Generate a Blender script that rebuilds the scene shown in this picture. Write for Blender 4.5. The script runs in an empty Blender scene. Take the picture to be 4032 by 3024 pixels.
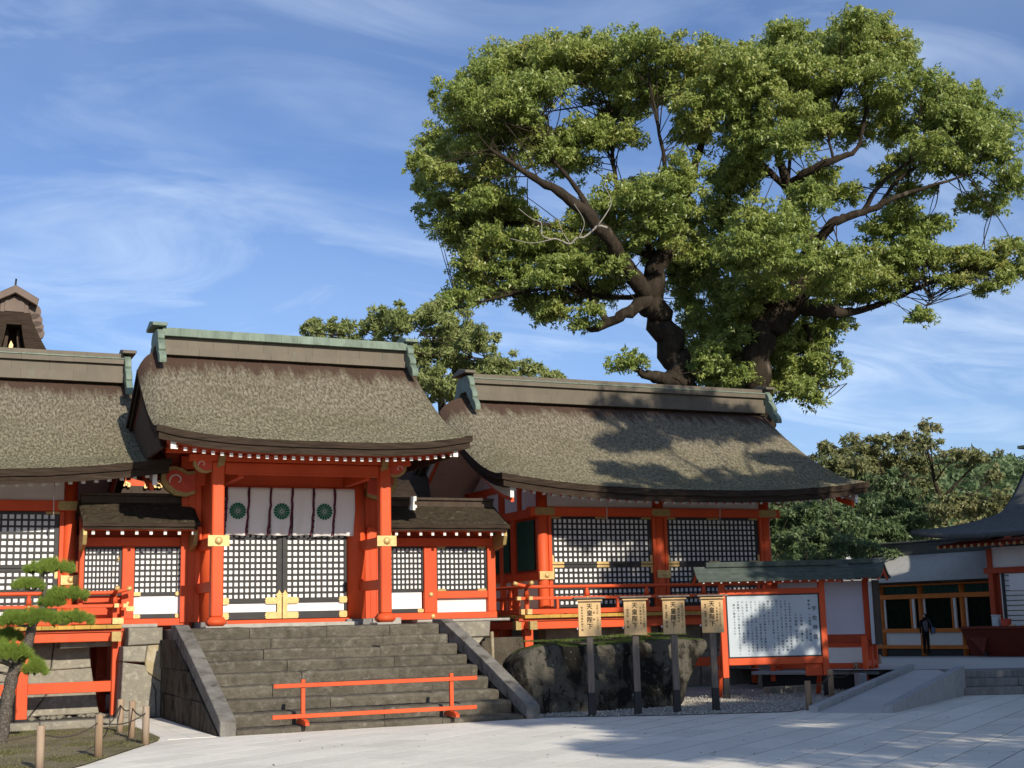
import bpy, bmesh, math, random
import numpy as np
from mathutils import Vector, Matrix, noise, Quaternion

random.seed(7)
RNG = np.random.default_rng(11)
SC = bpy.context.scene
COL = SC.collection

# ------------------------------------------------------------------ camera
F_PX, YAW, PITCH, ROLL = 5243.0, math.radians(24.2), math.radians(10.0), math.radians(-1.4)
CAM = Vector((0, 0, 1.9))
_fw = Vector((math.sin(YAW) * math.cos(PITCH), math.cos(YAW) * math.cos(PITCH), math.sin(PITCH)))
_r0 = Vector((math.cos(YAW), -math.sin(YAW), 0))
_u0 = _r0.cross(_fw)
_rt = _r0 * math.cos(ROLL) + _u0 * math.sin(ROLL)
_up = -_r0 * math.sin(ROLL) + _u0 * math.cos(ROLL)
cam_data = bpy.data.cameras.new('camera')
cam_data.sensor_width = 36.0
cam_data.lens = 36.0 * F_PX / 4032.0
cam_data.clip_start = 0.1
cam_data.clip_end = 3000.0
cam = bpy.data.objects.new('camera', cam_data)
cam.matrix_world = Matrix(((_rt.x, _up.x, -_fw.x, CAM.x), (_rt.y, _up.y, -_fw.y, CAM.y), (_rt.z, _up.z, -_fw.z, CAM.z), (0, 0, 0, 1)))
COL.objects.link(cam)
SC.camera = cam

# ------------------------------------------------------------------ sky, sun, exposure
SUN_DIR = Vector((-0.09, 1.0, -0.48)).normalized()       # the way the light travels
SUN_EL = math.asin(-SUN_DIR.z)
SUN_AZ = math.atan2(-SUN_DIR.x, -SUN_DIR.y)               # clockwise from +Y
world = bpy.data.worlds.new('World')
SC.world = world
world.use_nodes = True
wn, wl = world.node_tree.nodes, world.node_tree.links
wn.clear()
w_out = wn.new('ShaderNodeOutputWorld')
w_bg = wn.new('ShaderNodeBackground')
w_sky = wn.new('ShaderNodeTexSky')
w_sky.sky_type = 'NISHITA'
w_sky.sun_disc = False
w_sky.sun_elevation = SUN_EL
w_sky.sun_rotation = SUN_AZ
w_sky.altitude = 50
w_sky.air_density = 1.0
w_sky.dust_density = 0.4
w_sky.ozone_density = 6.0
w_bg.inputs['Strength'].default_value = 0.112
# thin cirrus over the whole sky: noise on the direction projected to a flat cloud layer
w_tc = wn.new('ShaderNodeTexCoord')
w_sep = wn.new('ShaderNodeSeparateXYZ')
wl.new(w_tc.outputs['Generated'], w_sep.inputs[0])
w_zz = wn.new('ShaderNodeMath'); w_zz.operation = 'MAXIMUM'; w_zz.inputs[1].default_value = 0.0
wl.new(w_sep.outputs['Z'], w_zz.inputs[0])
w_za = wn.new('ShaderNodeMath'); w_za.operation = 'ADD'; w_za.inputs[1].default_value = 0.16
wl.new(w_zz.outputs[0], w_za.inputs[0])
w_dx = wn.new('ShaderNodeMath'); w_dx.operation = 'DIVIDE'
w_dy = wn.new('ShaderNodeMath'); w_dy.operation = 'DIVIDE'
wl.new(w_sep.outputs['X'], w_dx.inputs[0]); wl.new(w_za.outputs[0], w_dx.inputs[1])
wl.new(w_sep.outputs['Y'], w_dy.inputs[0]); wl.new(w_za.outputs[0], w_dy.inputs[1])
w_cmb = wn.new('ShaderNodeCombineXYZ')
wl.new(w_dx.outputs[0], w_cmb.inputs[0]); wl.new(w_dy.outputs[0], w_cmb.inputs[1])
def _wnoise(scale, rot, sc, detail, dist, lo, hi):
    mp = wn.new('ShaderNodeMapping')
    mp.inputs['Scale'].default_value = sc
    mp.inputs['Rotation'].default_value = (0, 0, rot)
    wl.new(w_cmb.outputs[0], mp.inputs[0])
    nz = wn.new('ShaderNodeTexNoise')
    nz.inputs['Scale'].default_value = scale
    nz.inputs['Detail'].default_value = detail
    nz.inputs['Roughness'].default_value = 0.58
    nz.inputs['Distortion'].default_value = dist
    wl.new(mp.outputs[0], nz.inputs['Vector'])
    mr = wn.new('ShaderNodeMapRange')
    mr.inputs['From Min'].default_value = lo
    mr.inputs['From Max'].default_value = hi
    wl.new(nz.outputs['Fac'], mr.inputs['Value'])
    return mr.outputs[0]
w_a = _wnoise(1.5, 0.35, (1.0, 2.0, 1.0), 10.0, 1.3, 0.45, 0.76)
w_b = _wnoise(0.8, -0.3, (1.0, 1.3, 1.0), 5.0, 0.4, 0.28, 0.70)
w_m = wn.new('ShaderNodeMath'); w_m.operation = 'MULTIPLY'
wl.new(w_a, w_m.inputs[0]); wl.new(w_b, w_m.inputs[1])
w_m1 = wn.new('ShaderNodeMath'); w_m1.operation = 'MULTIPLY'; w_m1.inputs[1].default_value = 0.16
wl.new(w_b, w_m1.inputs[0])
w_m2 = wn.new('ShaderNodeMath'); w_m2.operation = 'MULTIPLY_ADD'; w_m2.inputs[1].default_value = 0.85
wl.new(w_m.outputs[0], w_m2.inputs[0]); wl.new(w_m1.outputs[0], w_m2.inputs[2])
w_mix = wn.new('ShaderNodeMixRGB')
w_mix.inputs['Color2'].default_value = (6.2, 7.4, 9.0, 1)
wl.new(w_m2.outputs[0], w_mix.inputs['Fac'])
w_tint = wn.new('ShaderNodeMixRGB'); w_tint.blend_type = 'MULTIPLY'; w_tint.inputs['Fac'].default_value = 1.0
w_tint.inputs['Color2'].default_value = (1.04, 0.965, 1.03, 1)
wl.new(w_sky.outputs['Color'], w_tint.inputs['Color1'])
wl.new(w_tint.outputs['Color'], w_mix.inputs['Color1'])
wl.new(w_mix.outputs['Color'], w_bg.inputs['Color'])
wl.new(w_bg.outputs[0], w_out.inputs[0])

sun_data = bpy.data.lights.new('sun', 'SUN')
sun_data.energy = 4.7
sun_data.angle = math.radians(0.5)
sun_data.color = (1.0, 0.915, 0.78)
sun = bpy.data.objects.new('sun', sun_data)
sun.rotation_euler = SUN_DIR.to_track_quat('-Z', 'Y').to_euler()
sun.location = (5, -20, 30)
COL.objects.link(sun)
SC.view_settings.view_transform = 'Standard'
SC.view_settings.look = 'None'
SC.view_settings.exposure = 0.22
SC.view_settings.gamma = 1.0
SC.view_settings.use_curve_mapping = False
SC.render.engine = 'CYCLES'
SC.cycles.use_denoising = True
SC.cycles.max_bounces = 6
SC.cycles.diffuse_bounces = 3
SC.cycles.transparent_max_bounces = 4

# ------------------------------------------------------------------ materials
MATS = {}
def new_mat(name):
    m = bpy.data.materials.new(name)
    m.use_nodes = True
    nt = m.node_tree
    bs = nt.nodes['Principled BSDF']
    MATS[name] = m
    return m, nt, nt.nodes, nt.links, bs

def pos_node(nt, scale=(1, 1, 1), use='pos'):
    if use == 'uv':
        g = nt.nodes.new('ShaderNodeUVMap'); out = g.outputs[0]
    elif use == 'obj':
        g = nt.nodes.new('ShaderNodeTexCoord'); out = g.outputs['Object']
    else:
        g = nt.nodes.new('ShaderNodeNewGeometry'); out = g.outputs['Position']
    mp = nt.nodes.new('ShaderNodeMapping')
    mp.inputs['Scale'].default_value = scale
    nt.links.new(out, mp.inputs[0])
    return mp.outputs[0]

def noise_fac(nt, scale, detail=4, rough=0.55, dist=0.0, vec=None, lo=0.3, hi=0.7, use='pos', stretch=(1, 1, 1)):
    if vec is None:
        vec = pos_node(nt, stretch, use)
    n = nt.nodes.new('ShaderNodeTexNoise')
    n.inputs['Scale'].default_value = scale
    n.inputs['Detail'].default_value = detail
    n.inputs['Roughness'].default_value = rough
    n.inputs['Distortion'].default_value = dist
    nt.links.new(vec, n.inputs['Vector'])
    r = nt.nodes.new('ShaderNodeMapRange')
    r.inputs['From Min'].default_value = lo
    r.inputs['From Max'].default_value = hi
    nt.links.new(n.outputs['Fac'], r.inputs['Value'])
    return r.outputs[0]

def mixc(nt, fac, a, b, blend='MIX'):
    m = nt.nodes.new('ShaderNodeMixRGB')
    m.blend_type = blend
    for k, v in (('Color1', a), ('Color2', b)):
        if isinstance(v, tuple):
            m.inputs[k].default_value = (*v, 1) if len(v) == 3 else v
        else:
            nt.links.new(v, m.inputs[k])
    if isinstance(fac, (int, float)):
        m.inputs['Fac'].default_value = fac
    else:
        nt.links.new(fac, m.inputs['Fac'])
    return m.outputs[0]

def bump(nt, bs, h, strength=0.3, dist=0.02):
    b = nt.nodes.new('ShaderNodeBump')
    b.inputs['Strength'].default_value = strength
    b.inputs['Distance'].default_value = dist
    nt.links.new(h, b.inputs['Height'])
    nt.links.new(b.outputs[0], bs.inputs['Normal'])

def simple(name, c1, c2=None, scale=6.0, rough=0.6, metal=0.0, spec=0.3, bmp=0.0, bscale=40.0, stretch=(1, 1, 1), rnd=0.0, lo=0.3, hi=0.7, c3=None, s3=1.5, lo3=0.5, hi3=0.7, bdist=0.02):
    m, nt, nd, lk, bs = new_mat(name)
    col = c1
    if c2 is not None:
        col = mixc(nt, noise_fac(nt, scale, 5, stretch=stretch, lo=lo, hi=hi), c1, c2)
    if c3 is not None:
        col = mixc(nt, noise_fac(nt, s3, 6, 0.65, lo=lo3, hi=hi3, stretch=stretch), col, c3)
    if rnd > 0:
        oi = nd.new('ShaderNodeObjectInfo')
        mr = nd.new('ShaderNodeMapRange')
        mr.inputs['To Min'].default_value = 1 - rnd
        mr.inputs['To Max'].default_value = 1 + rnd
        lk.new(oi.outputs['Random'], mr.inputs['Value'])
        hs = nd.new('ShaderNodeHueSaturation')
        lk.new(mr.outputs[0], hs.inputs['Value'])
        if isinstance(col, tuple):
            hs.inputs['Color'].default_value = (*col, 1)
        else:
            lk.new(col, hs.inputs['Color'])
        col = hs.outputs[0]
    if isinstance(col, tuple):
        bs.inputs['Base Color'].default_value = (*col, 1)
    else:
        lk.new(col, bs.inputs['Base Color'])
    bs.inputs['Roughness'].default_value = rough
    bs.inputs['Metallic'].default_value = metal
    bs.inputs['Specular IOR Level'].default_value = spec
    if bmp > 0:
        bump(nt, bs, noise_fac(nt, bscale, 6, 0.65, stretch=stretch, lo=0.2, hi=0.8), bmp, bdist)
    return m

simple('vermilion', (0.66, 0.098, 0.028), (0.54, 0.072, 0.022), 1.3, 0.55, spec=0.22, bmp=0.15, bscale=24, rnd=0.07, c3=(0.44, 0.085, 0.045), s3=7, lo3=0.58, hi3=0.82, stretch=(1, 1, 0.45))
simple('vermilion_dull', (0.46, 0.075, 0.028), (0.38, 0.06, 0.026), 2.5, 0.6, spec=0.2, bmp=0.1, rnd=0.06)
simple('orange_faded', (0.66, 0.20, 0.042), (0.56, 0.165, 0.035), 3, 0.65, spec=0.2, bmp=0.1, rnd=0.06)
simple('plaster', (0.78, 0.76, 0.71), (0.70, 0.68, 0.63), 1.6, 0.85, spec=0.1, bmp=0.06, bscale=20)
simple('paper_white', (0.84, 0.82, 0.80), (0.78, 0.76, 0.74), 3, 0.8, spec=0.1)
simple('white_paint', (0.80, 0.79, 0.76), (0.66, 0.64, 0.58), 9, 0.7, spec=0.2)
simple('black_lacquer', (0.017, 0.017, 0.018), (0.030, 0.028, 0.027), 7, 0.5, spec=0.35, c3=(0.085, 0.075, 0.06), s3=9, lo3=0.64, hi3=0.74, stretch=(0.35, 1, 1.6))
simple('gold', (0.66, 0.47, 0.20), (0.55, 0.36, 0.13), 14, 0.45, metal=0.30, spec=0.5, bmp=0.12, bscale=25)
simple('dull_gold', (0.42, 0.30, 0.11), (0.30, 0.21, 0.08), 12, 0.55, metal=0.35, spec=0.4)
simple('ochre_edge', (0.50, 0.30, 0.055), (0.36, 0.22, 0.05), 6, 0.6, spec=0.2, rnd=0.14)
simple('copper_dark', (0.105, 0.073, 0.055), (0.135, 0.095, 0.072), 3.0, 0.6, metal=0.1, spec=0.35)
simple('copper_brown', (0.100, 0.083, 0.058), (0.128, 0.107, 0.075), 3.0, 0.6, metal=0.1, spec=0.35, rnd=0.045, c3=(0.13, 0.155, 0.12), s3=4, lo3=0.62, hi3=0.8, stretch=(1, 1, 0.4))
simple('copper_green', (0.125, 0.170, 0.130), (0.19, 0.245, 0.19), 4.5, 0.65, metal=0.1, spec=0.3, rnd=0.10, c3=(0.09, 0.10, 0.072), s3=7, lo3=0.52, hi3=0.75, stretch=(1, 1, 0.35))
simple('bark_edge', (0.026, 0.018, 0.013), (0.058, 0.041, 0.029), 9, 0.95, spec=0.1, bmp=0.6, bscale=26, stretch=(0.25, 0.25, 3.0), c3=(0.085, 0.072, 0.05), s3=2.2, lo3=0.60, hi3=0.78)
simple('soffit_white', (0.66, 0.63, 0.58), (0.58, 0.55, 0.50), 4, 0.85, spec=0.1)
simple('dark_wood', (0.045, 0.032, 0.024), (0.075, 0.055, 0.04), 10, 0.8, spec=0.15, stretch=(1, 1, 0.2))
simple('post_wood', (0.20, 0.165, 0.135), (0.13, 0.105, 0.085), 18, 0.8, spec=0.1, bmp=0.35, bscale=30, stretch=(1, 1, 0.12))
simple('stake_wood', (0.34, 0.235, 0.15), (0.22, 0.15, 0.095), 20, 0.85, spec=0.1, bmp=0.4, bscale=30, stretch=(1, 1, 0.12), rnd=0.12, c3=(0.40, 0.33, 0.26), s3=5)
simple('sign_wood', (0.58, 0.40, 0.20), (0.50, 0.335, 0.16), 14, 0.6, spec=0.2, stretch=(1, 1, 0.08), rnd=0.06)
simple('black_metal', (0.012, 0.012, 0.013), (0.02, 0.02, 0.02), 8, 0.5, spec=0.3)
simple('ink', (0.012, 0.011, 0.010), rough=0.7, spec=0.1)
simple('ink_brown', (0.10, 0.06, 0.025), rough=0.8, spec=0.1)
simple('ink_grey', (0.035, 0.045, 0.055), rough=0.8, spec=0.1)
simple('step_stone', (0.078, 0.068, 0.051), (0.142, 0.126, 0.098), 5.5, 0.92, spec=0.12, bmp=0.9, bscale=16, rnd=0.13, c3=(0.24, 0.222, 0.18), s3=6, lo3=0.56, hi3=0.78, bdist=0.03)
simple('cheek_stone', (0.145, 0.135, 0.118), (0.235, 0.222, 0.195), 4, 0.92, spec=0.12, bmp=0.8, bscale=18, rnd=0.10, c3=(0.07, 0.062, 0.048), s3=3, lo3=0.52, hi3=0.68)
simple('wall_stone', (0.29, 0.263, 0.205), (0.205, 0.188, 0.15), 3.2, 0.92, spec=0.12, bmp=0.7, bscale=22, rnd=0.16, c3=(0.42, 0.385, 0.30), s3=7, lo3=0.52, hi3=0.75)
simple('wall_stone_ochre', (0.40, 0.32, 0.185), (0.30, 0.25, 0.16), 3.0, 0.92, spec=0.12, bmp=0.7, bscale=18, c3=(0.45, 0.40, 0.30), s3=5)
simple('dark_stone', (0.060, 0.050, 0.037), (0.105, 0.088, 0.066), 3.5, 0.95, spec=0.1, bmp=0.9, bscale=12, rnd=0.15, c3=(0.022, 0.018, 0.012), s3=2.4, lo3=0.5, hi3=0.62, stretch=(1, 1, 0.7), bdist=0.04)
simple('granite_sill', (0.40, 0.38, 0.335), (0.30, 0.285, 0.25), 8, 0.85, spec=0.15, bmp=0.3, bscale=40, rnd=0.06)
simple('granite_grey', (0.36, 0.365, 0.365), (0.28, 0.285, 0.285), 11, 0.8, spec=0.18, bmp=0.25, bscale=45, rnd=0.07)
simple('granite_dark', (0.15, 0.145, 0.135), (0.24, 0.235, 0.22), 9, 0.85, spec=0.15, bmp=0.4, bscale=30, rnd=0.1, stretch=(1, 1, 0.3))
simple('paving', (0.77, 0.735, 0.645), (0.67, 0.638, 0.560), 0.9, 0.82, spec=0.18, bmp=0.15, bscale=60, rnd=0.085, c3=(0.60, 0.58, 0.525), s3=7, lo3=0.48, hi3=0.8, bdist=0.006)
simple('joint', (0.11, 0.105, 0.095), (0.08, 0.075, 0.068), 9, 0.95, spec=0.05)
simple('terrace', (0.50, 0.49, 0.465), (0.43, 0.42, 0.40), 1.2, 0.85, spec=0.15, bmp=0.1, bscale=50)
simple('gravel', (0.40, 0.375, 0.33), (0.27, 0.25, 0.215), 30, 0.95, spec=0.1, bmp=1.0, bscale=45, c3=(0.5, 0.48, 0.43), s3=55, lo3=0.55, hi3=0.7, bdist=0.03)
simple('pebble', (0.46, 0.435, 0.385), (0.30, 0.28, 0.24), 14, 0.9, spec=0.1)
simple('soil', (0.27, 0.22, 0.15), (0.12, 0.115, 0.055), 1.1, 0.98, spec=0.05, bmp=0.8, bscale=25, c3=(0.22, 0.185, 0.125), s3=4.0)
simple('ground', (0.22, 0.20, 0.16), (0.16, 0.15, 0.12), 1.2, 0.95, spec=0.05)
simple('slate', (0.070, 0.074, 0.071), (0.110, 0.115, 0.110), 5, 0.7, spec=0.25, bmp=0.4, bscale=22, stretch=(1, 1, 2), rnd=0.12)
simple('slate_green', (0.050, 0.066, 0.056), (0.088, 0.105, 0.088), 6, 0.75, spec=0.2, bmp=0.35, bscale=22, rnd=0.1)
simple('slate_pale', (0.46, 0.455, 0.435), (0.40, 0.395, 0.38), 4, 0.8, spec=0.2, bmp=0.25, bscale=25)
simple('green_slat', (0.020, 0.070, 0.048), (0.028, 0.085, 0.058), 6, 0.6, spec=0.2, rnd=0.1)
simple('crest_green', (0.022, 0.135, 0.082), (0.03, 0.155, 0.095), 9, 0.8, spec=0.1)
simple('purple_cord', (0.10, 0.022, 0.040), (0.15, 0.035, 0.06), 25, 0.85, spec=0.1)
simple('rope', (0.06, 0.05, 0.04), (0.10, 0.085, 0.065), 30, 0.9, spec=0.1)
simple('net_green', (0.005, 0.009, 0.006), (0.010, 0.02, 0.010), 6, 0.9, spec=0.05)
simple('board_white', (0.50, 0.555, 0.58), (0.44, 0.49, 0.52), 2.0, 0.45, spec=0.3)
simple('board_lavender', (0.60, 0.585, 0.63), (0.54, 0.525, 0.57), 1.2, 0.7, spec=0.2)
simple('cloud_red', (0.62, 0.10, 0.06), (0.50, 0.075, 0.045), 8, 0.7, spec=0.15)
simple('cloth_grey', (0.16, 0.16, 0.17), (0.12, 0.12, 0.13), 20, 0.9, spec=0.05)
simple('cloth_black', (0.012, 0.012, 0.014), (0.02, 0.02, 0.022), 20, 0.9, spec=0.05)
simple('skin', (0.50, 0.30, 0.21), rough=0.6, spec=0.3)
simple('hair', (0.012, 0.009, 0.008), rough=0.5, spec=0.3)
simple('bag_blue', (0.16, 0.20, 0.30), rough=0.7)
simple('lamp_grey', (0.55, 0.57, 0.58), rough=0.4, metal=0.3)
simple('twig_pale', (0.34, 0.31, 0.26), (0.24, 0.215, 0.18), 8, 0.9, spec=0.1)
simple('bark', (0.026, 0.020, 0.014), (0.055, 0.043, 0.031), 3.5, 0.95, spec=0.08, bmp=1.0, bscale=7, stretch=(1, 1, 0.4), c3=(0.17, 0.145, 0.11), s3=1.6, lo3=0.60, hi3=0.74, bdist=0.06)
simple('pine_bark', (0.125, 0.105, 0.085), (0.065, 0.052, 0.042), 22, 0.95, spec=0.08, bmp=1.0, bscale=28, c3=(0.22, 0.20, 0.175), s3=30, bdist=0.02)
simple('bamboo', (0.33, 0.28, 0.18), (0.22, 0.18, 0.11), 9, 0.5, spec=0.3)
simple('hill_green', (0.030, 0.062, 0.026), (0.060, 0.095, 0.040), 0.12, 0.95, spec=0.05, bmp=1.0, bscale=0.3, bdist=3.0)

def cloth_mat():
    m, nt, nd, lk, bs = new_mat('curtain_cloth')
    bs.inputs['Base Color'].default_value = (0.80, 0.77, 0.73, 1)
    bs.inputs['Roughness'].default_value = 0.9
    bs.inputs['Specular IOR Level'].default_value = 0.05
    bump(nt, bs, noise_fac(nt, 5, 3, stretch=(1, 1, 0.3)), 0.25, 0.05)
cloth_mat()

def thatch_mat():
    # layered cypress bark overgrown with lichen; brown where copper from the ridge washes down
    m, nt, nd, lk, bs = new_mat('thatch')
    uv = nd.new('ShaderNodeUVMap')
    sp = nd.new('ShaderNodeSeparateXYZ'); lk.new(uv.outputs[0], sp.inputs[0])
    stre = noise_fac(nt, 1.0, 6, 0.62, 0.35, vec=pos_node(nt, (20, 7, 1), 'uv'), lo=0.38, hi=0.58)
    fine = noise_fac(nt, 1.0, 5, 0.65, 0.3, vec=pos_node(nt, (52, 30, 1), 'uv'), lo=0.34, hi=0.64)
    big = noise_fac(nt, 1.0, 4, 0.55, 0.2, vec=pos_node(nt, (1.1, 0.8, 1), 'uv'), lo=0.3, hi=0.7)
    edge = noise_fac(nt, 1.0, 7, 0.72, 0.3, vec=pos_node(nt, (4.2, 0.55, 1), 'uv'), lo=0.2, hi=0.8)
    # distance down the slope from the ridge, roughened
    ad = nd.new('ShaderNodeMath'); ad.operation = 'MULTIPLY_ADD'
    lk.new(edge, ad.inputs[0]); ad.inputs[1].default_value = -1.3
    lk.new(sp.outputs[1], ad.inputs[2])
    cov = nd.new('ShaderNodeMapRange')
    cov.inputs['From Min'].default_value = -0.22
    cov.inputs['From Max'].default_value = 0.22
    cov.inputs['To Min'].default_value = 0.0
    cov.inputs['To Max'].default_value = 1.0
    lk.new(ad.outputs[0], cov.inputs['Value'])
    low = nd.new('ShaderNodeMapRange')
    low.inputs['From Min'].default_value = 1.2
    low.inputs['From Max'].default_value = 4.4
    lk.new(sp.outputs[1], low.inputs['Value'])
    lichen = mixc(nt, low.outputs[0], (0.325, 0.292, 0.214), (0.355, 0.332, 0.208))
    lichen = mixc(nt, big, lichen, mixc(nt, 0.35, lichen, (0.26, 0.23, 0.17)))
    lichen = mixc(nt, fine, mixc(nt, 0.42, lichen, (0.14, 0.115, 0.08)), lichen)
    brown = mixc(nt, fine, (0.058, 0.036, 0.027), (0.110, 0.072, 0.053))
    gapc = mixc(nt, cov.outputs[0], brown, mixc(nt, big, (0.105, 0.084, 0.056), (0.135, 0.112, 0.074)))
    patch = noise_fac(nt, 1.0, 6, 0.62, 0.6, vec=pos_node(nt, (0.55, 0.9, 1), 'uv'), lo=0.50, hi=0.72)
    lichen = mixc(nt, patch, lichen, mixc(nt, 0.55, lichen, (0.13, 0.125, 0.065)))
    fac = nd.new('ShaderNodeMath'); fac.operation = 'MULTIPLY'
    lk.new(cov.outputs[0], fac.inputs[0]); lk.new(stre, fac.inputs[1])
    col = mixc(nt, fac.outputs[0], gapc, lichen)
    lk.new(col, bs.inputs['Base Color'])
    bs.inputs['Roughness'].default_value = 1.0
    bs.inputs['Specular IOR Level'].default_value = 0.03
    h = nd.new('ShaderNodeMath'); h.operation = 'MULTIPLY_ADD'
    lk.new(fac.outputs[0], h.inputs[0]); h.inputs[1].default_value = 1.0
    hm = nd.new('ShaderNodeMath'); hm.operation = 'MULTIPLY'; hm.inputs[1].default_value = 0.5
    lk.new(fine, hm.inputs[0]); lk.new(hm.outputs[0], h.inputs[2])
    bump(nt, bs, h.outputs[0], 0.8, 0.03)
thatch_mat()

simple('thatch_shaded', (0.034, 0.026, 0.018), (0.066, 0.054, 0.036), 9, 1.0, spec=0.03, bmp=0.8, bscale=22, c3=(0.12, 0.105, 0.068), s3=6, lo3=0.58, hi3=0.72, bdist=0.03)  # bark with little lichen, its colour darkened to stand for shade
simple('counter_shaded_red', (0.17, 0.03, 0.016), (0.13, 0.024, 0.014), 4, 0.6, spec=0.2)  # red darkened to stand for the shade under eave and trees
def rock_mat():
    m, nt, nd, lk, bs = new_mat('rock')
    c = mixc(nt, noise_fac(nt, 1.5, 8, 0.62, 0.6, lo=0.45, hi=0.55, stretch=(1, 1, 0.55)), (0.018, 0.016, 0.013), (0.125, 0.113, 0.088))
    c = mixc(nt, noise_fac(nt, 6, 8, 0.7, 0.3, lo=0.54, hi=0.64, stretch=(1, 1, 0.6)), c, (0.016, 0.015, 0.012))
    c = mixc(nt, noise_fac(nt, 8, 6, 0.7, 0.5, lo=0.63, hi=0.70), c, (0.40, 0.38, 0.31))
    g = nd.new('ShaderNodeNewGeometry')
    sp = nd.new('ShaderNodeSeparateXYZ'); lk.new(g.outputs['Normal'], sp.inputs[0])
    mr = nd.new('ShaderNodeMapRange')
    mr.inputs['From Min'].default_value = 0.75; mr.inputs['From Max'].default_value = 0.95
    lk.new(sp.outputs['Z'], mr.inputs['Value'])
    c = mixc(nt, mr.outputs[0], c, (0.06, 0.085, 0.02))
    lk.new(c, bs.inputs['Base Color'])
    bs.inputs['Roughness'].default_value = 0.95
    bs.inputs['Specular IOR Level'].default_value = 0.1
    bump(nt, bs, noise_fac(nt, 7, 10, 0.7, lo=0.2, hi=0.8), 1.0, 0.08)
rock_mat()

def leaf_mat(name, cols, transl=0.35, rough=0.5, spec=0.35):
    m, nt, nd, lk, bs = new_mat(name)
    g = nd.new('ShaderNodeNewGeometry')
    rmp = nd.new('ShaderNodeValToRGB')
    el = rmp.color_ramp.elements
    while len(el) < len(cols):
        el.new(0.5)
    for i, c in enumerate(cols):
        el[i].position = i / (len(cols) - 1)
        el[i].color = (*c, 1)
    ad = nd.new('ShaderNodeMath'); ad.operation = 'MULTIPLY_ADD'
    lk.new(g.outputs['Random Per Island'], ad.inputs[0]); ad.inputs[1].default_value = 0.55
    nz = noise_fac(nt, 0.45, 3, lo=0.3, hi=0.7)
    sc = nd.new('ShaderNodeMath'); sc.operation = 'MULTIPLY'; sc.inputs[1].default_value = 0.45
    lk.new(nz, sc.inputs[0]); lk.new(sc.outputs[0], ad.inputs[2])
    lk.new(ad.outputs[0], rmp.inputs[0])
    lk.new(rmp.outputs[0], bs.inputs['Base Color'])
    bs.inputs['Roughness'].default_value = rough
    bs.inputs['Specular IOR Level'].default_value = spec
    tr = nd.new('ShaderNodeBsdfTranslucent')
    hs = nd.new('ShaderNodeHueSaturation'); hs.inputs['Value'].default_value = 1.1
    lk.new(rmp.outputs[0], hs.inputs['Color']); lk.new(hs.outputs[0], tr.inputs['Color'])
    mx = nd.new('ShaderNodeMixShader'); mx.inputs[0].default_value = transl
    lk.new(bs.outputs[0], mx.inputs[1]); lk.new(tr.outputs[0], mx.inputs[2])
    lk.new(mx.outputs[0], nd['Material Output'].inputs[0])
leaf_mat('leaf_camphor', [(0.150, 0.215, 0.058), (0.215, 0.290, 0.070), (0.290, 0.350, 0.084), (0.365, 0.405, 0.11), (0.39, 0.34, 0.10)], 0.4, 0.42, 0.5)
leaf_mat('leaf_pale', [(0.16, 0.205, 0.07), (0.22, 0.265, 0.085), (0.28, 0.315, 0.11), (0.33, 0.345, 0.14)])
leaf_mat('leaf_olive', [(0.11, 0.14, 0.055), (0.17, 0.20, 0.08), (0.25, 0.25, 0.11), (0.32, 0.275, 0.13)])
leaf_mat('leaf_dark', [(0.07, 0.11, 0.042), (0.105, 0.16, 0.065), (0.15, 0.205, 0.09), (0.19, 0.24, 0.105)])
leaf_mat('needle', [(0.11, 0.18, 0.03), (0.18, 0.27, 0.045), (0.25, 0.33, 0.06), (0.30, 0.36, 0.08)], 0.25)
leaf_mat('grass', [(0.075, 0.085, 0.026), (0.11, 0.115, 0.04), (0.17, 0.15, 0.065), (0.26, 0.21, 0.12)], 0.25)
leaf_mat('moss_grass', [(0.05, 0.085, 0.014), (0.08, 0.12, 0.02), (0.12, 0.15, 0.03)], 0.25)

# ------------------------------------------------------------------ object helpers
FR = {}
def thing(name, label, cat, loc=(0, 0, 0), rotz=0.0, group=None, local=False, kind=None):
    """An Empty at the base of a thing. local=False: parts are given in world coordinates (no rotation)."""
    o = bpy.data.objects.new(name, None)
    o.empty_display_size = 0.2
    COL.objects.link(o)
    o.location = loc
    o.rotation_euler = (0, 0, rotz)
    if kind:
        o['kind'] = kind
    if label:
        o['label'] = label; o['category'] = cat
    if group:
        o['group'] = group
    FR[o.name] = Matrix.Identity(4) if local else Matrix.Translation(loc)
    return o

def put(par, name, mesh, M=None, **props):
    o = bpy.data.objects.new(name, mesh)
    COL.objects.link(o)
    M = M or Matrix.Identity(4)
    if par is not None:
        o.parent = par
        o.matrix_parent_inverse = FR[par.name].inverted()
    o.matrix_basis = M
    FR[o.name] = M.copy()
    for k, v in props.items():
        o[k] = v
    return o

def lone(name, mesh, label, cat, M=None, group=None):
    o = put(None, name, mesh, M, label=label, category=cat)
    if group:
        o['group'] = group
    return o

MC = {}
def mesh_data(name, verts, faces, mat, smooth=False, uv=None):
    me = bpy.data.meshes.new(name)
    me.from_pydata([tuple(v) for v in verts], [], faces)
    if mat:
        me.materials.append(MATS[mat])
    if smooth:
        me.polygons.foreach_set('use_smooth', [True] * len(me.polygons))
    if uv is not None:
        l = me.uv_layers.new(name='UVMap')
        li = np.empty(len(me.loops), dtype=np.int32)
        me.loops.foreach_get('vertex_index', li)
        l.data.foreach_set('uv', np.asarray(uv, dtype=np.float32)[li].ravel())
    me.update()
    return me

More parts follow.
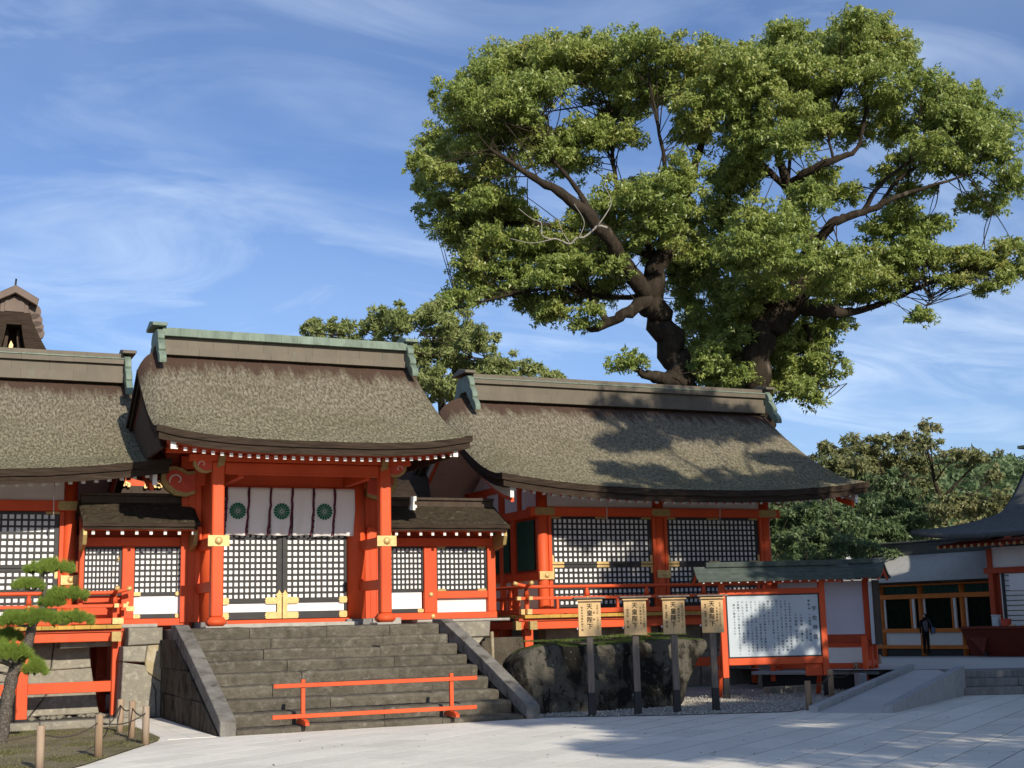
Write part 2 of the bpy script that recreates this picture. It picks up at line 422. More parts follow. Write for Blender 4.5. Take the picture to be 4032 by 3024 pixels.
def box_mesh(sx, sy, sz, mat, bev=0.006):
    key = ('b', round(sx, 4), round(sy, 4), round(sz, 4), mat, round(bev, 4))
    if key in MC:
        return MC[key]
    b = min(bev, sx * 0.4, sy * 0.4, sz * 0.4)
    x, y, z = sx / 2, sy / 2, sz / 2
    if b <= 0.0005:
        v = [(-x, -y, -z), (x, -y, -z), (x, y, -z), (-x, y, -z), (-x, -y, z), (x, -y, z), (x, y, z), (-x, y, z)]
        f = [(0, 3, 2, 1), (4, 5, 6, 7), (0, 1, 5, 4), (1, 2, 6, 5), (2, 3, 7, 6), (3, 0, 4, 7)]
        me = mesh_data('box', v, f, mat)
    else:
        bm = bmesh.new()
        bmesh.ops.create_cube(bm, size=1.0)
        for vv in bm.verts:
            vv.co = Vector((vv.co.x * sx, vv.co.y * sy, vv.co.z * sz))
        bmesh.ops.bevel(bm, geom=bm.edges[:], offset=b, segments=1, affect='EDGES')
        me = bpy.data.meshes.new('box')
        bm.to_mesh(me); bm.free()
        me.materials.append(MATS[mat])
    MC[key] = me
    return me

def B(par, name, x0, x1, y0, y1, z0, z1, mat, bev=0.006, **kw):
    return put(par, name, box_mesh(x1 - x0, y1 - y0, z1 - z0, mat, bev), Matrix.Translation(((x0 + x1) / 2, (y0 + y1) / 2, (z0 + z1) / 2)), **kw)

def bar(par, name, p, q, w, h, mat, bev=0.005, up=(0, 0, 1), **kw):
    """A beam from p to q, w wide (sideways), h high."""
    p, q = Vector(p), Vector(q)
    d = q - p
    L = d.length
    x = d / L
    u = Vector(up)
    y = u.cross(x).normalized()
    z = x.cross(y)
    M = Matrix(((x.x, y.x, z.x, 0), (x.y, y.y, z.y, 0), (x.z, y.z, z.z, 0), (0, 0, 0, 1)))
    return put(par, name, box_mesh(L, w, h, mat, bev), Matrix.Translation((p + q) / 2) @ M, **kw)

def lathe_mesh(prof, mat, n=18, name='lathe'):
    """prof: list of (r, z) from bottom to top."""
    key = ('l', tuple((round(a, 4), round(b, 4)) for a, b in prof), mat, n)
    if key in MC:
        return MC[key]
    vs, fs = [], []
    for r, z in prof:
        for i in range(n):
            a = 2 * math.pi * i / n
            vs.append((r * math.cos(a), r * math.sin(a), z))
    for k in range(len(prof) - 1):
        for i in range(n):
            j = (i + 1) % n
            fs.append((k * n + i, k * n + j, (k + 1) * n + j, (k + 1) * n + i))
    ns = len(fs)
    fs.append(tuple(reversed(range(n))))
    fs.append(tuple(range((len(prof) - 1) * n, len(prof) * n)))
    me = mesh_data(name, vs, fs, mat)
    me.polygons.foreach_set('use_smooth', [True] * ns + [False, False])
    sharp = [abs(prof[k + 1][1] - prof[k][1]) < 1e-6 for k in range(len(prof) - 1)]
    MC[key] = me
    return me

def CYL(par, name, x, y, z0, z1, r, mat, r2=None, n=18, **kw):
    return put(par, name, lathe_mesh([(r, 0), (r2 or r, z1 - z0)], mat, n), Matrix.Translation((x, y, z0)), **kw)

M_XZ = Matrix(((1, 0, 0, 0), (0, 0, -1, 0), (0, 1, 0, 0), (0, 0, 0, 1)))     # profile in X-Z, depth to -Y
M_YZ = Matrix(((0, 0, 1, 0), (1, 0, 0, 0), (0, 1, 0, 0), (0, 0, 0, 1)))      # profile in Y-Z, depth to +X
def prism_mesh(pts, depth, mat, name='prism', bev=0.0):
    n = len(pts)
    a = sum(pts[i][0] * pts[(i + 1) % n][1] - pts[(i + 1) % n][0] * pts[i][1] for i in range(n))
    if a < 0:
        pts = pts[::-1]
    vs = [(x, y, 0) for x, y in pts] + [(x, y, depth) for x, y in pts]
    fs = [tuple(reversed(range(n))), tuple(range(n, 2 * n))]
    for i in range(n):
        j = (i + 1) % n
        fs.append((i, j, n + j, n + i))
    me = mesh_data(name, vs, fs, mat)
    if bev > 0:
        bm = bmesh.new(); bm.from_mesh(me)
        es = [e for e in bm.edges if abs(e.verts[0].co.z - e.verts[1].co.z) < 1e-6]
        bmesh.ops.bevel(bm, geom=es, offset=bev, segments=1, affect='EDGES')
        bm.to_mesh(me); bm.free()
    return me

def tube_mesh(pts, radii, mat, n=8, cap=True, name='tube'):
    pts = [Vector(p) for p in pts]
    vs, fs = [], []
    prev = None
    for i, p in enumerate(pts):
        d = (pts[min(i + 1, len(pts) - 1)] - pts[max(i - 1, 0)])
        d = d.normalized() if d.length > 1e-9 else Vector((0, 0, 1))
        if prev is None:
            a = d.orthogonal().normalized()
        else:
            a = (prev - d * prev.dot(d))
            a = a.normalized() if a.length > 1e-6 else d.orthogonal().normalized()
        prev = a
        b = d.cross(a)
        r = radii[i] if hasattr(radii, '__len__') else radii
        for k in range(n):
            t = 2 * math.pi * k / n
            vs.append(p + (a * math.cos(t) + b * math.sin(t)) * r)
    for i in range(len(pts) - 1):
        for k in range(n):
            j = (k + 1) % n
            fs.append((i * n + k, i * n + j, (i + 1) * n + j, (i + 1) * n + k))
    if cap:
        fs.append(tuple(reversed(range(n))))
        fs.append(tuple(range((len(pts) - 1) * n, len(pts) * n)))
    return mesh_data(name, vs, fs, mat, smooth=True)

def smooth_path(pts, sub=4):
    """Catmull-Rom through tuples of any length."""
    P = [np.array(p, float) for p in pts]
    P = [2 * P[0] - P[1]] + P + [2 * P[-1] - P[-2]]
    out = []
    for i in range(1, len(P) - 2):
        for k in range(sub):
            t = k / sub
            out.append(0.5 * (2 * P[i] + (P[i + 1] - P[i - 1]) * t + (2 * P[i - 1] - 5 * P[i] + 4 * P[i + 1] - P[i + 2]) * t * t + (3 * P[i] - P[i - 1] - 3 * P[i + 1] + P[i + 2]) * t ** 3))
    out.append(P[-2])
    return out

def np_mesh(name, V, F, mat, smooth=False):
    """V (n,3) float, F (m,k) int with constant k."""
    me = bpy.data.meshes.new(name)
    me.vertices.add(len(V))
    me.vertices.foreach_set('co', np.asarray(V, np.float32).ravel())
    k = F.shape[1]
    me.loops.add(F.size)
    me.loops.foreach_set('vertex_index', F.astype(np.int32).ravel())
    me.polygons.add(len(F))
    me.polygons.foreach_set('loop_start', np.arange(0, F.size, k, dtype=np.int32))
    me.polygons.foreach_set('loop_total', np.full(len(F), k, np.int32))
    if smooth:
        me.polygons.foreach_set('use_smooth', np.ones(len(F), bool))
    me.materials.append(MATS[mat])
    me.update(calc_edges=True)
    me.validate()
    return me

_FONT_TMP = []
def text_mesh(body, size, mat, bold=0.0, line=1.0, align='CENTER'):
    key = ('t', body, size, mat, bold, line)
    if key in MC:
        return MC[key]
    cu = bpy.data.curves.new('lettering', 'FONT')
    cu.body = body
    cu.size = size
    cu.align_x = align
    cu.align_y = 'TOP'
    cu.space_line = line
    cu.resolution_u = 4
    o = bpy.data.objects.new('lettering_tmp', cu)
    COL.objects.link(o)
    dg = bpy.context.evaluated_depsgraph_get()
    me = bpy.data.meshes.new_from_object(o.evaluated_get(dg))
    bpy.data.objects.remove(o)
    if bold > 0:
        # a heavier brush weight: the same glyphs repeated with tiny shifts
        bm = bmesh.new()
        for i, (dx, dy) in enumerate(((0, 0), (bold, 0), (-bold, 0), (0, bold), (0, -bold))):
            me2 = me.copy()
            me2.transform(Matrix.Translation((dx, dy, 0.0002 * i)))
            bm.from_mesh(me2)
            bpy.data.meshes.remove(me2)
        bm.to_mesh(me); bm.free()
    me.materials.clear()
    me.materials.append(MATS[mat])
    MC[key] = me
    return me

def ray_v(x, y):
    """Direction through a point of the 2212 x 1659 view of the photograph (used only to lay out sizes)."""
    k = 4032 / 2212
    return (_rt * ((x * k - 2016) / F_PX) + _up * ((1512 - y * k) / F_PX) + _fw)
def at_y(x, y, Y):
    d = ray_v(x, y)
    return CAM + d * (Y / d.y)
def at_z(x, y, Z):
    d = ray_v(x, y)
    return CAM + d * ((Z - CAM.z) / d.z)
def at_d(x, y, D):
    d = ray_v(x, y)
    return CAM + d * D

def lattice(par, name, x0, x1, z0, z1, y, nx, nz, bw=0.045, frame=(0.07, 0.07, 0.07, 0.07), mat='black_lacquer', panel=True):
    """White panel with a black grid of bars in front; frame = left, right, bottom, top widths."""
    fl, fr, fb, ft = frame
    p = B(par, name, x0 + 0.004, x1 - 0.004, y + 0.028, y + 0.05, z0 + 0.004, z1 - 0.004, 'paper_white', 0)
    for (a, b) in ((x0, x0 + fl), (x1 - fr, x1)):
        if b - a > 0.004:
            B(p, 'stile', a, b, y - 0.03, y + 0.026, z0, z1, mat, 0.004)
    for (a, b) in ((z0, z0 + fb), (z1 - ft, z1)):
        if b - a > 0.004:
            B(p, 'rail', x0 + fl + 0.001, x1 - fr - 0.001, y - 0.027, y + 0.026, a, b, mat, 0.004)
    xi0, xi1, zi0, zi1 = x0 + fl, x1 - fr, z0 + fb, z1 - ft
    px, pz = (xi1 - xi0 + bw) / nx, (zi1 - zi0 + bw) / nz
    for i in range(1, nx):
        c = xi0 + i * px - bw / 2
        B(p, 'lattice_bar', c - bw / 2, c + bw / 2, y - 0.014, y + 0.02, zi0, zi1, mat, 0.003)
    for i in range(1, nz):
        c = zi0 + i * pz - bw / 2
        B(p, 'lattice_bar', xi0, xi1, y - 0.010, y + 0.023, c - bw / 2, c + bw / 2, mat, 0.003)
    return p

def fitting_mesh(w, h, mat='gold', t=0.008, notch=True):
    """Flat gilt plate with scalloped ends (metal fitting), in X-Z, thickness to -Y."""
    key = ('fit', round(w, 3), round(h, 3), mat, notch)
    if key in MC:
        return MC[key]
    pts = []
    if notch:
        e = h * 0.28
        right = [(w / 2 - e, -h / 2), (w / 2 - e * 0.2, -h * 0.33), (w / 2 - e * 0.55, -h * 0.16), (w / 2, 0), (w / 2 - e * 0.55, h * 0.16), (w / 2 - e * 0.2, h * 0.33), (w / 2 - e, h / 2)]
        pts = right + [(-x, z) for x, z in right[::-1]]
    else:
        pts = [(-w / 2, -h / 2), (w / 2, -h / 2), (w / 2, h / 2), (-w / 2, h / 2)]
    me = prism_mesh(pts, t, mat, 'fitting', 0.0)
    MC[key] = me
    return me

def FIT(par, name, x, z, y, w, h, mat='gold', notch=True):
    return put(par, name, fitting_mesh(w, h, mat, notch=notch), Matrix.Translation((x, y, z)) @ M_XZ)

def boss(par, name, x, z, y, r, mat='gold'):
    """Domed nail cover on a front face."""
    me = lathe_mesh([(r, 0), (r, r * 0.12), (r * 0.86, r * 0.34), (r * 0.55, r * 0.55), (r * 0.2, r * 0.64)], mat, 14)
    return put(par, name, me, Matrix.Translation((x, y, z)) @ Matrix.Rotation(math.radians(90), 4, 'X'))

# ------------------------------------------------------------------ the setting
def flat(name, pts, mat, **kw):
    return put(None, name, mesh_data(name, pts, [tuple(range(len(pts)))], mat), kind='structure', **kw)

flat('ground', [(-600, -300, -0.06), (900, -300, -0.06), (900, 1500, -0.06), (-600, 1500, -0.06)], 'ground')
# plaza: a bed of joint mortar and the slabs laid on it, running askew to the gate
PA = math.radians(35.5)
PU, PV = Vector((math.cos(PA), math.sin(PA), 0)), Vector((-math.sin(PA), math.cos(PA), 0))
plaza = flat('plaza_paving', [(-25, -40, -0.0022), (70, -40, -0.0022), (70, 34, -0.0022), (-25, 34, -0.0022)], 'joint')
def in_view_plaza(p):
    if p.y < 12.8 or p.y > 25.2:
        return 0
    # roughly the part of the plaza the photograph shows
    ang = math.degrees(math.atan2(p.x, p.y))
    if ang < 1.0 or ang > 50:
        return 0
    if p.x < 3.3 and p.y > 23.2:
        return 0
    if 4.9 < p.x < 11.2 and p.y > 24.6:
        return 0
    if p.x > 11.2 and p.y > 25.0 - 0.0 * p.x and p.x < 15:
        return 0
    if p.x > 11.5 and (p - Vector((16.0, 21.4, 0))).dot(PV) > 0.9 and p.x < 21:
        return 0
    return 1
cand = []
row_h, row_w = 0.64, 1.28
for j in range(-40, 60):
    off = random.random() * row_w
    v = j * row_h
    for i in range(-30, 60):
        w = row_w
        p = PU * (i * row_w + off) + PV * v
        cand.append((p, w))
near = [c for c in cand if in_view_plaza(c[0])]
near.sort(key=lambda c: (c[0] - Vector((10, 14, 0))).length)
RZ = Matrix.Rotation(PA, 4, 'Z')
for p, w in near[:300]:
    dz = random.uniform(-0.0002, 0.0002)
    put(plaza, 'paving_slab', box_mesh(w - 0.017, row_h - 0.017, 0.05, 'paving', 0.0), Matrix.Translation((p.x, p.y, -0.025 + dz)) @ RZ)
chosen = {(round(p.x, 3), round(p.y, 3)) for p, w in near[:300]}
vs, fs = [], []
for p, w in cand:
    if (round(p.x, 3), round(p.y, 3)) in chosen or not (-14 < p.x < 45 and -25 < p.y < 27.5):
        continue
    a, b = (w - 0.017) / 2, (row_h - 0.017) / 2
    k = len(vs)
    for sx, sy in ((-1, -1), (1, -1), (1, 1), (-1, 1)):
        q = p + PU * (a * sx) + PV * (b * sy)
        vs.append((q.x, q.y, -0.0002))
    fs.append((k, k + 1, k + 2, k + 3))
put(plaza, 'outer_slabs', mesh_data('outer_slabs', vs, fs, 'paving'), kind='stuff')

# the band of slabs that borders the stair on the left
for i in range(5):
    for k in range(2):
        x0 = 4.12 + k * 0.42
        B(plaza, 'paving_slab', x0 + 0.004, x0 + 0.416, 23.95 + i * 1.15, 23.95 + i * 1.15 + 1.14, -0.05, 0.006 + 0.001 * k, 'paving', 0.004)

# upper terrace to the right, a few steps higher and falling gently to the back
RD = Vector((0.829, 0.559, 0)).normalized()
RN = Vector((-RD.y, RD.x, 0))
def terr_z(x, y):
    return 0.5 - 0.021 * max(0.0, (Vector((x, y, 0)) - Vector((21.9, 25.2, 0))).dot(Vector((0.66, 0.75, 0))))
tp = [(20.55, 26.6), (21.55, 25.95), (22.45, 24.63), (26.6, 22.35), (40, 18), (95, 45), (95, 120), (26, 120), (20.5, 34)]
tv = [(x, y, terr_z(x, y)) for x, y in tp]
cz = terr_z(34, 40)
tv.append((34, 40, cz))
tf = [(i, (i + 1) % len(tp), len(tp)) for i in range(len(tp))]
put(None, 'upper_terrace', mesh_data('upper_terrace', tv, tf, 'terrace'), kind='structure')

# ramp with its two kerbs
ramp = thing('stone_ramp', 'grey granite ramp with low kerbs rising to the upper terrace', 'ramp', (16.3, 21.0, 0))
r0, r1 = Vector((16.2, 20.98, 0.004)), Vector((21.9, 24.85, 0.5))
hw = 0.60
def P3(p, s, z):
    q = p + RN * s
    return (q.x, q.y, z)
rp = [P3(r0, -hw, 0.004), P3(r1, -hw, 0.502), P3(r1, hw, 0.502), P3(r0, hw, 0.004)]
put(ramp, 'ramp_surface', mesh_data('ramp_surface', rp + [(x, y, -0.1) for x, y, z in rp], [(0, 1, 2, 3), (0, 4, 5, 1), (1, 5, 6, 2), (2, 6, 7, 3), (3, 7, 4, 0)], 'terrace'))
def kerb(side, n, h0, h1, t, a, b, base):
    """row of stones along the ramp edge"""
    for i in range(n):
        u0, u1 = i / n, (i + 1) / n
        q0, q1 = a.lerp(b, u0 + 0.002), a.lerp(b, u1 - 0.002)
        z0, z1 = h0 + (h1 - h0) * u0, h0 + (h1 - h0) * u1
        s0, s1 = (side, side + t)
        pts = [P3(q0, s0, base), P3(q1, s0, base), P3(q1, s1, base), P3(q0, s1, base), P3(q0, s0, z0), P3(q1, s0, z1), P3(q1, s1, z1), P3(q0, s1, z0)]
        put(ramp, 'kerb_stone', mesh_data('kerb_stone', pts, [(0, 3, 2, 1), (4, 5, 6, 7), (0, 1, 5, 4), (1, 2, 6, 5), (2, 3, 7, 6), (3, 0, 4, 7)], 'granite_grey'))
kerb(hw + 0.002, 9, 0.12, 0.62, 0.17, r0.copy(), r1.copy(), -0.05)
kerb(-hw - 0.202, 6, 0.14, 0.62, 0.20, r0 + RD * 0.15, r0 + RD * 5.75, -0.05)

# low stone steps beside the ramp
st = thing('stone_steps', 'three low granite steps up to the terrace at the right edge', 'steps', (23, 23, 0))
s0, s1 = Vector((21.12, 23.50, 0)), Vector((27.4, 20.2, 0))
SD = (s1 - s0).normalized(); SN = Vector((-SD.y, SD.x, 0))
LS = (s1 - s0).length
for k in range(3):
    z0, z1 = 0.168 * k, 0.168 * (k + 1)
    cuts = [0, 1.45, 2.9, 4.4, 5.8, LS]
    for a, b in zip(cuts[:-1], cuts[1:]):
        c = s0 + SD * ((a + b) / 2) + SN * (k * 0.36 + 0.45)
        put(st, 'step_block', box_mesh(b - a - 0.008, 0.9, 0.166, 'granite_dark', 0.012), Matrix.Translation((c.x, c.y, (z0 + z1) / 2)) @ Matrix.Rotation(math.atan2(SD.y, SD.x), 4, 'Z'))

# gravel bed in front of the right hall
gp = [(11.16, 24.1, 0.012), (13.4, 22.75, 0.012), (15.6, 21.95, 0.012), (21.6, 25.75, 0.012), (21.6, 33, 0.012), (11.16, 33, 0.012)]
flat('gravel_bed', gp, 'gravel')
n = 7000
V, F = [], []
oct_v = np.array([(1, 0, 0), (-1, 0, 0), (0, 1, 0), (0, -1, 0), (0, 0, 1), (0, 0, -1)], float)
oct_f = np.array([(0, 2, 4), (2, 1, 4), (1, 3, 4), (3, 0, 4), (2, 0, 5), (1, 2, 5), (3, 1, 5), (0, 3, 5)])
k = 0
def inside(poly, x, y):
    c = False
    for i in range(len(poly)):
        x1, y1 = poly[i][:2]; x2, y2 = poly[i - 1][:2]
        if (y1 > y) != (y2 > y) and x < (x2 - x1) * (y - y1) / (y2 - y1) + x1:
            c = not c
    return c
while k < n:
    x, y = random.uniform(11.2, 21.5), random.uniform(21.9, 29)
    if not inside(gp, x, y) or (y > 26.5 and random.random() < 0.6):
        continue
    s = random.uniform(0.012, 0.032)
    V.append(oct_v * np.array([s * random.uniform(0.8, 1.4), s * random.uniform(0.8, 1.4), s * 0.7]) + np.array([x, y, 0.012 + s * 0.3]))
    F.append(oct_f + 6 * k)
    k += 1
pb = np_mesh('gravel', np.concatenate(V), np.concatenate(F), 'pebble')
put(None, 'gravel', pb, kind='stuff', label='pale loose gravel around the dark boulder and notice signs', category='gravel')

# lawn bed on the left, with a stone edging at its back
lp = [(3.92, 23.7, 0.02), (2.35, 20.3, 0.02), (0.6, 17.2, 0.02), (-14, 15, 0.02), (-14, 27.68, 0.02), (4.06, 27.68, 0.02), (4.06, 24.3, 0.02)]
flat('lawn', lp, 'soil')
def blades(name, poly, n, h, mat, zf, bounds, wid=0.006, clump=0.35, dens=None):
    V, F = [], []
    k = 0
    tries = 0
    while k < n and tries < n * 12:
        tries += 1
        x, y = random.uniform(bounds[0], bounds[1]), random.uniform(bounds[2], bounds[3])
        if poly is not None and not inside(poly, x, y):
            continue
        if noise.noise(Vector((x * 1.3, y * 1.3, 3.1))) < random.uniform(-0.35, 0.25) - clump * 0.3:
            continue
        if dens and random.random() > dens(x, y):
            continue
        z = zf(x, y)
        a = random.uniform(0, math.tau)
        hh = h * random.uniform(0.4, 1.2)
        dx, dy = math.cos(a) * wid, math.sin(a) * wid
        lx, ly = random.uniform(-1, 1) * hh * 0.6, random.uniform(-1, 1) * hh * 0.6
        V += [(x - dx, y - dy, z), (x + dx, y + dy, z), (x + lx, y + ly, z + hh)]
        F.append((3 * k, 3 * k + 1, 3 * k + 2))
        k += 1
    return np_mesh(name, np.array(V), np.array(F), mat)
put(None, 'grass', blades('grass', lp, 15000, 0.032, 'grass', lambda x, y: 0.018, (0.2, 4.05, 17.5, 27.6), wid=0.008, dens=lambda x, y: 0.12 + 0.88 * (noise.noise(Vector((x * 0.8, y * 0.5, 0))) > 0.02)), kind='stuff', label='short patchy lawn grass under the pine', category='grass')
edg = thing('garden_edging', 'pale stone edging along the back of the lawn', 'kerb', (1, 27.9, 0))
xx = -6.0
while xx < 4.0:
    w = random.uniform(1.1, 1.6)
    x1 = min(xx + w, 4.05)
    B(edg, 'edging_stone', xx, x1 - 0.012, 27.7, 28.05, -0.05, 0.16 + random.uniform(-0.006, 0.006), 'wall_stone', 0.015)
    xx = x1
B(edg, 'edging_stone', 4.07, 4.75, 29.9, 30.05, -0.05, 0.10, 'wall_stone', 0.015)

# a few fallen leaves and grit on the paving
V, F = [], []
lr = random.Random(21)
for k in range(150):
    while True:
        x, y = lr.uniform(3, 22), lr.uniform(13.5, 24)
        if y < 23.6 and (x > 11 or x > 4.5):
            break
    a = lr.uniform(0, math.tau); s_ = lr.uniform(0.012, 0.04)
    c, d = Vector((math.cos(a), math.sin(a), 0)) * s_, Vector((-math.sin(a), math.cos(a), 0)) * s_ * 0.45
    p = Vector((x, y, 0.004))
    b = len(V)
    V += [tuple(p - c), tuple(p + d + Vector((0, 0, 0.006))), tuple(p + c + Vector((0, 0, 0.01))), tuple(p - d)]
    F.append((b, b + 1, b + 2, b + 3))
put(None, 'fallen_leaves', np_mesh('fallen_leaves', np.array(V), np.array(F), 'post_wood'), kind='stuff', label='few small fallen leaves scattered on the pale paving', category='leaves')

# ------------------------------------------------------------------ stone staircase and foundations
stair = thing('stone_staircase', 'worn grey stone staircase of nine steps leading up to the red gate', 'staircase', (8.07, 24, 0))
SY0, SRUN, SRISE = 23.92, 0.566, 0.2175
for k in range(9):
    y0 = SY0 + SRUN * k
    z1 = 0.11 + SRISE * k
    z0 = z1 - (SRISE + 0.02 if k else 0.16)
    n = random.choice((3, 4, 4, 5))
    cuts = sorted([0.0] + [(i + random.uniform(-0.28, 0.28)) / n for i in range(1, n)] + [1.0])
    for a, b in zip(cuts[:-1], cuts[1:]):
        xa, xb = 5.30 + a * 5.54, 5.30 + b * 5.54
        dz, dy = random.uniform(-0.018, 0.012), random.uniform(-0.028, 0.028)
        dep = SRUN + 0.12 if k < 8 else 0.62
        w, h = xb - xa - 0.010, z1 - z0
        # a block with worn, slightly wavy front edge
        bm = bmesh.new()
        nx = max(4, int(w / 0.16))
        rows = [(0.012, -h), (0.0, -0.055), (0.022, -0.016), (0.065, 0.0), (0.30, 0.006), (dep, 0.0), (dep, -h)]
        grid = []
        for i in range(nx + 1):
            x = xa + 0.005 + w * i / nx
            e = 0.5 - abs(i / nx - 0.5)
            wear = 0.022 * noise.noise(Vector((x * 1.7, k * 3.1, 1))) + 0.016 * noise.noise(Vector((x * 5, k * 2.3, 5)))
            wear -= 0.010 if i in (0, nx) else 0
            grid.append([bm.verts.new((x, y0 + dy + yy - (wear if yy < 0.1 else 0), z1 + dz + zz + (wear * 0.7 if zz > -0.1 else 0))) for yy, zz in rows])
        for i in range(nx):
            for j in range(len(rows) - 1):
                bm.faces.new((grid[i][j], grid[i + 1][j], grid[i + 1][j + 1], grid[i][j + 1]))
        bm.faces.new(grid[0][::-1]); bm.faces.new(grid[nx])
        bmesh.ops.recalc_face_normals(bm, faces=bm.faces[:])
        me = bpy.data.meshes.new('step_stone'); bm.to_mesh(me); bm.free()
        me.materials.append(MATS['step_stone'])
        put(stair, 'step_stone', me)
def cheek(x0, x1, tag):
    # sloping side stones laid on the flank of the stair
    line = [(23.86, 0.25), (24.02, 0.33), (25.5, 0.90), (27.05, 1.47), (28.40, 1.93), (28.95, 1.945)]
    spl = [(0, 2), (2, 3), (3, 5)] if tag == 'l' else [(0, 3), (3, 5)]
    for a, b in spl:
        top = line[a:b + 1]
        pts = [(top[0][0] + 0.004, (0.0 if a == 0 else top[0][1] - 0.30))] + [(y + (0.004 if i == 0 else (-0.004 if i == len(top) - 1 else 0)), z) for i, (y, z) in enumerate(top)] + [(top[-1][0] - 0.004, top[-1][1] - 0.30)]
        if a == 0:
            pts.insert(-0 or len(pts), (25.0, 0.0)) if False else None
        put(stair, 'cheek_stone', prism_mesh(pts, x1 - x0, 'cheek_stone', 'cheek_stone', 0.012), Matrix.Translation((x0, 0, 0)) @ M_YZ)
cheek(5.0, 5.285, 'l')
cheek(10.865, 11.15, 'r')
# flank masonry below the cheeks: upright dark stones
def clip_below(poly, f):
    """Part of a polygon (y, z) with z <= f(y), f linear."""
    out = []
    for i in range(len(poly)):
        a, b = poly[i], poly[(i + 1) % len(poly)]
        da, db = f(a[0]) - a[1], f(b[0]) - b[1]
        if da >= 0:
            out.append(a)
        if (da >= 0) != (db >= 0):
            t = da / (da - db)
            out.append((a[0] + (b[0] - a[0]) * t, a[1] + (b[1] - a[1]) * t))
    return out
def flank(x0, x1, seed):
    # irregular stones in rough courses, cut off by the slope of the stair
    rnd = random.Random(seed)
    courses = [0.0, 0.52, 1.05, 1.64]
    for ci, (c0, c1) in enumerate(zip(courses[:-1], courses[1:])):
        y = 23.95 + rnd.uniform(0, 0.4)
        xj = rnd.uniform(-0.1, 0.1)
        while y < 30.0:
            w = rnd.uniform(0.6, 1.3)
            y1 = min(y + w, 30.02)
            xk = rnd.uniform(-0.12, 0.12) if y1 < 30 else 0
            poly = [(y + 0.008, c0 + 0.006), (y1 - 0.008, c0 + 0.006), (y1 + xk - 0.008, c1 - 0.006), (y + xj + 0.008, c1 - 0.006)]
            poly = clip_below(poly, lambda yy: (yy - 24.02) * 0.366 + 0.03)
            if len(poly) >= 3 and max(p[1] for p in poly) - min(p[1] for p in poly) > 0.06:
                ou = rnd.uniform(-0.025, 0.03)
                put(stair, 'flank_stone', prism_mesh(poly, x1 - x0 + ou, 'dark_stone', 'flank_stone', 0.0), Matrix.Translation((x0 - ou, 0, 0)) @ M_YZ)
            y, xj = y1, xk
flank(4.99, 5.25, 3)
flank(10.88, 11.10, 4)

def stone_poly(par, pts, y, depth, mat, seed=0):
    """One block of a stone wall: front outline in X-Z with pillowed face."""
    return put(par, 'stone', prism_mesh(pts, depth, mat, 'stone', 0.02), Matrix.Translation((0, y + depth, 0)) @ M_XZ)
fnd = thing('stone_foundation', 'pale stone foundation wall left of the staircase, with a long top slab', 'stone wall', (4.6, 30.3, 0))
g = 0.012
stone_poly(fnd, [(4.30, 1.53), (5.02, 1.55), (5.02, 1.90), (4.30, 1.90)], 30.04, 1.0, 'wall_stone')
stone_poly(fnd, [(4.20, 1.20), (4.66, 1.17), (4.70, 1.52), (4.20, 1.51)], 30.06, 0.8, 'wall_stone')
stone_poly(fnd, [(4.68, 0.98), (5.02, 0.75), (5.02, 1.535), (4.715, 1.52), (4.67, 1.18)], 30.07, 0.8, 'wall_stone_ochre')
stone_poly(fnd, [(4.16, 0.0), (4.92, 0.0), (4.90, 0.55), (4.66, 1.10), (4.20, 1.18)], 30.05, 0.8, 'wall_stone')
stone_poly(fnd, [(4.93, 0.0), (5.02, 0.0), (5.02, 0.73), (4.69, 0.96), (4.92, 0.55)], 30.09, 0.8, 'wall_stone')
stone_poly(fnd, [(3.0, 1.5), (4.28, 1.52), (4.28, 1.89), (3.0, 1.89)], 31.0, 0.6, 'wall_stone')
# slab of pale granite on which the side wall stands
stone_poly(fnd, [(3.3, 1.905), (5.02, 1.905), (5.02, 1.985), (3.3, 1.985)], 30.72, 1.2, 'granite_sill')
fnr = thing('stone_foundation', 'pale stone footing right of the staircase beside the dark boulder', 'stone wall', (12, 30.3, 0))
stone_poly(fnr, [(11.16, 1.50), (12.75, 1.50), (12.78, 1.86), (11.16, 1.86)], 30.04, 1.0, 'wall_stone')
stone_poly(fnr, [(11.18, 1.05), (12.30, 1.12), (12.62, 1.48), (11.18, 1.48)], 30.08, 0.8, 'wall_stone')
stone_poly(fnr, [(11.18, 0.0), (12.6, 0.0), (12.55, 1.1), (11.18, 1.03)], 30.12, 0.8, 'dark_stone')
stone_poly(fnr, [(12.62, 0.0), (13.9, 0.0), (13.75, 1.46), (12.64, 1.46)], 30.3, 0.6, 'dark_stone')
stone_poly(fnr, [(11.16, 1.865), (13.6, 1.865), (13.6, 1.93), (11.16, 1.93)], 30.72, 1.2, 'granite_sill')
# gate platform core behind the top step
B(stair, 'platform_stone', 5.29, 8.0, 28.98, 33.4, 1.2, 1.845, 'granite_sill', 0.01)
B(stair, 'platform_stone', 8.006, 10.86, 28.98, 33.4, 1.2, 1.845, 'granite_sill', 0.01)

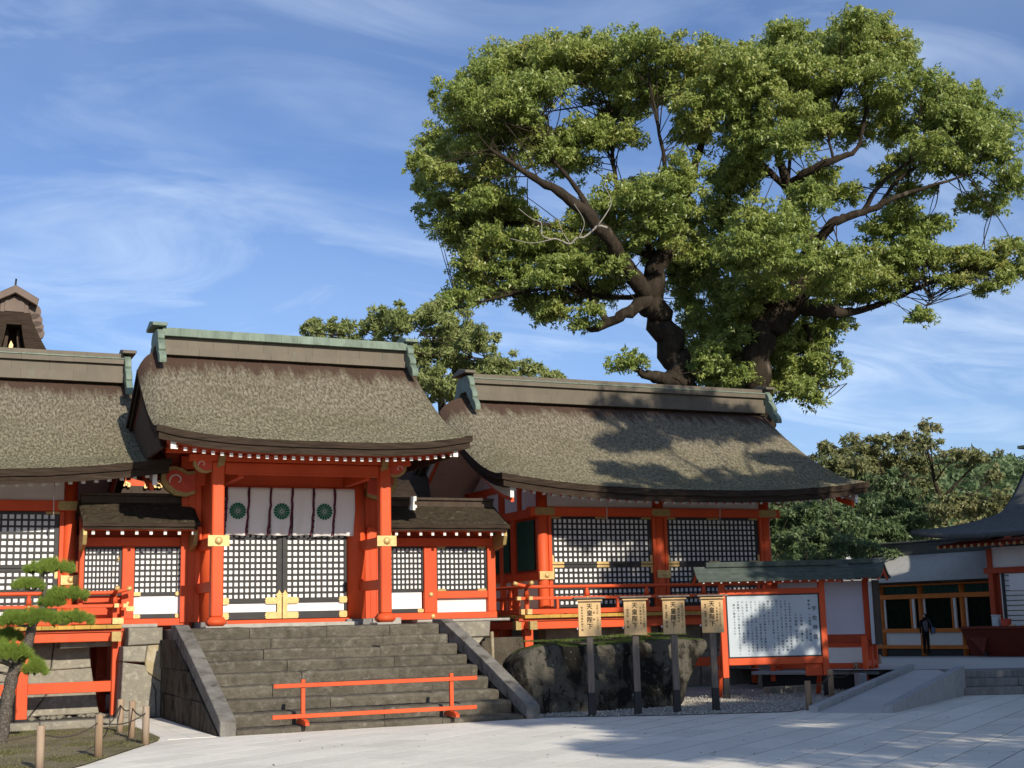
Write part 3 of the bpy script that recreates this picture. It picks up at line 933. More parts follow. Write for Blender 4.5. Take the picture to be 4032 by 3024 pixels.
# ------------------------------------------------------------------ thatched roofs
def thatch_roof(par, x0, x1, yr, zr, ye, ze, up=0.24, flare=0.25, t1=0.125, t2=0.155, back=True, seed=0, pw=1.45, name='thatch', nu=90, nv=36, ex=3.2, roll=0.42, tmat='thatch'):
    """Curved bark roof. zr: height at the ridge line, ze: top of the eave edge at mid span. x0,x1: verge at the eave."""
    xc, hw1 = (x0 + x1) / 2, (x1 - x0) / 2
    hw0 = hw1 - flare
    def pt(s, v, yflip=1, inset=0.0, drop=0.0):
        # s in -1..1 along the ridge, v 0 ridge .. 1 eave
        hw = hw0 + flare * v ** 2.2 - inset
        x = xc + s * hw
        y = yr + (ye + inset * 0.8 - yr) * v * yflip
        z = ze + (zr - ze) * ((1 - v) ** pw * 0.72 + (1 - v) * 0.28)
        z += up * (abs(s) ** ex) * v ** 1.6
        e = max(0.0, (abs(s) - 0.86) / 0.14)
        z -= roll * e * e * (1 - v) ** 0.8
        return [x, y, z - drop]
    us = np.linspace(-1, 1, nu + 1)
    vs_ = np.linspace(0, 1, nv + 1) ** 0.95
    slope_len = math.hypot(yr - ye, zr - ze)
    sides = (1, -1) if back else (1,)
    verts, faces, uvs = [], [], []
    for fl in sides:
        b = len(verts)
        for j, v in enumerate(vs_):
            for i, s in enumerate(us):
                p = pt(s, v, fl)
                # rounded verge and eave shoulders, lumpy surface
                e = max(0.0, (abs(s) - 0.965) / 0.035)
                p[2] -= 0.05 * e * e
                if v > 0.97:
                    p[2] -= 0.03 * ((v - 0.97) / 0.03) ** 2
                q = Vector((p[0] * 1.6, p[1] * 1.6, seed))
                p[2] += 0.022 * noise.noise(q) + 0.014 * noise.noise(q * 4.0) + 0.008 * noise.noise(q * 11.0)
                verts.append(p)
                uvs.append((p[0] + seed * 3.7, v * slope_len))
        for j in range(nv):
            for i in range(nu):
                a = b + j * (nu + 1) + i
                q = (a, a + nu + 1, a + nu + 2, a + 1)
                faces.append(q if fl == 1 else q[::-1])
    put(par, name, mesh_data(name, verts, faces, tmat, True, uvs))
    # layered edge: upper and lower course round eave and verges
    def band(nm, inset, d0, d1, mat):
        V, Fc = [], []
        for fl in sides:
            prof = []
            for s in np.linspace(-1, 1, 41):
                prof.append((s, 1.0))
            path = [(-1, v) for v in np.linspace(0, 1, 19)] + [(s, 1.0) for s in np.linspace(-1, 1, 41)[1:-1]] + [(1, v) for v in np.linspace(1, 0, 19)]
            b = len(V)
            for s, v in path:
                top = pt(s, v, fl, inset, 0)
                base = pt(s, v, fl, inset, 0)
                jit = 0.012 * noise.noise(Vector((top[0] * 2.3, top[1] * 2.3, seed + d0 * 40)))
                inn = pt(s * (1 - 0.30 / hw1) if abs(s) > 0.999 else s * 0.97, v * 0.90 if v > 0.95 else v, fl, inset, 0)
                V.append((top[0], top[1], top[2] - d0 + 0.012))
                V.append((base[0], base[1], base[2] - d1 + jit))
                V.append((inn[0], inn[1], min(inn[2], top[2] + 0.8) - d1 - 0.02))
            for i in range(len(path) - 1):
                a = b + 3 * i
                f1 = (a, a + 1, a + 4, a + 3)
                f2 = (a + 1, a + 2, a + 5, a + 4)
                if fl == -1:
                    f1, f2 = f1[::-1], f2[::-1]
                Fc += [f1, f2]
        put(par, nm, mesh_data(nm, V, Fc, mat, False))
    # dark underside of the overhanging verges
    for fl in sides:
        for sa, sb in ((-0.985, -1 + 0.34 / hw1), (1 - 0.34 / hw1, 0.985)):
            Vl, Fl, b = [], [], 0
            for v in np.linspace(0.0, 0.93, 16):
                for s in (sa, sb):
                    Vl.append(pt(s, v, fl, 0.06, 0.06 + t1 + t2))
            for i in range(15):
                Fl.append((b + 2 * i, b + 2 * i + 1, b + 2 * i + 3, b + 2 * i + 2))
            put(par, 'verge_lining', mesh_data('verge_lining', Vl, Fl, 'dark_wood', True))
    band('thatch_edge', 0.0, 0.04, 0.04 + t1, 'bark_edge')
    band('thatch_under_edge', 0.055, 0.04 + t1 - 0.01, 0.04 + t1 + t2, 'bark_edge')
    return pt

def ridge(par, x0, x1, y, z0, layers, piece=0.46):
    """layers: (half width, z bottom, z top, material, sheet length or None)"""
    for hw, a, b, mat, L in layers:
        if L:
            n = max(1, round((x1 - x0) / L))
            for i in range(n):
                xa, xb = x0 + (x1 - x0) * i / n, x0 + (x1 - x0) * (i + 1) / n
                dz = random.uniform(-0.002, 0.002)
                B(par, 'ridge_sheet', xa + 0.0008, xb - 0.0008, y - hw, y + hw, a + dz, b + dz, mat, 0.002)
        else:
            B(par, 'ridge_course', x0, x1, y - hw, y + hw, a, b, mat, 0.008)

def scallop(hw_top, z_top, hw_bot, z_bot, n=3, side=1):
    pts = []
    for k in range(n):
        za, zb = z_top + (z_bot - z_top) * k / n, z_top + (z_bot - z_top) * (k + 1) / n
        ha, hb = hw_top + (hw_bot - hw_top) * k / n, hw_top + (hw_bot - hw_top) * (k + 1) / n
        for t in np.linspace(0, 1, 7)[:-1] if k < n - 1 else np.linspace(0, 1, 8):
            bul = math.sin(t * math.pi) * 0.075
            pts.append((side * (ha + (hb - ha) * t + bul), za + (zb - za) * t))
        pts.append((side * (hb - 0.03), zb))
    return pts

def ridge_end(par, x, y, z, sgn, hw, drop, cap_h=0.13, cap_mat='copper_green', mat='copper_green'):
    """End plate with scrolled fins that ride down both slopes, and a little hipped cap on top."""
    r = scallop(hw, z - 0.05, hw + drop * 0.52, z - drop, 3, 1)
    l = scallop(hw, z - 0.05, hw + drop * 0.52, z - drop, 3, -1)
    inner = [(hw + drop * 0.52 - 0.17, z - drop + 0.02), (hw * 0.6, z - drop * 0.45), (-hw * 0.6, z - drop * 0.45), (-(hw + drop * 0.52 - 0.17), z - drop + 0.02)]
    pts = r + inner + l[::-1]
    put(par, 'ridge_end', prism_mesh(pts, 0.16, mat, 'ridge_end', 0.012), Matrix.Translation((x - 0.08, y, 0)) @ M_YZ)
    w = hw + 0.17
    cap = [(-w, z + 0.0), (w, z + 0.0), (w, z + cap_h * 0.55), (0, z + cap_h + 0.05), (-w, z + cap_h * 0.55)]
    put(par, 'ridge_end_cap', prism_mesh(cap, 0.34, cap_mat, 'ridge_end_cap', 0.012), Matrix.Translation((x - 0.17 + sgn * 0.03, y, 0)) @ M_YZ)

def rafters(par, xs, y0, z0, y1, z1, w=0.07, h=0.085, mat='vermilion', tip='white_paint', dzf=None, tl=0.0):
    for x in xs:
        dz = dzf(x) if dzf else 0.0
        r = bar(par, 'rafter', (x, y0, z0 + dz), (x, y1, z1 + dz * 0.3), w, h, mat, 0.004)
        # white painted end grain
        B(r, 'rafter_tip', x - w / 2 - 0.002, x + w / 2 + 0.002, y0 - 0.014, y0 + 0.006, z0 + dz - h * 0.55, z0 + dz + h * 0.5, tip, 0.003)

# ------------------------------------------------------------------ the gate
gate = thing('shrine_gate', 'vermilion shrine gate with thatched roof above the stone staircase', 'gate', (7.9, 31, 1.85))
GX0, GX1, GYR, GYE = 4.42, 11.44, 31.0, 27.7
gpt = thatch_roof(gate, GX0, GX1, GYR, 8.22, GYE, 5.80, up=0.25, flare=0.05, seed=1)
ridge(gate, 4.98, 10.94, GYR, 8.1, [(0.30, 8.10, 8.26, 'copper_brown', 0.86), (0.22, 8.262, 8.52, 'copper_brown', 0.62), (0.36, 8.53, 8.72, 'copper_green', 0.40)])
ridge_end(gate, 4.93, GYR, 8.74, -1, 0.30, 0.92, mat='copper_green')
ridge_end(gate, 11.0, GYR, 8.74, 1, 0.30, 0.92, mat='copper_green')
def gdz(x):
    s = (x - 7.93) / 3.3
    return 0.20 * abs(s) ** 3.2
# eave boards and rafters
def eave_board(par, name, x0, x1, y, z0, z1, dzf, mat, d=0.06, n=24):
    V, Fc = [], []
    for i in range(n + 1):
        x = x0 + (x1 - x0) * i / n
        dz = dzf(x)
        V += [(x, y, z0 + dz), (x, y, z1 + dz), (x, y + d, z1 + dz), (x, y + d, z0 + dz)]
    for i in range(n):
        a = 4 * i
        for k in range(4):
            Fc.append((a + k, a + 4 + k, a + 4 + (k + 1) % 4, a + (k + 1) % 4))
    Fc += [(0, 1, 2, 3), (4 * n + 3, 4 * n + 2, 4 * n + 1, 4 * n)]
    bm = bmesh.new()
    bmv = [bm.verts.new(v) for v in V]
    for f in Fc:
        bm.faces.new([bmv[i] for i in f])
    bmesh.ops.recalc_face_normals(bm, faces=bm.faces[:])
    me = bpy.data.meshes.new(name); bm.to_mesh(me); bm.free()
    me.materials.append(MATS[mat])
    return put(par, name, me)
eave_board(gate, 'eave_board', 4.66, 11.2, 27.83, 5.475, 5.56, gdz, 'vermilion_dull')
rafters(gate, np.linspace(4.86, 11.0, 33), 27.93, 5.43, 30.9, 6.98, 0.07, 0.085, dzf=gdz)
# boards above the rafters
def soffit(par, x0, x1, y0, z0, y1, z1, dzf, mat, n=20, name='soffit'):
    V, Fc = [], []
    for i in range(n + 1):
        x = x0 + (x1 - x0) * i / n
        V += [(x, y0, z0 + dzf(x)), (x, y1, z1 + 0.3 * dzf(x))]
    for i in range(n):
        Fc.append((2 * i, 2 * i + 1, 2 * i + 3, 2 * i + 2))
    return put(par, name, mesh_data(name, V, Fc, mat))
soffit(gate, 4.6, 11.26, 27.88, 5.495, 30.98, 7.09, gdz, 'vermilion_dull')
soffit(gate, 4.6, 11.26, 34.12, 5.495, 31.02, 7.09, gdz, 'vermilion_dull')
# bargeboards along the verges, with white ends
def bargeboard(par, x, ptf, s, yr, h=0.15, th=0.06, mat='vermilion', tip='white_paint', drop=0.33, v1=0.985, fl=1, endw=0.26, thick=0.06):
    top = []
    for v in np.linspace(0.02, v1, 16):
        p = ptf(s, v, fl)
        top.append((p[1], p[2] - drop))
    pts = top + [(y + 0.02 * fl, z - h) for y, z in top[::-1]]
    put(par, 'bargeboard', prism_mesh(pts, thick, mat, 'bargeboard'), Matrix.Translation((x - thick / 2, 0, 0)) @ M_YZ)
    y, z = top[-1]
    B(par, 'bargeboard_end', x - thick / 2 - 0.015, x + thick / 2 + 0.015, min(y, y - 0.02 * fl), max(y, y - 0.02 * fl), z - h - 0.02, z + 0.0, tip, 0.002)
for s, x in ((-1, 4.79), (1, 10.98 + 0.09)):
    for fl in (1, -1):
        bargeboard(gate, x, gpt, s * 0.96, GYR, fl=fl, v1=0.955, thick=0.085)
for x in (4.64, 11.22):  # dark sheets added across the gable openings, standing in for shade there
    put(gate, 'gable_panel', prism_mesh([(28.25, 5.60), (33.75, 5.60), (31.15, 7.50), (30.85, 7.50)], 0.06, 'dark_wood', 'gable_panel'), Matrix.Translation((x - 0.03, 0, 0)) @ M_YZ)
# front pillars: square with chamfered corners and moulded bases
for x in (5.975, 9.79):
    p = B(gate, 'front_pillar', x - 0.13, x + 0.13, 28.97, 29.23, 2.09, 5.44, 'vermilion', 0.028)
    base = [(0.135 * 1.41, 0), (0.185 * 1.41, 0.05), (0.195 * 1.41, 0.11), (0.15 * 1.41, 0.17), (0.135 * 1.41, 0.20)]
    put(p, 'pillar_base', lathe_mesh(base, 'vermilion', 4), Matrix.Translation((x, 29.10, 1.895)) @ Matrix.Rotation(math.radians(45), 4, 'Z'))
    FIT(p, 'gilt_plate', x + 0.01, 3.715, 28.962, 0.46, 0.235, 'gold', False)
    boss(p, 'gilt_boss', x + 0.01, 3.715, 28.952, 0.085)
    B(stair, 'pillar_footing', x - 0.26, x + 0.26, 28.86, 29.4, 1.842, 1.895, 'granite_sill', 0.01)
# main posts, wing boards and the ties running back to them
for x, sg in ((6.24, -1), (9.72, 1)):
    CYL(gate, 'main_post', x, 31.08, 1.99, 5.5, 0.245, 'vermilion', 0.235, 24)
    B(gate, 'post_footing', x - 0.33, x + 0.33, 30.7, 31.45, 1.846, 1.99, 'granite_dark', 0.015)
    xw0, xw1 = (x + 0.2, x + 0.68) if sg > 0 else (x - 0.68, x - 0.2)
    for i in range(3):
        a = xw0 + (xw1 - xw0) * i / 3
        B(gate, 'wing_plank', a + 0.002, a + (xw1 - xw0) / 3 - 0.002, 31.06 + 0.004 * i, 31.12, 2.0, 5.2, 'vermilion', 0.004)
    xb = x + (0.09 if sg > 0 else -0.27 + 0.01)
    for z0, z1 in ((3.60, 3.83), (2.64, 2.86)):
        B(gate, 'tie_beam', xb - 0.09 + 0.02, xb + 0.09 + 0.02, 29.235, 31.05, z0, z1, 'vermilion', 0.01)
    # short nosing that pokes through beside the post
    nos = [(0, 0), (0.18, 0), (0.24, 0.10), (0.24, 0.22), (0.16, 0.30), (0.03, 0.31), (0, 0.28)]
    put(gate, 'tie_nosing', prism_mesh([(px * (1 if sg > 0 else -1), pz) for px, pz in nos], 0.10, 'vermilion', 'tie_nosing', 0.01), Matrix.Translation((x + 0.24 * sg, 31.0, 3.86)) @ M_XZ)
    # upper tie from pillar head to main post
    B(gate, 'head_tie', x - 0.28 * sg - 0.07, x - 0.28 * sg + 0.07, 29.24, 30.9, 5.12, 5.36, 'vermilion', 0.01)
# beams
B(gate, 'front_beam', 5.35, 10.42, 29.0, 29.22, 5.445, 5.60, 'vermilion', 0.015)
B(gate, 'front_tie', 6.11, 9.655, 29.03, 29.19, 5.18, 5.435, 'vermilion', 0.02)
B(gate, 'front_tie_moulding', 6.14, 9.63, 29.01, 29.028, 5.16, 5.20, 'vermilion', 0.004)
B(gate, 'door_lintel', 5.7, 10.26, 30.93, 31.2, 5.10, 5.46, 'vermilion', 0.015)
B(gate, 'upper_beam', 5.5, 10.4, 30.9, 31.16, 5.47, 5.78, 'vermilion', 0.015)
B(gate, 'purlin', 4.85, 11.0, 29.02, 29.2, 5.62, 5.74, 'vermilion', 0.01)
# frog-leg struts and blocks above the front beam
frog = [(-0.42, 0), (0.42, 0), (0.36, 0.07), (0.20, 0.10), (0.12, 0.20), (-0.12, 0.20), (-0.20, 0.10), (-0.36, 0.07)]
put(gate, 'frog_leg_strut', prism_mesh(frog, 0.10, 'vermilion', 'frog_leg_strut', 0.008), Matrix.Translation((7.88, 29.02, 5.50)) @ M_XZ)
put(gate, 'bracket_block', prism_mesh([(-0.12, 0), (0.12, 0), (0.2, 0.09), (0.2, 0.17), (-0.2, 0.17), (-0.2, 0.09)], 0.14, 'vermilion', 'bracket_block'), Matrix.Translation((8.42, 28.99, 5.52)) @ M_XZ)
B(gate, 'upper_board', 5.2, 10.7, 31.2, 31.24, 5.46, 7.0, 'vermilion_dull', 0)
# curled cloud nosings at the pillar heads
def cloud(par, x, y, z, sx, sc, d=0.12):
    out = [(0, -0.10), (0.14, -0.15), (0.30, -0.13), (0.42, -0.05), (0.50, 0.06), (0.50, 0.18), (0.43, 0.28), (0.31, 0.31), (0.20, 0.28), (0.12, 0.23), (0.0, 0.24)]
    inn = [(0, -0.05), (0.13, -0.09), (0.27, -0.06), (0.37, 0.02), (0.43, 0.10), (0.43, 0.17), (0.38, 0.23), (0.30, 0.25), (0.21, 0.22), (0.12, 0.17), (0.0, 0.19)]
    f = lambda q: [(px * sc * sx, pz * sc) for px, pz in q]
    c = put(par, 'cloud_nosing', prism_mesh(f(out), d, 'dull_gold', 'cloud_nosing', 0.008), Matrix.Translation((x, y, z)) @ M_XZ)
    put(c, 'cloud_face', prism_mesh(f(inn), 0.02, 'cloud_red', 'cloud_face', 0.004), Matrix.Translation((x, y - d - 0.002, z)) @ M_XZ)
    sp = []
    for i in range(26):
        t = i / 25
        a = t * 4.4 - 0.3
        r = (0.115 - 0.085 * t) * sc
        sp.append((x + sx * (0.27 * sc + r * math.cos(a)), y - d - 0.024, z + 0.09 * sc + r * math.sin(a)))
    put(c, 'spiral_line', tube_mesh(sp, 0.009 * sc + 0.002, 'white_paint', 5))
    return c
for x, sg in ((5.84, -1), (9.92, 1)):
    cloud(gate, x, 29.16, 5.30, sg, 0.80)
    cloud(gate, x + 0.02 * sg, 30.98, 5.06, sg, 1.55, 0.16)
    # gilded tongues below the beam ends
    put(gate, 'gilt_tongue', prism_mesh([(0, 0), (0.16, 0.05), (0.20, 0.28), (0.06, 0.30)], 0.06, 'dull_gold', 'gilt_tongue'), Matrix.Translation((x - sg * 0.02 + (0.06 if sg < 0 else -0.24), 28.99, 5.30)) @ M_XZ)
# doors
for side, (x0, x1) in enumerate(((6.50, 7.893), (7.907, 9.47))):
    d = lattice(gate, 'door_leaf', x0, x1, 2.40, 4.9, 31.02, 10 if side == 0 else 10, 17, 0.042, (0.03 if side == 0 else 0.125, 0.125 if side == 0 else 0.06, 0.115, 0.05))
    B(d, 'lower_panel', x0 + 0.03, x1 - 0.03, 31.03, 31.07, 2.2, 2.402, 'paper_white', 0)
    B(d, 'bottom_rail', x0, x1, 31.0, 31.045, 2.03, 2.20, 'black_lacquer', 0.006)
    for st0, st1 in (((x0, x0 + 0.03), (x1 - 0.125, x1)) if side == 0 else ((x0, x0 + 0.125), (x1 - 0.06, x1))):
        B(d, 'stile', st0, st1, 30.992, 31.046, 2.201, 2.399, 'black_lacquer', 0.004)
    # gilt corner fittings
    xm = x1 - 0.06 if side == 0 else x0 + 0.06
    sg = -1 if side == 0 else 1
    for z in (2.115, 2.455):
        FIT(d, 'gilt_fitting', xm + sg * 0.17, z, 30.988, 0.34, 0.15)
        xo = (x0 + 0.06) if side == 0 else (x1 - 0.09)
        FIT(d, 'gilt_fitting', xo, z, 30.986, 0.22, 0.15)
    put(d, 'gilt_fitting', prism_mesh([(-0.055, 0), (0.055, 0), (0.055, 0.50), (0.085, 0.55), (0.03, 0.60), (0, 0.66), (-0.03, 0.60), (-0.085, 0.55), (-0.055, 0.50)], 0.008, 'gold', 'gilt_fitting'), Matrix.Translation((xm, 30.976, 2.04)) @ M_XZ)
B(gate, 'door_sill', 6.46, 9.50, 30.86, 31.2, 1.915, 2.02, 'vermilion', 0.012)
B(gate, 'sill_stone', 6.3, 9.62, 30.55, 30.85, 1.846, 1.935, 'granite_sill', 0.012)
for x in (10.13, 10.55):
    B(gate, 'sill_stone', x - 0.13, x + 0.16, 30.62, 31.0, 1.846, 1.995, 'granite_sill', 0.012)
B(gate, 'door_backing', 6.3, 9.65, 31.2, 31.24, 2.0, 5.2, 'dark_wood', 0)

# ------------------------------------------------------------------ curtain with crests
cur = thing('gate_curtain', 'white cloth curtain with green chrysanthemum crests hung in the gateway', 'curtain', (8.1, 30.7, 5.05))
cx0, cx1 = 6.55, 9.66
wd = (cx1 - cx0) / 6
def cloth_panel(x0, x1, z0, z1, y, ph):
    n, m = 10, 14
    V, Fc = [], []
    for j in range(m + 1):
        t = j / m
        for i in range(n + 1):
            u = i / n
            x = x0 + (x1 - x0) * u
            lean = 0.03 * t * t
            yy = y + 0.022 * math.sin(u * math.pi * 2 + ph) * t + 0.014 * math.sin(u * 9 + ph * 2 + t * 3) * t
            V.append((x - lean + 0.01 * math.sin(t * 5 + ph), yy, z1 + (z0 - z1) * t + 0.012 * math.sin(u * 5 + ph) * t))
    for j in range(m):
        for i in range(n):
            a = j * (n + 1) + i
            Fc.append((a, a + n + 1, a + n + 2, a + 1))
    return mesh_data('cloth_panel', V, Fc, 'curtain_cloth', True)
for i in range(6):
    a, b = cx0 + i * wd + 0.022, cx0 + (i + 1) * wd - 0.016
    c = put(cur, 'cloth_panel', cloth_panel(a, b, 3.955 + random.uniform(-0.02, 0.02), 5.07, 30.86, i * 1.3))
    md = c.modifiers.new('thickness', 'SOLIDIFY'); md.thickness = 0.004
    if i in (0, 2, 4):
        # chrysanthemum: sixteen petals
        V, Fc = [], []
        R = 0.195
        xc, zc, yy = (a + b) / 2 - 0.008, 4.52, 30.822
        for k in range(16):
            t0 = math.tau * (k + 0.05) / 16; t1 = math.tau * (k + 0.95) / 16; tm = (t0 + t1) / 2
            base = len(V)
            V += [(xc + R * 0.13 * math.cos(tm), yy, zc + R * 0.13 * math.sin(tm)), (xc + R * 0.9 * math.cos(t0), yy, zc + R * 0.9 * math.sin(t0)), (xc + R * 0.98 * math.cos(t0 * 0.7 + tm * 0.3), yy, zc + R * 0.98 * math.sin(t0 * 0.7 + tm * 0.3)), (xc + R * math.cos(tm), yy, zc + R * math.sin(tm)), (xc + R * 0.98 * math.cos(t1 * 0.7 + tm * 0.3), yy, zc + R * 0.98 * math.sin(t1 * 0.7 + tm * 0.3)), (xc + R * 0.9 * math.cos(t1), yy, zc + R * 0.9 * math.sin(t1))]
            Fc.append(tuple(range(base, base + 6)))
        base = len(V)
        for k in range(12):
            t0 = math.tau * k / 12
            V.append((xc + R * 0.10 * math.cos(t0), yy, zc + R * 0.10 * math.sin(t0)))
        Fc.append(tuple(range(base, base + 12)))
        put(c, 'crest', mesh_data('crest', V, Fc, 'crest_green'))
for i in range(6):
    x = cx0 + i * wd
    pts = [(x + 0.012 * math.sin(t * 4 + i) - 0.03 * (t / 5) ** 2, 30.838, 5.08 - 1.13 * t / 8) for t in range(9)]
    r = put(cur, 'cord', tube_mesh(pts, 0.024, 'purple_cord', 6))
B(cur, 'curtain_rod', 6.5, 9.70, 30.84, 30.88, 5.07, 5.10, 'vermilion_dull', 0.004)

# ------------------------------------------------------------------ verandas, railings and halls
def top_rail(par, p0, p1, up0=True, up1=True, r=0.045):
    p0, p1 = Vector(p0), Vector(p1)
    d = (p1 - p0).normalized()
    pts = []
    if up0:
        pts += [p0 + Vector((0, 0, 0.10)), p0 + d * 0.16 + Vector((0, 0, 0.055)), p0 + d * 0.34 + Vector((0, 0, 0.015))]
    pts += [p0 + d * 0.55] + [p0.lerp(p1, t) for t in (0.3, 0.5, 0.7)] + [p1 - d * 0.55]
    if up1:
        pts += [p1 - d * 0.34 + Vector((0, 0, 0.015)), p1 - d * 0.16 + Vector((0, 0, 0.055)), p1 + Vector((0, 0, 0.10))]
    o = put(par, 'handrail', tube_mesh(pts, r, 'vermilion', 10))
    for e, f, on in ((pts[0], pts[1], up0), (pts[-1], pts[-2], up1)):
        if on:
            put(o, 'gilt_cap', tube_mesh([e + (e - f).normalized() * 0.006, e + (f - e) * 0.6], r + 0.006, 'gold', 10))
    return o

def rail_line(par, p0, p1, posts, ext0, ext1, zf=1.99):
    """A railing in a vertical plane from p0 to p1 (x,y); ext: overhang beyond the corner with gilt ends."""
    a, b = Vector((p0[0], p0[1], 0)), Vector((p1[0], p1[1], 0))
    d = (b - a).normalized()
    top_rail(par, a - d * ext0 * 1.15 + Vector((0, 0, zf + 0.69)), b + d * ext1 * 1.15 + Vector((0, 0, zf + 0.69)), ext0 > 0, ext1 > 0)
    for nm, z0, z1, w, ex in (('middle_rail', 0.37, 0.445, 0.085, 0.9), ('bottom_rail', 0.015, 0.135, 0.12, 0.6)):
        o = bar(par, nm, a - d * ext0 * ex + Vector((0, 0, zf + (z0 + z1) / 2)), b + d * ext1 * ex + Vector((0, 0, zf + (z0 + z1) / 2)), w, z1 - z0, 'vermilion', 0.008)
        for e, sgn, on in ((a - d * ext0 * ex, -1, ext0), (b + d * ext1 * ex, 1, ext1)):
            if on > 0:
                q = e + Vector((0, 0, zf + (z0 + z1) / 2))
                bar(o, 'gilt_cap', q - d * sgn * 0.10, q + d * sgn * 0.006, w + 0.014, z1 - z0 + 0.014, 'gold', 0.003)
    L = (b - a).length
    for t in posts:
        q = a + d * t
        bar(par, 'rail_post', q + Vector((0, 0, zf + 0.136)), q + Vector((0, 0, zf + 0.37)), 0.10, 0.085, 'vermilion', 0.006, up=d)
        o = put(par, 'rail_post', lathe_mesh([(0.075, 0), (0.068, 0.10), (0.05, 0.16), (0.052, 0.205)], 'vermilion', 4), Matrix.Translation((q.x, q.y, zf + 0.446)) @ Matrix.Rotation(math.atan2(d.y, d.x) + math.radians(45), 4, 'Z'))
        boss(o, 'gilt_boss', q.x, zf + 0.41, q.y - 0.045, 0.03) if abs(d.x) > 0.5 else None
    sp = sorted(posts)
    for t0, t1 in zip(sp[:-1], sp[1:]):
        m = (t0 + t1) / 2
        q = a + d * m
        bar(par, 'rail_strut', q + Vector((0, 0, zf + 0.136)), q + Vector((0, 0, zf + 0.37)), 0.085, 0.07, 'vermilion', 0.006, up=d)

def floor_boards(par, x0, x1, y0, y1, z0, z1, pitch=0.33, along='y'):
    if along == 'y':
        n = max(1, round((x1 - x0) / pitch))
        for i in range(n):
            a, b = x0 + (x1 - x0) * i / n, x0 + (x1 - x0) * (i + 1) / n
            B(par, 'floor_board', a + 0.002, b - 0.002, y0 + random.uniform(-0.004, 0.004), y1, z0, z1 + random.uniform(-0.002, 0.002), 'ochre_edge', 0.006)
    else:
        n = max(1, round((y1 - y0) / pitch))
        for i in range(n):
            a, b = y0 + (y1 - y0) * i / n, y0 + (y1 - y0) * (i + 1) / n
            B(par, 'floor_board', x0 + random.uniform(-0.004, 0.004), x1, a + 0.002, b - 0.002, z0, z1, 'ochre_edge', 0.006)

def bay_lattice(par, x0, x1, y=32.0, nx=20):
    """Pair of hinged lattice shutters between two columns with their gilt fittings."""
    up = lattice(par, 'shutter', x0, x1, 3.285, 4.56, y, nx, 8, 0.046, (0.10, 0.10, 0.078, 0.07))
    lo = lattice(par, 'shutter', x0, x1, 2.12, 3.277, y, nx, 7, 0.046, (0.10, 0.10, 0.12, 0.078))
    for s, z in ((up, 3.325), (lo, 3.238)):
        FIT(s, 'gilt_fitting', (x0 + x1) / 2, z, y - 0.031, 0.38, 0.066)
        FIT(s, 'gilt_fitting', x0 + 0.17, z, y - 0.033, 0.40, 0.062)
        FIT(s, 'gilt_fitting', x1 - 0.17, z, y - 0.033, 0.40, 0.062)
    for s, z0 in ((up, 3.36), (lo, 3.02)):
        for x in (x0 + 0.035, x1 - 0.035):
            put(s, 'gilt_fitting', prism_mesh([(-0.035, 0), (0.035, 0), (0.035, 0.16), (0.012, 0.155), (0, 0.20), (-0.012, 0.155), (-0.035, 0.16)] if s is up else [(-0.035, 0.18), (0.035, 0.18), (0.035, 0.03), (0.012, 0.035), (0, 0), (-0.012, 0.035), (-0.035, 0.03)], 0.006, 'gold', 'gilt_fitting'), Matrix.Translation((x, y - 0.0335, z0)) @ M_XZ)
    FIT(up, 'dark_fitting', (x0 + x1) / 2, 4.53, y - 0.031, 0.4, 0.06, 'dull_gold')
    for x in (x0 + 0.15, x1 - 0.15):
        FIT(up, 'dark_fitting', x, 4.53, y - 0.031, 0.32, 0.06, 'dull_gold')

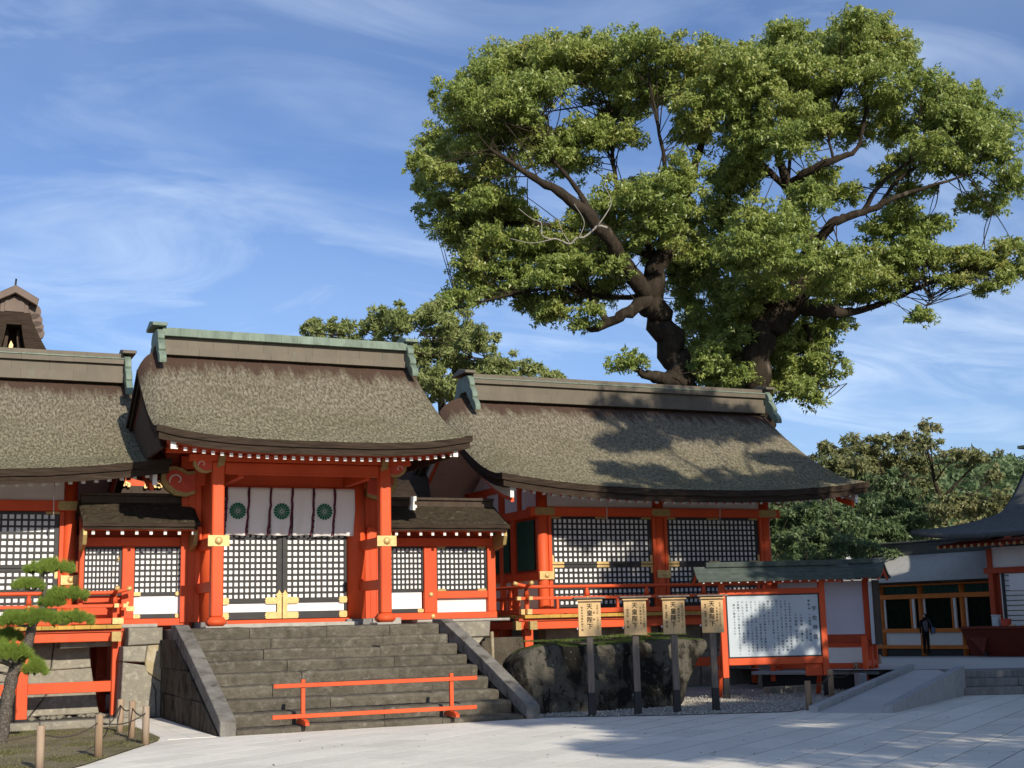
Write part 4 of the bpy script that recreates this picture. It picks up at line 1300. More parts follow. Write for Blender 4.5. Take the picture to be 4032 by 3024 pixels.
def hall(label, cols, rx0, rx1, ridge_x, ze, up, vx0, vx1, side, bays, rail_posts, vposts, floor_y_end=34.1, seed=2):
    h = thing('shrine_hall', label, 'building', ((vx0 + vx1) / 2, 32, 0))
    YC, YE, YR = 32.0, 30.1, 34.5
    pt = thatch_roof(h, rx0, rx1, YR, 8.10, YE, ze, up=up, flare=0.04, t1=0.15, t2=0.165, seed=seed, ex=2.6, nu=120, nv=40)
    ridge(h, ridge_x[0], ridge_x[1], YR, 8.0, [(0.34, 8.0, 8.24, 'copper_brown', 1.3), (0.27, 8.242, 8.47, 'copper_brown', 0.9), (0.36, 8.475, 8.60, 'copper_brown', 1.2), (0.38, 8.604, 8.635, 'copper_green', 1.2), (0.30, 8.64, 8.75, 'copper_brown', 0.9)])
    ridge_end(h, ridge_x[0] - 0.07, YR, 8.74, -1, 0.34, 1.12, mat='copper_green', cap_mat='copper_brown')
    ridge_end(h, ridge_x[1] + 0.07, YR, 8.74, 1, 0.34, 1.12, mat='copper_green', cap_mat='copper_brown')
    xc, hw = (rx0 + rx1) / 2, (rx1 - rx0) / 2
    dzf = lambda x: up * min(1.2, abs((x - xc) / hw)) ** 2.6
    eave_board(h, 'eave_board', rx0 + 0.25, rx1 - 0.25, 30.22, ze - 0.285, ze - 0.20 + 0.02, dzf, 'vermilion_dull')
    n = int((rx1 - rx0 - 0.8) / 0.272)
    xs = [rx0 + 0.42 + i * 0.272 for i in range(n + 1)]
    rafters(h, xs, 30.32, ze - 0.335, 34.4, ze + 1.62, 0.085, 0.10, dzf=dzf)
    soffit(h, rx0 + 0.2, rx1 - 0.2, 30.27, ze - 0.262, 34.48, ze + 1.76, dzf, 'soffit_white')
    soffit(h, rx0 + 0.2, rx1 - 0.2, 38.73, ze - 0.262, 34.52, ze + 1.76, dzf, 'soffit_white')
    for s, x in ((-1, rx0 + 0.34), (1, rx1 - 0.34)):
        for fl in (1, -1):
            bargeboard(h, x, pt, s * 0.97, YR, fl=fl, v1=0.955, h=0.24, mat='soffit_white', drop=0.36, thick=0.07)
            bargeboard(h, x - s * 0.05, pt, s * 0.96, YR, fl=fl, v1=0.93, h=0.16, mat='vermilion', drop=0.56, tip='vermilion', thick=0.06)
    # columns and beams
    for x in cols:
        for y in (YC, 34.5, 37.0):
            CYL(h, 'column', x, y, 0.0, 5.62, 0.152, 'vermilion', n=22)
    xa, xb = cols[0], cols[-1]
    B(h, 'head_beam', xa - 0.42, xb + 0.42, 31.80, 32.09, 4.56, 4.80, 'vermilion', 0.012)
    for x in cols:
        FIT(h, 'beam_fitting', x, 4.68, 31.797, 0.62, 0.20, 'dull_gold')
    B(h, 'eave_purlin', rx0 + 0.35, rx1 - 0.35, 31.9, 32.1, 5.50, 5.62, 'vermilion', 0.01)
    for x0, x1 in zip(cols[:-1], cols[1:]):
        B(h, 'frieze_panel', x0 + 0.14, x1 - 0.14, 32.02, 32.06, 4.80, 5.5, 'plaster', 0)
    for x0, x1 in zip(cols[:-1], cols[1:]):
        B(h, 'jamb', x0 + 0.14, x0 + 0.235, 31.90, 32.05, 1.99, 4.56, 'vermilion', 0.006)
        B(h, 'jamb', x1 - 0.235, x1 - 0.14, 31.90, 32.05, 1.99, 4.56, 'vermilion', 0.006)
        B(h, 'threshold', x0 + 0.14, x1 - 0.14, 31.88, 32.06, 1.99, 2.115, 'vermilion', 0.008)
        bay_lattice(h, x0 + 0.238, x1 - 0.238)
        B(h, 'inner_board', x0 + 0.15, x1 - 0.15, 32.1, 32.13, 2.0, 4.6, 'dark_wood', 0)
    for x in cols:
        FIT(h, 'gilt_plate', x + 0.03, 3.005, 31.835, 0.42, 0.21, 'gold', False)
        boss(h, 'gilt_boss', x + 0.03, 3.005, 31.826, 0.07)
    # end walls
    for x, s in ((xa, -1), (xb, 1)):
        B(h, 'end_beam', x - 0.13, x + 0.13, 32.1, 37.3, 4.56, 4.80, 'vermilion', 0.01)
        B(h, 'sill_beam', x - 0.10, x + 0.10, 32.14, 37.0, 2.90, 3.10, 'vermilion', 0.01)
        B(h, 'base_beam', x - 0.10, x + 0.10, 32.14, 37.0, 1.99, 2.14, 'vermilion', 0.01)
        B(h, 'end_plaster', x - 0.03, x + 0.03, 32.14, 37.0, 2.14, 2.9, 'plaster', 0)
        B(h, 'end_plaster', x - 0.035, x + 0.035, 32.14, 37.0, 3.1, 4.56, 'vermilion', 0)
        # gable plaster and strut
        put(h, 'gable_panel', prism_mesh([(32.1, 4.8), (36.9, 4.8), (36.9, 5.5), (34.5, 6.9), (32.1, 5.5)], 0.05, 'plaster', 'gable_panel'), Matrix.Translation((x - 0.025, 0, 0)) @ M_YZ)
        for y in (33.3, 34.5, 35.7):
            B(h, 'gable_strut', x - 0.09, x + 0.09, y - 0.09, y + 0.09, 4.8, 5.6 if y != 34.5 else 6.6, 'vermilion', 0.008)
        B(h, 'gable_tie', x - 0.10, x + 0.10, 32.0, 37.0, 5.44, 5.62, 'vermilion', 0.01)
        for y in (33.72, 35.55):
            B(h, 'end_post', x - 0.11, x + 0.11, y - 0.13, y + 0.13, 1.99, 4.56, 'vermilion', 0.01)
        if s == side:
            for y0, y1 in ((32.36, 33.46), (34.0, 35.1)):
                w = B(h, 'slat_window', x + s * 0.045 - 0.008, x + s * 0.045 + 0.008, y0, y1, 3.16, 4.5, 'black_metal', 0)
                nn = 11
                for i in range(nn):
                    yy = y0 + (i + 0.5) * (y1 - y0) / nn
                    put(w, 'window_slat', box_mesh(0.05, 0.052, 1.34, 'green_slat', 0.004), Matrix.Translation((x + s * 0.07, yy, 3.83)) @ Matrix.Rotation(math.radians(45), 4, 'Z'))
    B(h, 'rear_wall', xa, xb, 36.95, 37.05, 0.6, 5.4, 'plaster', 0)
    # veranda
    zf = 1.985
    floor_boards(h, vx0 - 0.14, vx1 + 0.14, 30.62, 31.86, 1.90, zf)
    sx = vx0 if side < 0 else vx1
    if side < 0:
        floor_boards(h, vx0 - 0.14, xa - 0.2, 31.87, floor_y_end, 1.90, zf - 0.001, along='x')
    else:
        floor_boards(h, xb + 0.2, vx1 + 0.14, 31.87, floor_y_end, 1.90, zf - 0.001, along='x')
    bx0, bx1 = vx0 - 0.32, vx1 + 0.32
    o = B(h, 'floor_beam', bx0, bx1, 30.76, 30.94, 1.63, 1.83, 'vermilion', 0.012)
    for e in (bx0, bx1):
        B(o, 'beam_cap', e - 0.012 if e == bx0 else e - 0.14, e + 0.14 if e == bx0 else e + 0.012, 30.75, 30.95, 1.62, 1.84, 'dull_gold', 0.004)
    B(h, 'floor_joist', bx0 + 0.06, bx1 - 0.06, 30.72, 31.0, 1.83, 1.899, 'vermilion_dull', 0.006)
    o = B(h, 'floor_beam', sx - 0.09, sx + 0.09, 30.42, floor_y_end, 1.632, 1.826, 'vermilion', 0.012)
    B(o, 'beam_cap', sx - 0.10, sx + 0.10, 30.41, 30.55, 1.622, 1.836, 'dull_gold', 0.004)
    for x in vposts:
        B(h, 'veranda_post', x - 0.115, x + 0.115, 30.74, 30.97, 0.02, 1.629, 'vermilion', 0.014)
        B(h, 'post_shoe', x - 0.15, x + 0.15, 30.70, 31.0, -0.05, 0.05, 'black_metal', 0.01)
    for x0, x1 in zip(vposts[:-1], vposts[1:]):
        B(h, 'post_tie', x0 + 0.116, x1 - 0.116, 30.80, 30.91, 0.55, 0.78, 'vermilion', 0.01)
    for y in (32.9, 34.0):
        B(h, 'veranda_post', sx - 0.115, sx + 0.115, y - 0.115, y + 0.115, 0.0, 1.631, 'vermilion', 0.014)
    B(h, 'post_tie', sx - 0.055, sx + 0.055, 30.98, 34.0, 0.56, 0.77, 'vermilion', 0.01)
    rail_line(h, (vx0, 30.8), (vx1, 30.8), [t - vx0 for t in rail_posts], 0.30 if side < 0 else 0.0, 0.30 if side > 0 else 0.0)
    rail_line(h, (sx, 30.8), (sx, floor_y_end - 0.45), [0.0, 1.05, 2.1, floor_y_end - 0.45 - 30.8], 0.30, 0.26)
    return h

hall2 = hall('vermilion hall with two bays of black lattice shutters right of the gate', [15.15, 18.69, 22.19], 13.20, 24.50, (14.12, 24.0), 5.17, 0.34,
             14.10, 23.4, -1, 2, [14.1, 15.8, 17.56, 19.3, 21.05, 22.8], [14.12, 17.5, 20.9, 23.3], seed=5)
hall1 = hall('vermilion hall with lattice shutters at the left edge, behind the pine', [-3.85, -0.32, 3.22], -6.1, 5.16, (-5.2, 4.62), 5.30, 0.36,
             -5.0, 4.10, 1, 2, [-4.8, -3.0, -1.2, 0.55, 2.3, 4.1], [-4.6, -1.5, 2.23, 4.18], seed=9)
# foundation blocks below the left hall
fb = thing('stone_plinth', 'pale granite blocks below the left hall, seen between red veranda posts', 'stone wall', (2.6, 31.6, 0))
for pts in ([(2.2, 1.02), (2.86, 1.04), (2.92, 1.75), (2.2, 1.75)], [(2.88, 1.03), (3.72, 1.06), (3.66, 1.75), (2.94, 1.75)], [(2.2, 0.62), (3.80, 0.63), (3.73, 1.045), (2.2, 1.0)],
            [(2.2, 0.05), (2.45, 0.05), (2.86, 0.60), (2.2, 0.60)], [(2.48, 0.05), (3.92, 0.05), (3.82, 0.61), (2.88, 0.60)],
            [(-1, 0.05), (2.18, 0.05), (2.18, 0.8), (-1, 0.8)], [(-1, 0.81), (2.18, 0.81), (2.18, 1.75), (-1, 1.75)]):
    stone_poly(fb, pts, 31.56 + random.uniform(-0.02, 0.02), 0.35, 'wall_stone')
rnd = random.Random(4)
V, Fc = [], []
for i in range(46):
    s = rnd.uniform(0.04, 0.10)
    V.append(oct_v * np.array([s * 1.3, s, s * 0.7]) + np.array([rnd.uniform(1.6, 4.2), rnd.uniform(31.0, 31.4), 0.03]))
    Fc.append(oct_f + 6 * i)
put(fb, 'rubble', np_mesh('rubble', np.concatenate(V), np.concatenate(Fc), 'wall_stone'), kind='stuff')
fr = thing('stone_plinth', 'stone footing blocks under the right hall behind the white text board', 'stone wall', (18.5, 32, 0))
for i, (a, b) in enumerate(((14.9, 16.4), (16.42, 18.3), (18.32, 19.6), (19.62, 21.3), (21.32, 22.6))):
    stone_poly(fr, [(a, 0.0), (b, 0.0), (b - 0.02, 0.9), (a + 0.01, 0.92)], 31.6, 0.5, 'wall_stone')
    stone_poly(fr, [(a + 0.1, 0.93), (b + 0.09, 0.92), (b + 0.07, 1.72), (a + 0.1, 1.72)], 31.63, 0.5, 'wall_stone')
stone_poly(fr, [(20.3, 0.0), (21.35, 0.0), (21.15, 0.98), (20.42, 0.98)], 29.4, 0.6, 'wall_stone')
# iron hooks hanging from the eaves that hold the shutters open
for nm, x, lab in (('shutter_hook', 2.78, 'thin iron shutter hook hanging from the left hall eave'), ('shutter_hook', 16.72, 'thin iron shutter hook hanging from the eave of the right hall, left bay'), ('shutter_hook', 20.25, 'thin iron shutter hook hanging from the eave of the right hall, right bay')):
    t = thing(nm, lab, 'hook', (x, 31.3, 4.9))
    put(t, 'rod', tube_mesh([(x, 31.2, 5.18), (x, 31.25, 4.85), (x + 0.01, 31.32, 4.35)], 0.012, 'lamp_grey', 6))
    put(t, 'ring', tube_mesh([(x, 31.2, 5.28), (x + 0.03, 31.2, 5.2), (x, 31.2, 5.13), (x - 0.03, 31.2, 5.2), (x, 31.2, 5.28)], 0.012, 'black_metal', 6))

# ------------------------------------------------------------------ side walls between gate and halls
def wing(label, x0, x1, posts, rafx, seed):
    w = thing('lattice_wall', label, 'wall', ((x0 + x1) / 2, 31.3, 1.93))
    thatch_roof(w, x0 - 0.05, x1 + 0.05, 31.36, 4.80, 30.30, 4.235, up=0.0, flare=0.0, t1=0.085, t2=0.06, seed=seed, nu=40, nv=14, pw=1.2, roll=0.0, tmat='thatch_shaded')
    B(w, 'ridge_course', x0, x1, 31.2, 31.52, 4.70, 4.86, 'dark_wood', 0.01)
    B(w, 'ridge_course', x0, x1, 31.14, 31.58, 4.862, 4.93, 'dark_wood', 0.01)
    B(w, 'eave_board', x0, x1, 30.40, 30.47, 4.03, 4.085, 'vermilion', 0.006)
    rafters(w, rafx, 30.46, 3.985, 31.3, 4.30, 0.065, 0.085, tl=0)
    soffit(w, x0, x1, 30.42, 4.082, 31.34, 4.42, lambda x: 0, 'vermilion_dull')
    B(w, 'top_beam', x0, x1, 31.17, 31.42, 3.72, 3.93, 'vermilion', 0.012)
    B(w, 'bottom_beam', x0, x1, 31.10, 31.42, 1.935, 2.10, 'vermilion', 0.012)
    for a, b in posts:
        B(w, 'post', a, b, 31.14, 31.44, 2.10, 3.72, 'vermilion', 0.014)
    B(w, 'core_board', x0, x1, 31.39, 31.43, 2.1, 4.4, 'vermilion_dull', 0)
    for e in (x0 + 0.02, x1 - 0.02):
        put(w, 'bracket_arm', prism_mesh([(30.42, 3.93), (30.5, 3.72), (30.75, 3.66), (31.1, 3.60), (31.16, 3.93), (30.9, 4.08), (30.45, 4.10)], 0.09, 'dull_gold', 'bracket_arm', 0.01), Matrix.Translation((e - 0.045, 0, 0)) @ M_YZ)
    return w
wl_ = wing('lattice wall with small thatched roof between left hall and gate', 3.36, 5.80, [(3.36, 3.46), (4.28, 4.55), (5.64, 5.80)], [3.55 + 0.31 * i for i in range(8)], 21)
lattice(wl_, 'lattice_panel', 3.46, 4.28, 2.62, 3.715, 31.24, 9, 8, 0.034, (0.03, 0.06, 0.05, 0.05))
B(wl_, 'lower_panel', 3.46, 4.28, 31.30, 31.33, 2.10, 2.62, 'vermilion', 0)
lp_ = lattice(wl_, 'lattice_panel', 4.55, 5.64, 2.62, 3.715, 31.24, 9, 8, 0.036, (0.03, 0.03, 0.075, 0.04))
B(wl_, 'lower_panel', 4.57, 5.60, 31.27, 31.30, 2.20, 2.62, 'paper_white', 0)
B(wl_, 'panel_rail', 4.55, 5.64, 31.21, 31.30, 2.105, 2.205, 'black_lacquer', 0.005)
for x in (4.63, 5.56):
    for z in (2.155, 2.655):
        FIT(wl_, 'gilt_fitting', x, z, 31.207, 0.17, 0.085)
FIT(wl_, 'gilt_fitting', 4.2, 3.45, 31.2, 0.05, 0.12); FIT(wl_, 'gilt_fitting', 4.2, 2.75, 31.2, 0.05, 0.12)
boss(wl_, 'gilt_boss', 4.42, 2.45, 31.135, 0.045)
put(wl_, 'gilt_fitting', fitting_mesh(0.20, 0.11), Matrix.Translation((4.48, 31.132, 2.33)) @ M_XZ)
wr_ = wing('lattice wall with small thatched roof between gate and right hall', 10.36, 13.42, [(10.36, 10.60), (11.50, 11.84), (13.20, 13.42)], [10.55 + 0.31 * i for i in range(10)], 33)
lattice(wr_, 'lattice_panel', 10.60, 11.50, 2.62, 3.715, 31.24, 8, 8, 0.036, (0.03, 0.04, 0.07, 0.04))
B(wr_, 'lower_panel', 10.62, 11.47, 31.27, 31.30, 2.20, 2.62, 'paper_white', 0)
B(wr_, 'panel_rail', 10.60, 11.50, 31.21, 31.30, 2.105, 2.205, 'black_lacquer', 0.005)
FIT(wr_, 'gilt_fitting', 11.42, 2.155, 31.207, 0.17, 0.085)
lattice(wr_, 'lattice_panel', 11.84, 13.20, 2.62, 3.715, 31.24, 11, 8, 0.038, (0.05, 0.05, 0.05, 0.05))
B(wr_, 'panel_rail', 11.84, 13.20, 31.17, 31.36, 2.44, 2.618, 'vermilion', 0.01)
B(wr_, 'lower_panel', 11.84, 13.20, 31.28, 31.32, 2.10, 2.44, 'plaster', 0)
boss(wr_, 'gilt_boss', 11.67, 2.54, 31.135, 0.06); boss(wr_, 'gilt_boss', 11.70, 2.01, 31.095, 0.06)
for x in (11.98, 13.06):
    for z in (2.645, 3.69):
        FIT(wr_, 'dark_fitting', x, z, 31.207, 0.24, 0.06, 'dull_gold')
# white layered corbel at the top of the right wall roof
cb = put(wr_, 'plaster_corbel', prism_mesh([(-0.06, 0), (0.06, 0), (0.06, 0.13), (0.1, 0.14), (0.1, 0.2), (0.04, 0.22), (0.04, 0.3), (0.09, 0.31), (0.09, 0.42), (-0.05, 0.42), (-0.05, 0.25), (-0.09, 0.12)], 0.12, 'plaster', 'plaster_corbel'), Matrix.Translation((11.18, 31.13, 4.52)) @ M_XZ)

# ------------------------------------------------------------------ inner buildings glimpsed behind
inn = thing('inner_sanctuary', 'dark roofed inner shrine building glimpsed between gate and halls', 'building', (9, 44, 0))
B(inn, 'wall', -1, 20, 43.0, 44.0, 0, 6.6, 'vermilion_dull', 0)
thatch_roof(inn, -3.0, 21.0, 46.0, 8.6, 41.2, 7.0, up=0.2, flare=0.2, seed=41, nu=40, nv=12)
bar(inn, 'red_fascia', (4.3, 40.6, 6.55), (6.6, 40.6, 5.95), 0.08, 0.22, 'vermilion', 0.01)
bar(inn, 'dark_gable', (3.6, 40.9, 6.1), (7.6, 40.9, 5.7), 0.1, 0.8, 'dark_wood', 0.01)
for i in range(10):
    x = 4.9 + i * 0.075
    if 4 <= i <= 5:
        continue
    put(inn, 'gilt_ornament', prism_mesh([(0, 0), (0.07, 0.0), (0.09, 0.09), (0.03, 0.14), (-0.02, 0.08)], 0.04, 'gold', 'gilt_ornament'), Matrix.Translation((x, 39.9, 5.95 + 0.02 * (i % 3))) @ M_XZ)
for i in range(16):
    x = 6.05 + (i % 8) * 0.07
    put(inn, 'gilt_ornament', prism_mesh([(0, 0), (0.07, 0.0), (0.09, 0.09), (0.03, 0.14), (-0.02, 0.08)], 0.04, 'gold', 'gilt_ornament'), Matrix.Translation((x, 39.9, 5.92 + 0.11 * (i // 8) + 0.02 * (i % 3))) @ M_XZ @ Matrix.Rotation(0.3 * (i % 4), 4, 'Z'))
B(inn, 'ornament_board', 4.7, 6.8, 40.0, 40.05, 5.4, 6.0, 'dark_wood', 0)
sd = thing('side_shrine', 'dark curved roof of a side shrine behind the right lattice wall', 'building', (13, 38, 0))
put(sd, 'roof', mesh_data('roof', [(11.2, 36.8, 5.2), (13.2, 35.0, 5.0), (14.2, 38.5, 6.9), (12.0, 40, 6.4), (11.0, 37.2, 5.35), (12.6, 36.4, 5.7), (13.6, 36.5, 6.3)], [(0, 1, 5, 4), (1, 6, 5), (4, 5, 3), (5, 6, 2, 3)], 'bark_edge'))
B(sd, 'wall', 11.5, 14.0, 38, 38.3, 0, 5.6, 'vermilion_dull', 0)
for i in range(9):
    B(sd, 'gilt_bead', 12.05 + i * 0.1, 12.10 + i * 0.1, 37.9, 37.96, 6.62, 6.72, 'gold', 0.01)
B(sd, 'red_beam', 11.6, 13.4, 37.95, 38.15, 6.45, 6.6, 'vermilion', 0.01)

# ridge gable of the main hall, far left
mh = thing('main_hall_gable', 'brown copper ridge end and gable of the main hall rising at far left', 'building', (0.9, 44, 0))
GY = 44.0
def gp_(x, y):
    p = at_y(x, y, GY)
    return p.x, p.z
mx = gp_(31, 650)[0]
zz = {k: gp_(31, v)[1] for k, v in dict(tip=612, captop=622, capb=645, body=640, bodyb=690, gtop=678, fl=760, inner=705, orn=742).items()}
dx = lambda px: px * 4032 / 2212 / F_PX * (GY * math.cos(YAW) + 0.9 * math.sin(YAW)) / math.cos(math.radians(24))
cap = [(-dx(46), zz['capb'] - 0.05), (0, zz['captop']), (dx(46), zz['capb'] - 0.05), (dx(43), zz['capb'] - 0.28), (0, zz['captop'] - 0.26), (-dx(43), zz['capb'] - 0.28)]
put(mh, 'ridge_cap', prism_mesh(cap, 0.9, 'copper_dark', 'ridge_cap', 0.02), Matrix.Translation((mx, GY + 0.45, 0)) @ M_XZ)
hb = [(-dx(28), zz['gtop'] - 0.1), (-dx(28), zz['capb'] - 0.02), (0, zz['captop'] - 0.30), (dx(28), zz['capb'] - 0.02), (dx(28), zz['gtop'] - 0.1)]
o = put(mh, 'ridge_end', prism_mesh(hb, 0.5, 'copper_dark', 'ridge_end', 0.02), Matrix.Translation((mx, GY + 0.3, 0)) @ M_XZ)
pan = [(-dx(19), zz['gtop'] + 0.02), (-dx(19), zz['capb'] - 0.12), (0, zz['captop'] - 0.45), (dx(19), zz['capb'] - 0.12), (dx(19), zz['gtop'] + 0.02)]
put(o, 'ridge_end_panel', prism_mesh(pan, 0.03, 'copper_dark', 'ridge_end_panel', 0.01), Matrix.Translation((mx, GY - 0.205, 0)) @ M_XZ)
for sg in (-1, 1):
    for k, (px, pz, r) in enumerate(((36, 672, 0.26), (42, 690, 0.22), (46, 705, 0.2), (50, 718, 0.17))):
        x, z = dx(px) * sg, gp_(31, pz)[1]
        put(mh, 'scroll', lathe_mesh([(r, 0), (r, 0.28)], 'copper_dark', 18), Matrix.Translation((mx + x, GY + 0.18, z)) @ Matrix.Rotation(math.radians(90), 4, 'X'))
    out = []
    inn_ = []
    for t in np.linspace(0, 1, 12):
        out.append((sg * (dx(30) + (dx(78) - dx(30)) * t ** 1.3), zz['gtop'] + (zz['fl'] - 0.3 - zz['gtop']) * t))
        inn_.append((sg * (dx(14) + (dx(52) - dx(14)) * t ** 1.4), zz['gtop'] - 0.35 + (zz['fl'] - 1.1 - zz['gtop']) * t))
    put(mh, 'gable_thatch', prism_mesh(out + inn_[::-1], 1.6, 'bark_edge', 'gable_thatch'), Matrix.Translation((mx, GY + 1.2, 0)) @ M_XZ)
    put(mh, 'gable_lining', prism_mesh([(x * 0.86, z) for x, z in inn_] + [(x * 0.55, z - 0.2) for x, z in inn_[::-1]], 0.3, 'dark_wood', 'gable_lining'), Matrix.Translation((mx, GY + 0.5, 0)) @ M_XZ)
B(mh, 'gable_top', mx - dx(30), mx + dx(30), GY - 0.36, GY + 1.2, zz['gtop'] - 0.42, zz['gtop'] - 0.02, 'bark_edge', 0.01)
put(mh, 'gable_wall', prism_mesh([(-dx(70), zz['fl'] - 2.6), (dx(70), zz['fl'] - 2.6), (dx(20), zz['gtop'] - 0.4), (-dx(20), zz['gtop'] - 0.4)], 0.1, 'dark_wood', 'gable_wall'), Matrix.Translation((mx, GY + 1.0, 0)) @ M_XZ)
put(mh, 'gable_ornament', prism_mesh([(-0.08, -0.2), (0.03, -0.22), (0.07, 0.0), (0.0, 0.14), (-0.05, 0.0)], 0.1, 'gold', 'gable_ornament'), Matrix.Translation((mx - 0.05, GY + 0.1, zz['orn'] - 0.05)) @ M_XZ)
put(mh, 'lightning_rod', tube_mesh([(mx, GY, zz['captop'] - 0.1), (mx + 0.03, GY, zz['tip'] - 0.1 + 0.25)], 0.03, 'black_metal', 6))
B(mh, 'hall_body', mx - 5, mx + 5, GY + 1.3, GY + 8, 0, 9, 'vermilion_dull', 0)

# ------------------------------------------------------------------ barrier on the stair
bar_t = thing('barrier_rail', 'bright orange wooden barrier with two rails standing on the lowest step', 'barrier', (7.95, 24.05, 0.11))
for x in (6.52, 9.39):
    B(bar_t, 'post', x - 0.036, x + 0.036, 24.0, 24.07, 0.14, 0.915, 'vermilion', 0.006)
    put(bar_t, 'foot', prism_mesh([(23.72, 0.0), (24.36, 0.0), (24.36, 0.05), (24.25, 0.10), (23.83, 0.10), (23.72, 0.05)], 0.075, 'vermilion', 'foot', 0.006), Matrix.Translation((x - 0.0375, 0, 0.118)) @ M_YZ)
B(bar_t, 'top_rail', 5.97, 9.90, 23.965, 23.999, 0.775, 0.85, 'vermilion', 0.006)
B(bar_t, 'lower_rail', 5.95, 9.88, 23.965, 23.999, 0.235, 0.31, 'vermilion', 0.006)

# ------------------------------------------------------------------ boulder
def boulder():
    bm = bmesh.new()
    bmesh.ops.create_cube(bm, size=2.0)
    bmesh.ops.subdivide_edges(bm, edges=bm.edges[:], cuts=40, use_grid_fill=True)
    for v in bm.verts:
        c = v.co.copy()
        # superellipsoid
        p = 9.0
        n = (abs(c.x) ** p + abs(c.y) ** p + abs(c.z) ** p) ** (1 / p)
        c = c / n
        u = (c.z + 1) / 2                      # 0 bottom .. 1 top
        x0 = 11.35 - 0.10 * math.sin(u * 3.0) + (0.30 * max(0, u - 0.75) / 0.25) ** 1.0 * 0.9
        x1 = 15.05 + 0.85 * u ** 1.6
        x = (x0 + x1) / 2 + (x1 - x0) / 2 * c.x
        y = 25.45 + 0.72 * c.y * (1 - 0.12 * u) + 0.15 * u
        z = -0.1 + 1.50 * u + 0.04 * math.sin(x * 1.4)
        q = Vector((x, y, z))
        d = 0.11 * noise.fractal(q * 0.7, 1.0, 2.0, 5) + 0.022 * noise.fractal(q * 4.0, 1.0, 2.0, 4)
        # broad facets
        d += 0.10 * (noise.cell(q * 0.9) - 0.5) * 0.4
        nrm = Vector((c.x, c.y * 1.4, c.z * 0.5)).normalized()
        v.co = q + nrm * d
    me = bpy.data.meshes.new('boulder'); bm.to_mesh(me); bm.free()
    me.materials.append(MATS['rock'])
    me.polygons.foreach_set('use_smooth', [True] * len(me.polygons))
    return me
rock = lone('boulder', boulder(), 'large dark mottled boulder with mossy flat top behind the notice signs', 'rock')
bl = blades('boulder_moss', None, 5200, 0.045, 'moss_grass', lambda x, y: 1.40 + 0.04 * math.sin(x * 1.4) + 0.05, (11.75, 15.2, 24.85, 26.1), wid=0.009)
put(rock, 'moss', bl, kind='stuff')
pole = lone('bamboo_pole', tube_mesh([(12.32, 28.9, 0.05), (12.33, 28.9, 0.6), (12.335, 28.91, 1.2), (12.33, 28.92, 1.62)], [0.045, 0.043, 0.042, 0.04], 'bamboo', 10), 'upright weathered pole behind the stair cheek, left of the boulder', 'pole')

# ------------------------------------------------------------------ imperial notice signs
NA = math.radians(-20)
def notice(label, p, xs, cols, lean):
    t = thing('notice_sign', label, 'sign', p, NA, 'wooden notice signs by the boulder', local=True)
    cx = xs
    B(t, 'post', cx - 0.062, cx + 0.062, -0.03, 0.06, 0.40, 2.18, 'post_wood', 0.006)
    B(t, 'post_sleeve', cx - 0.07, cx + 0.07, -0.038, 0.068, -0.05, 0.45, 'black_metal', 0.006)
    b = B(t, 'board', cx - 0.222, cx + 0.222, -0.075, -0.035, 1.53, 2.20, 'sign_wood', 0.004)
    B(t, 'board_batten', cx - 0.255, cx - 0.235, -0.07, 0.0, 1.66, 1.70, 'lamp_grey', 0.003)
    B(t, 'roof_strip', cx - 0.25, cx + 0.25, -0.13, 0.08, 2.203, 2.232, 'sign_wood', 0.004)
    B(t, 'roof_strip', cx - 0.31, cx + 0.31, -0.17, 0.12, 2.252, 2.283, 'post_wood', 0.004)
    B(t, 'roof_core', cx - 0.22, cx + 0.22, -0.09, 0.05, 2.233, 2.251, 'dark_wood', 0.0)
    for txt, dx, ztop, size, mat, bold, line in cols:
        me = text_mesh('\n'.join(txt), size, mat, bold, line)
        put(b, 'lettering', me, Matrix.Translation((cx + dx, -0.0772, ztop)) @ Matrix.Rotation(math.radians(90), 4, 'X'), kind='stuff')
    return t
big = lambda dx: ('天皇陛下', dx, 2.155, 0.118, 'ink', 0.0022, 1.09)
sm = lambda s, dx, z, size=0.046, line=1.15: (s, dx, z, size, 'ink_brown', 0.0006, line)
notice('wooden notice sign nearest the staircase, leftmost of four', at_z(1275, 1548, 0), 0.045, [big(0.0), sm('令和七年　三月十八日', 0.155, 2.13, 0.044, 1.07), sm('例　祭', 0.085, 2.0, 0.05, 1.3), sm('幣帛料神饌料御下賜', -0.15, 2.10, 0.044, 1.22)], 0)
notice('second wooden notice sign from the staircase, with two dense columns at its right', at_z(1370, 1545, 0), 0.085, [big(-0.01), sm('令和元年十一月十四日', 0.17, 2.13, 0.044, 1.05), sm('大嘗祭当日祭', 0.105, 2.07, 0.044, 1.35), sm('幣帛料　御下賜', -0.15, 2.03, 0.046, 1.17)], 0)
notice('third wooden notice sign from the staircase, before the right end of the boulder', at_z(1455, 1541, 0), 0.08, [big(-0.01), sm('平成二十七年十月　六日', 0.165, 2.13, 0.042, 1.05), sm('臨時奉幣祭', 0.095, 2.03, 0.046, 1.3), sm('幣帛　神饌料　御下賜', -0.15, 2.10, 0.044, 1.02)], 0)
notice('wooden notice sign partly in front of the white text board, rightmost of four', at_z(1545, 1536, 0), 0.025, [big(-0.01), sm('平成二十七年五月廿九日', 0.155, 2.13, 0.042, 1.05), sm('本殿遷座祭', 0.09, 2.03, 0.046, 1.3), sm('幣帛　神饌料　御下賜', -0.14, 2.10, 0.044, 1.02)], 0)

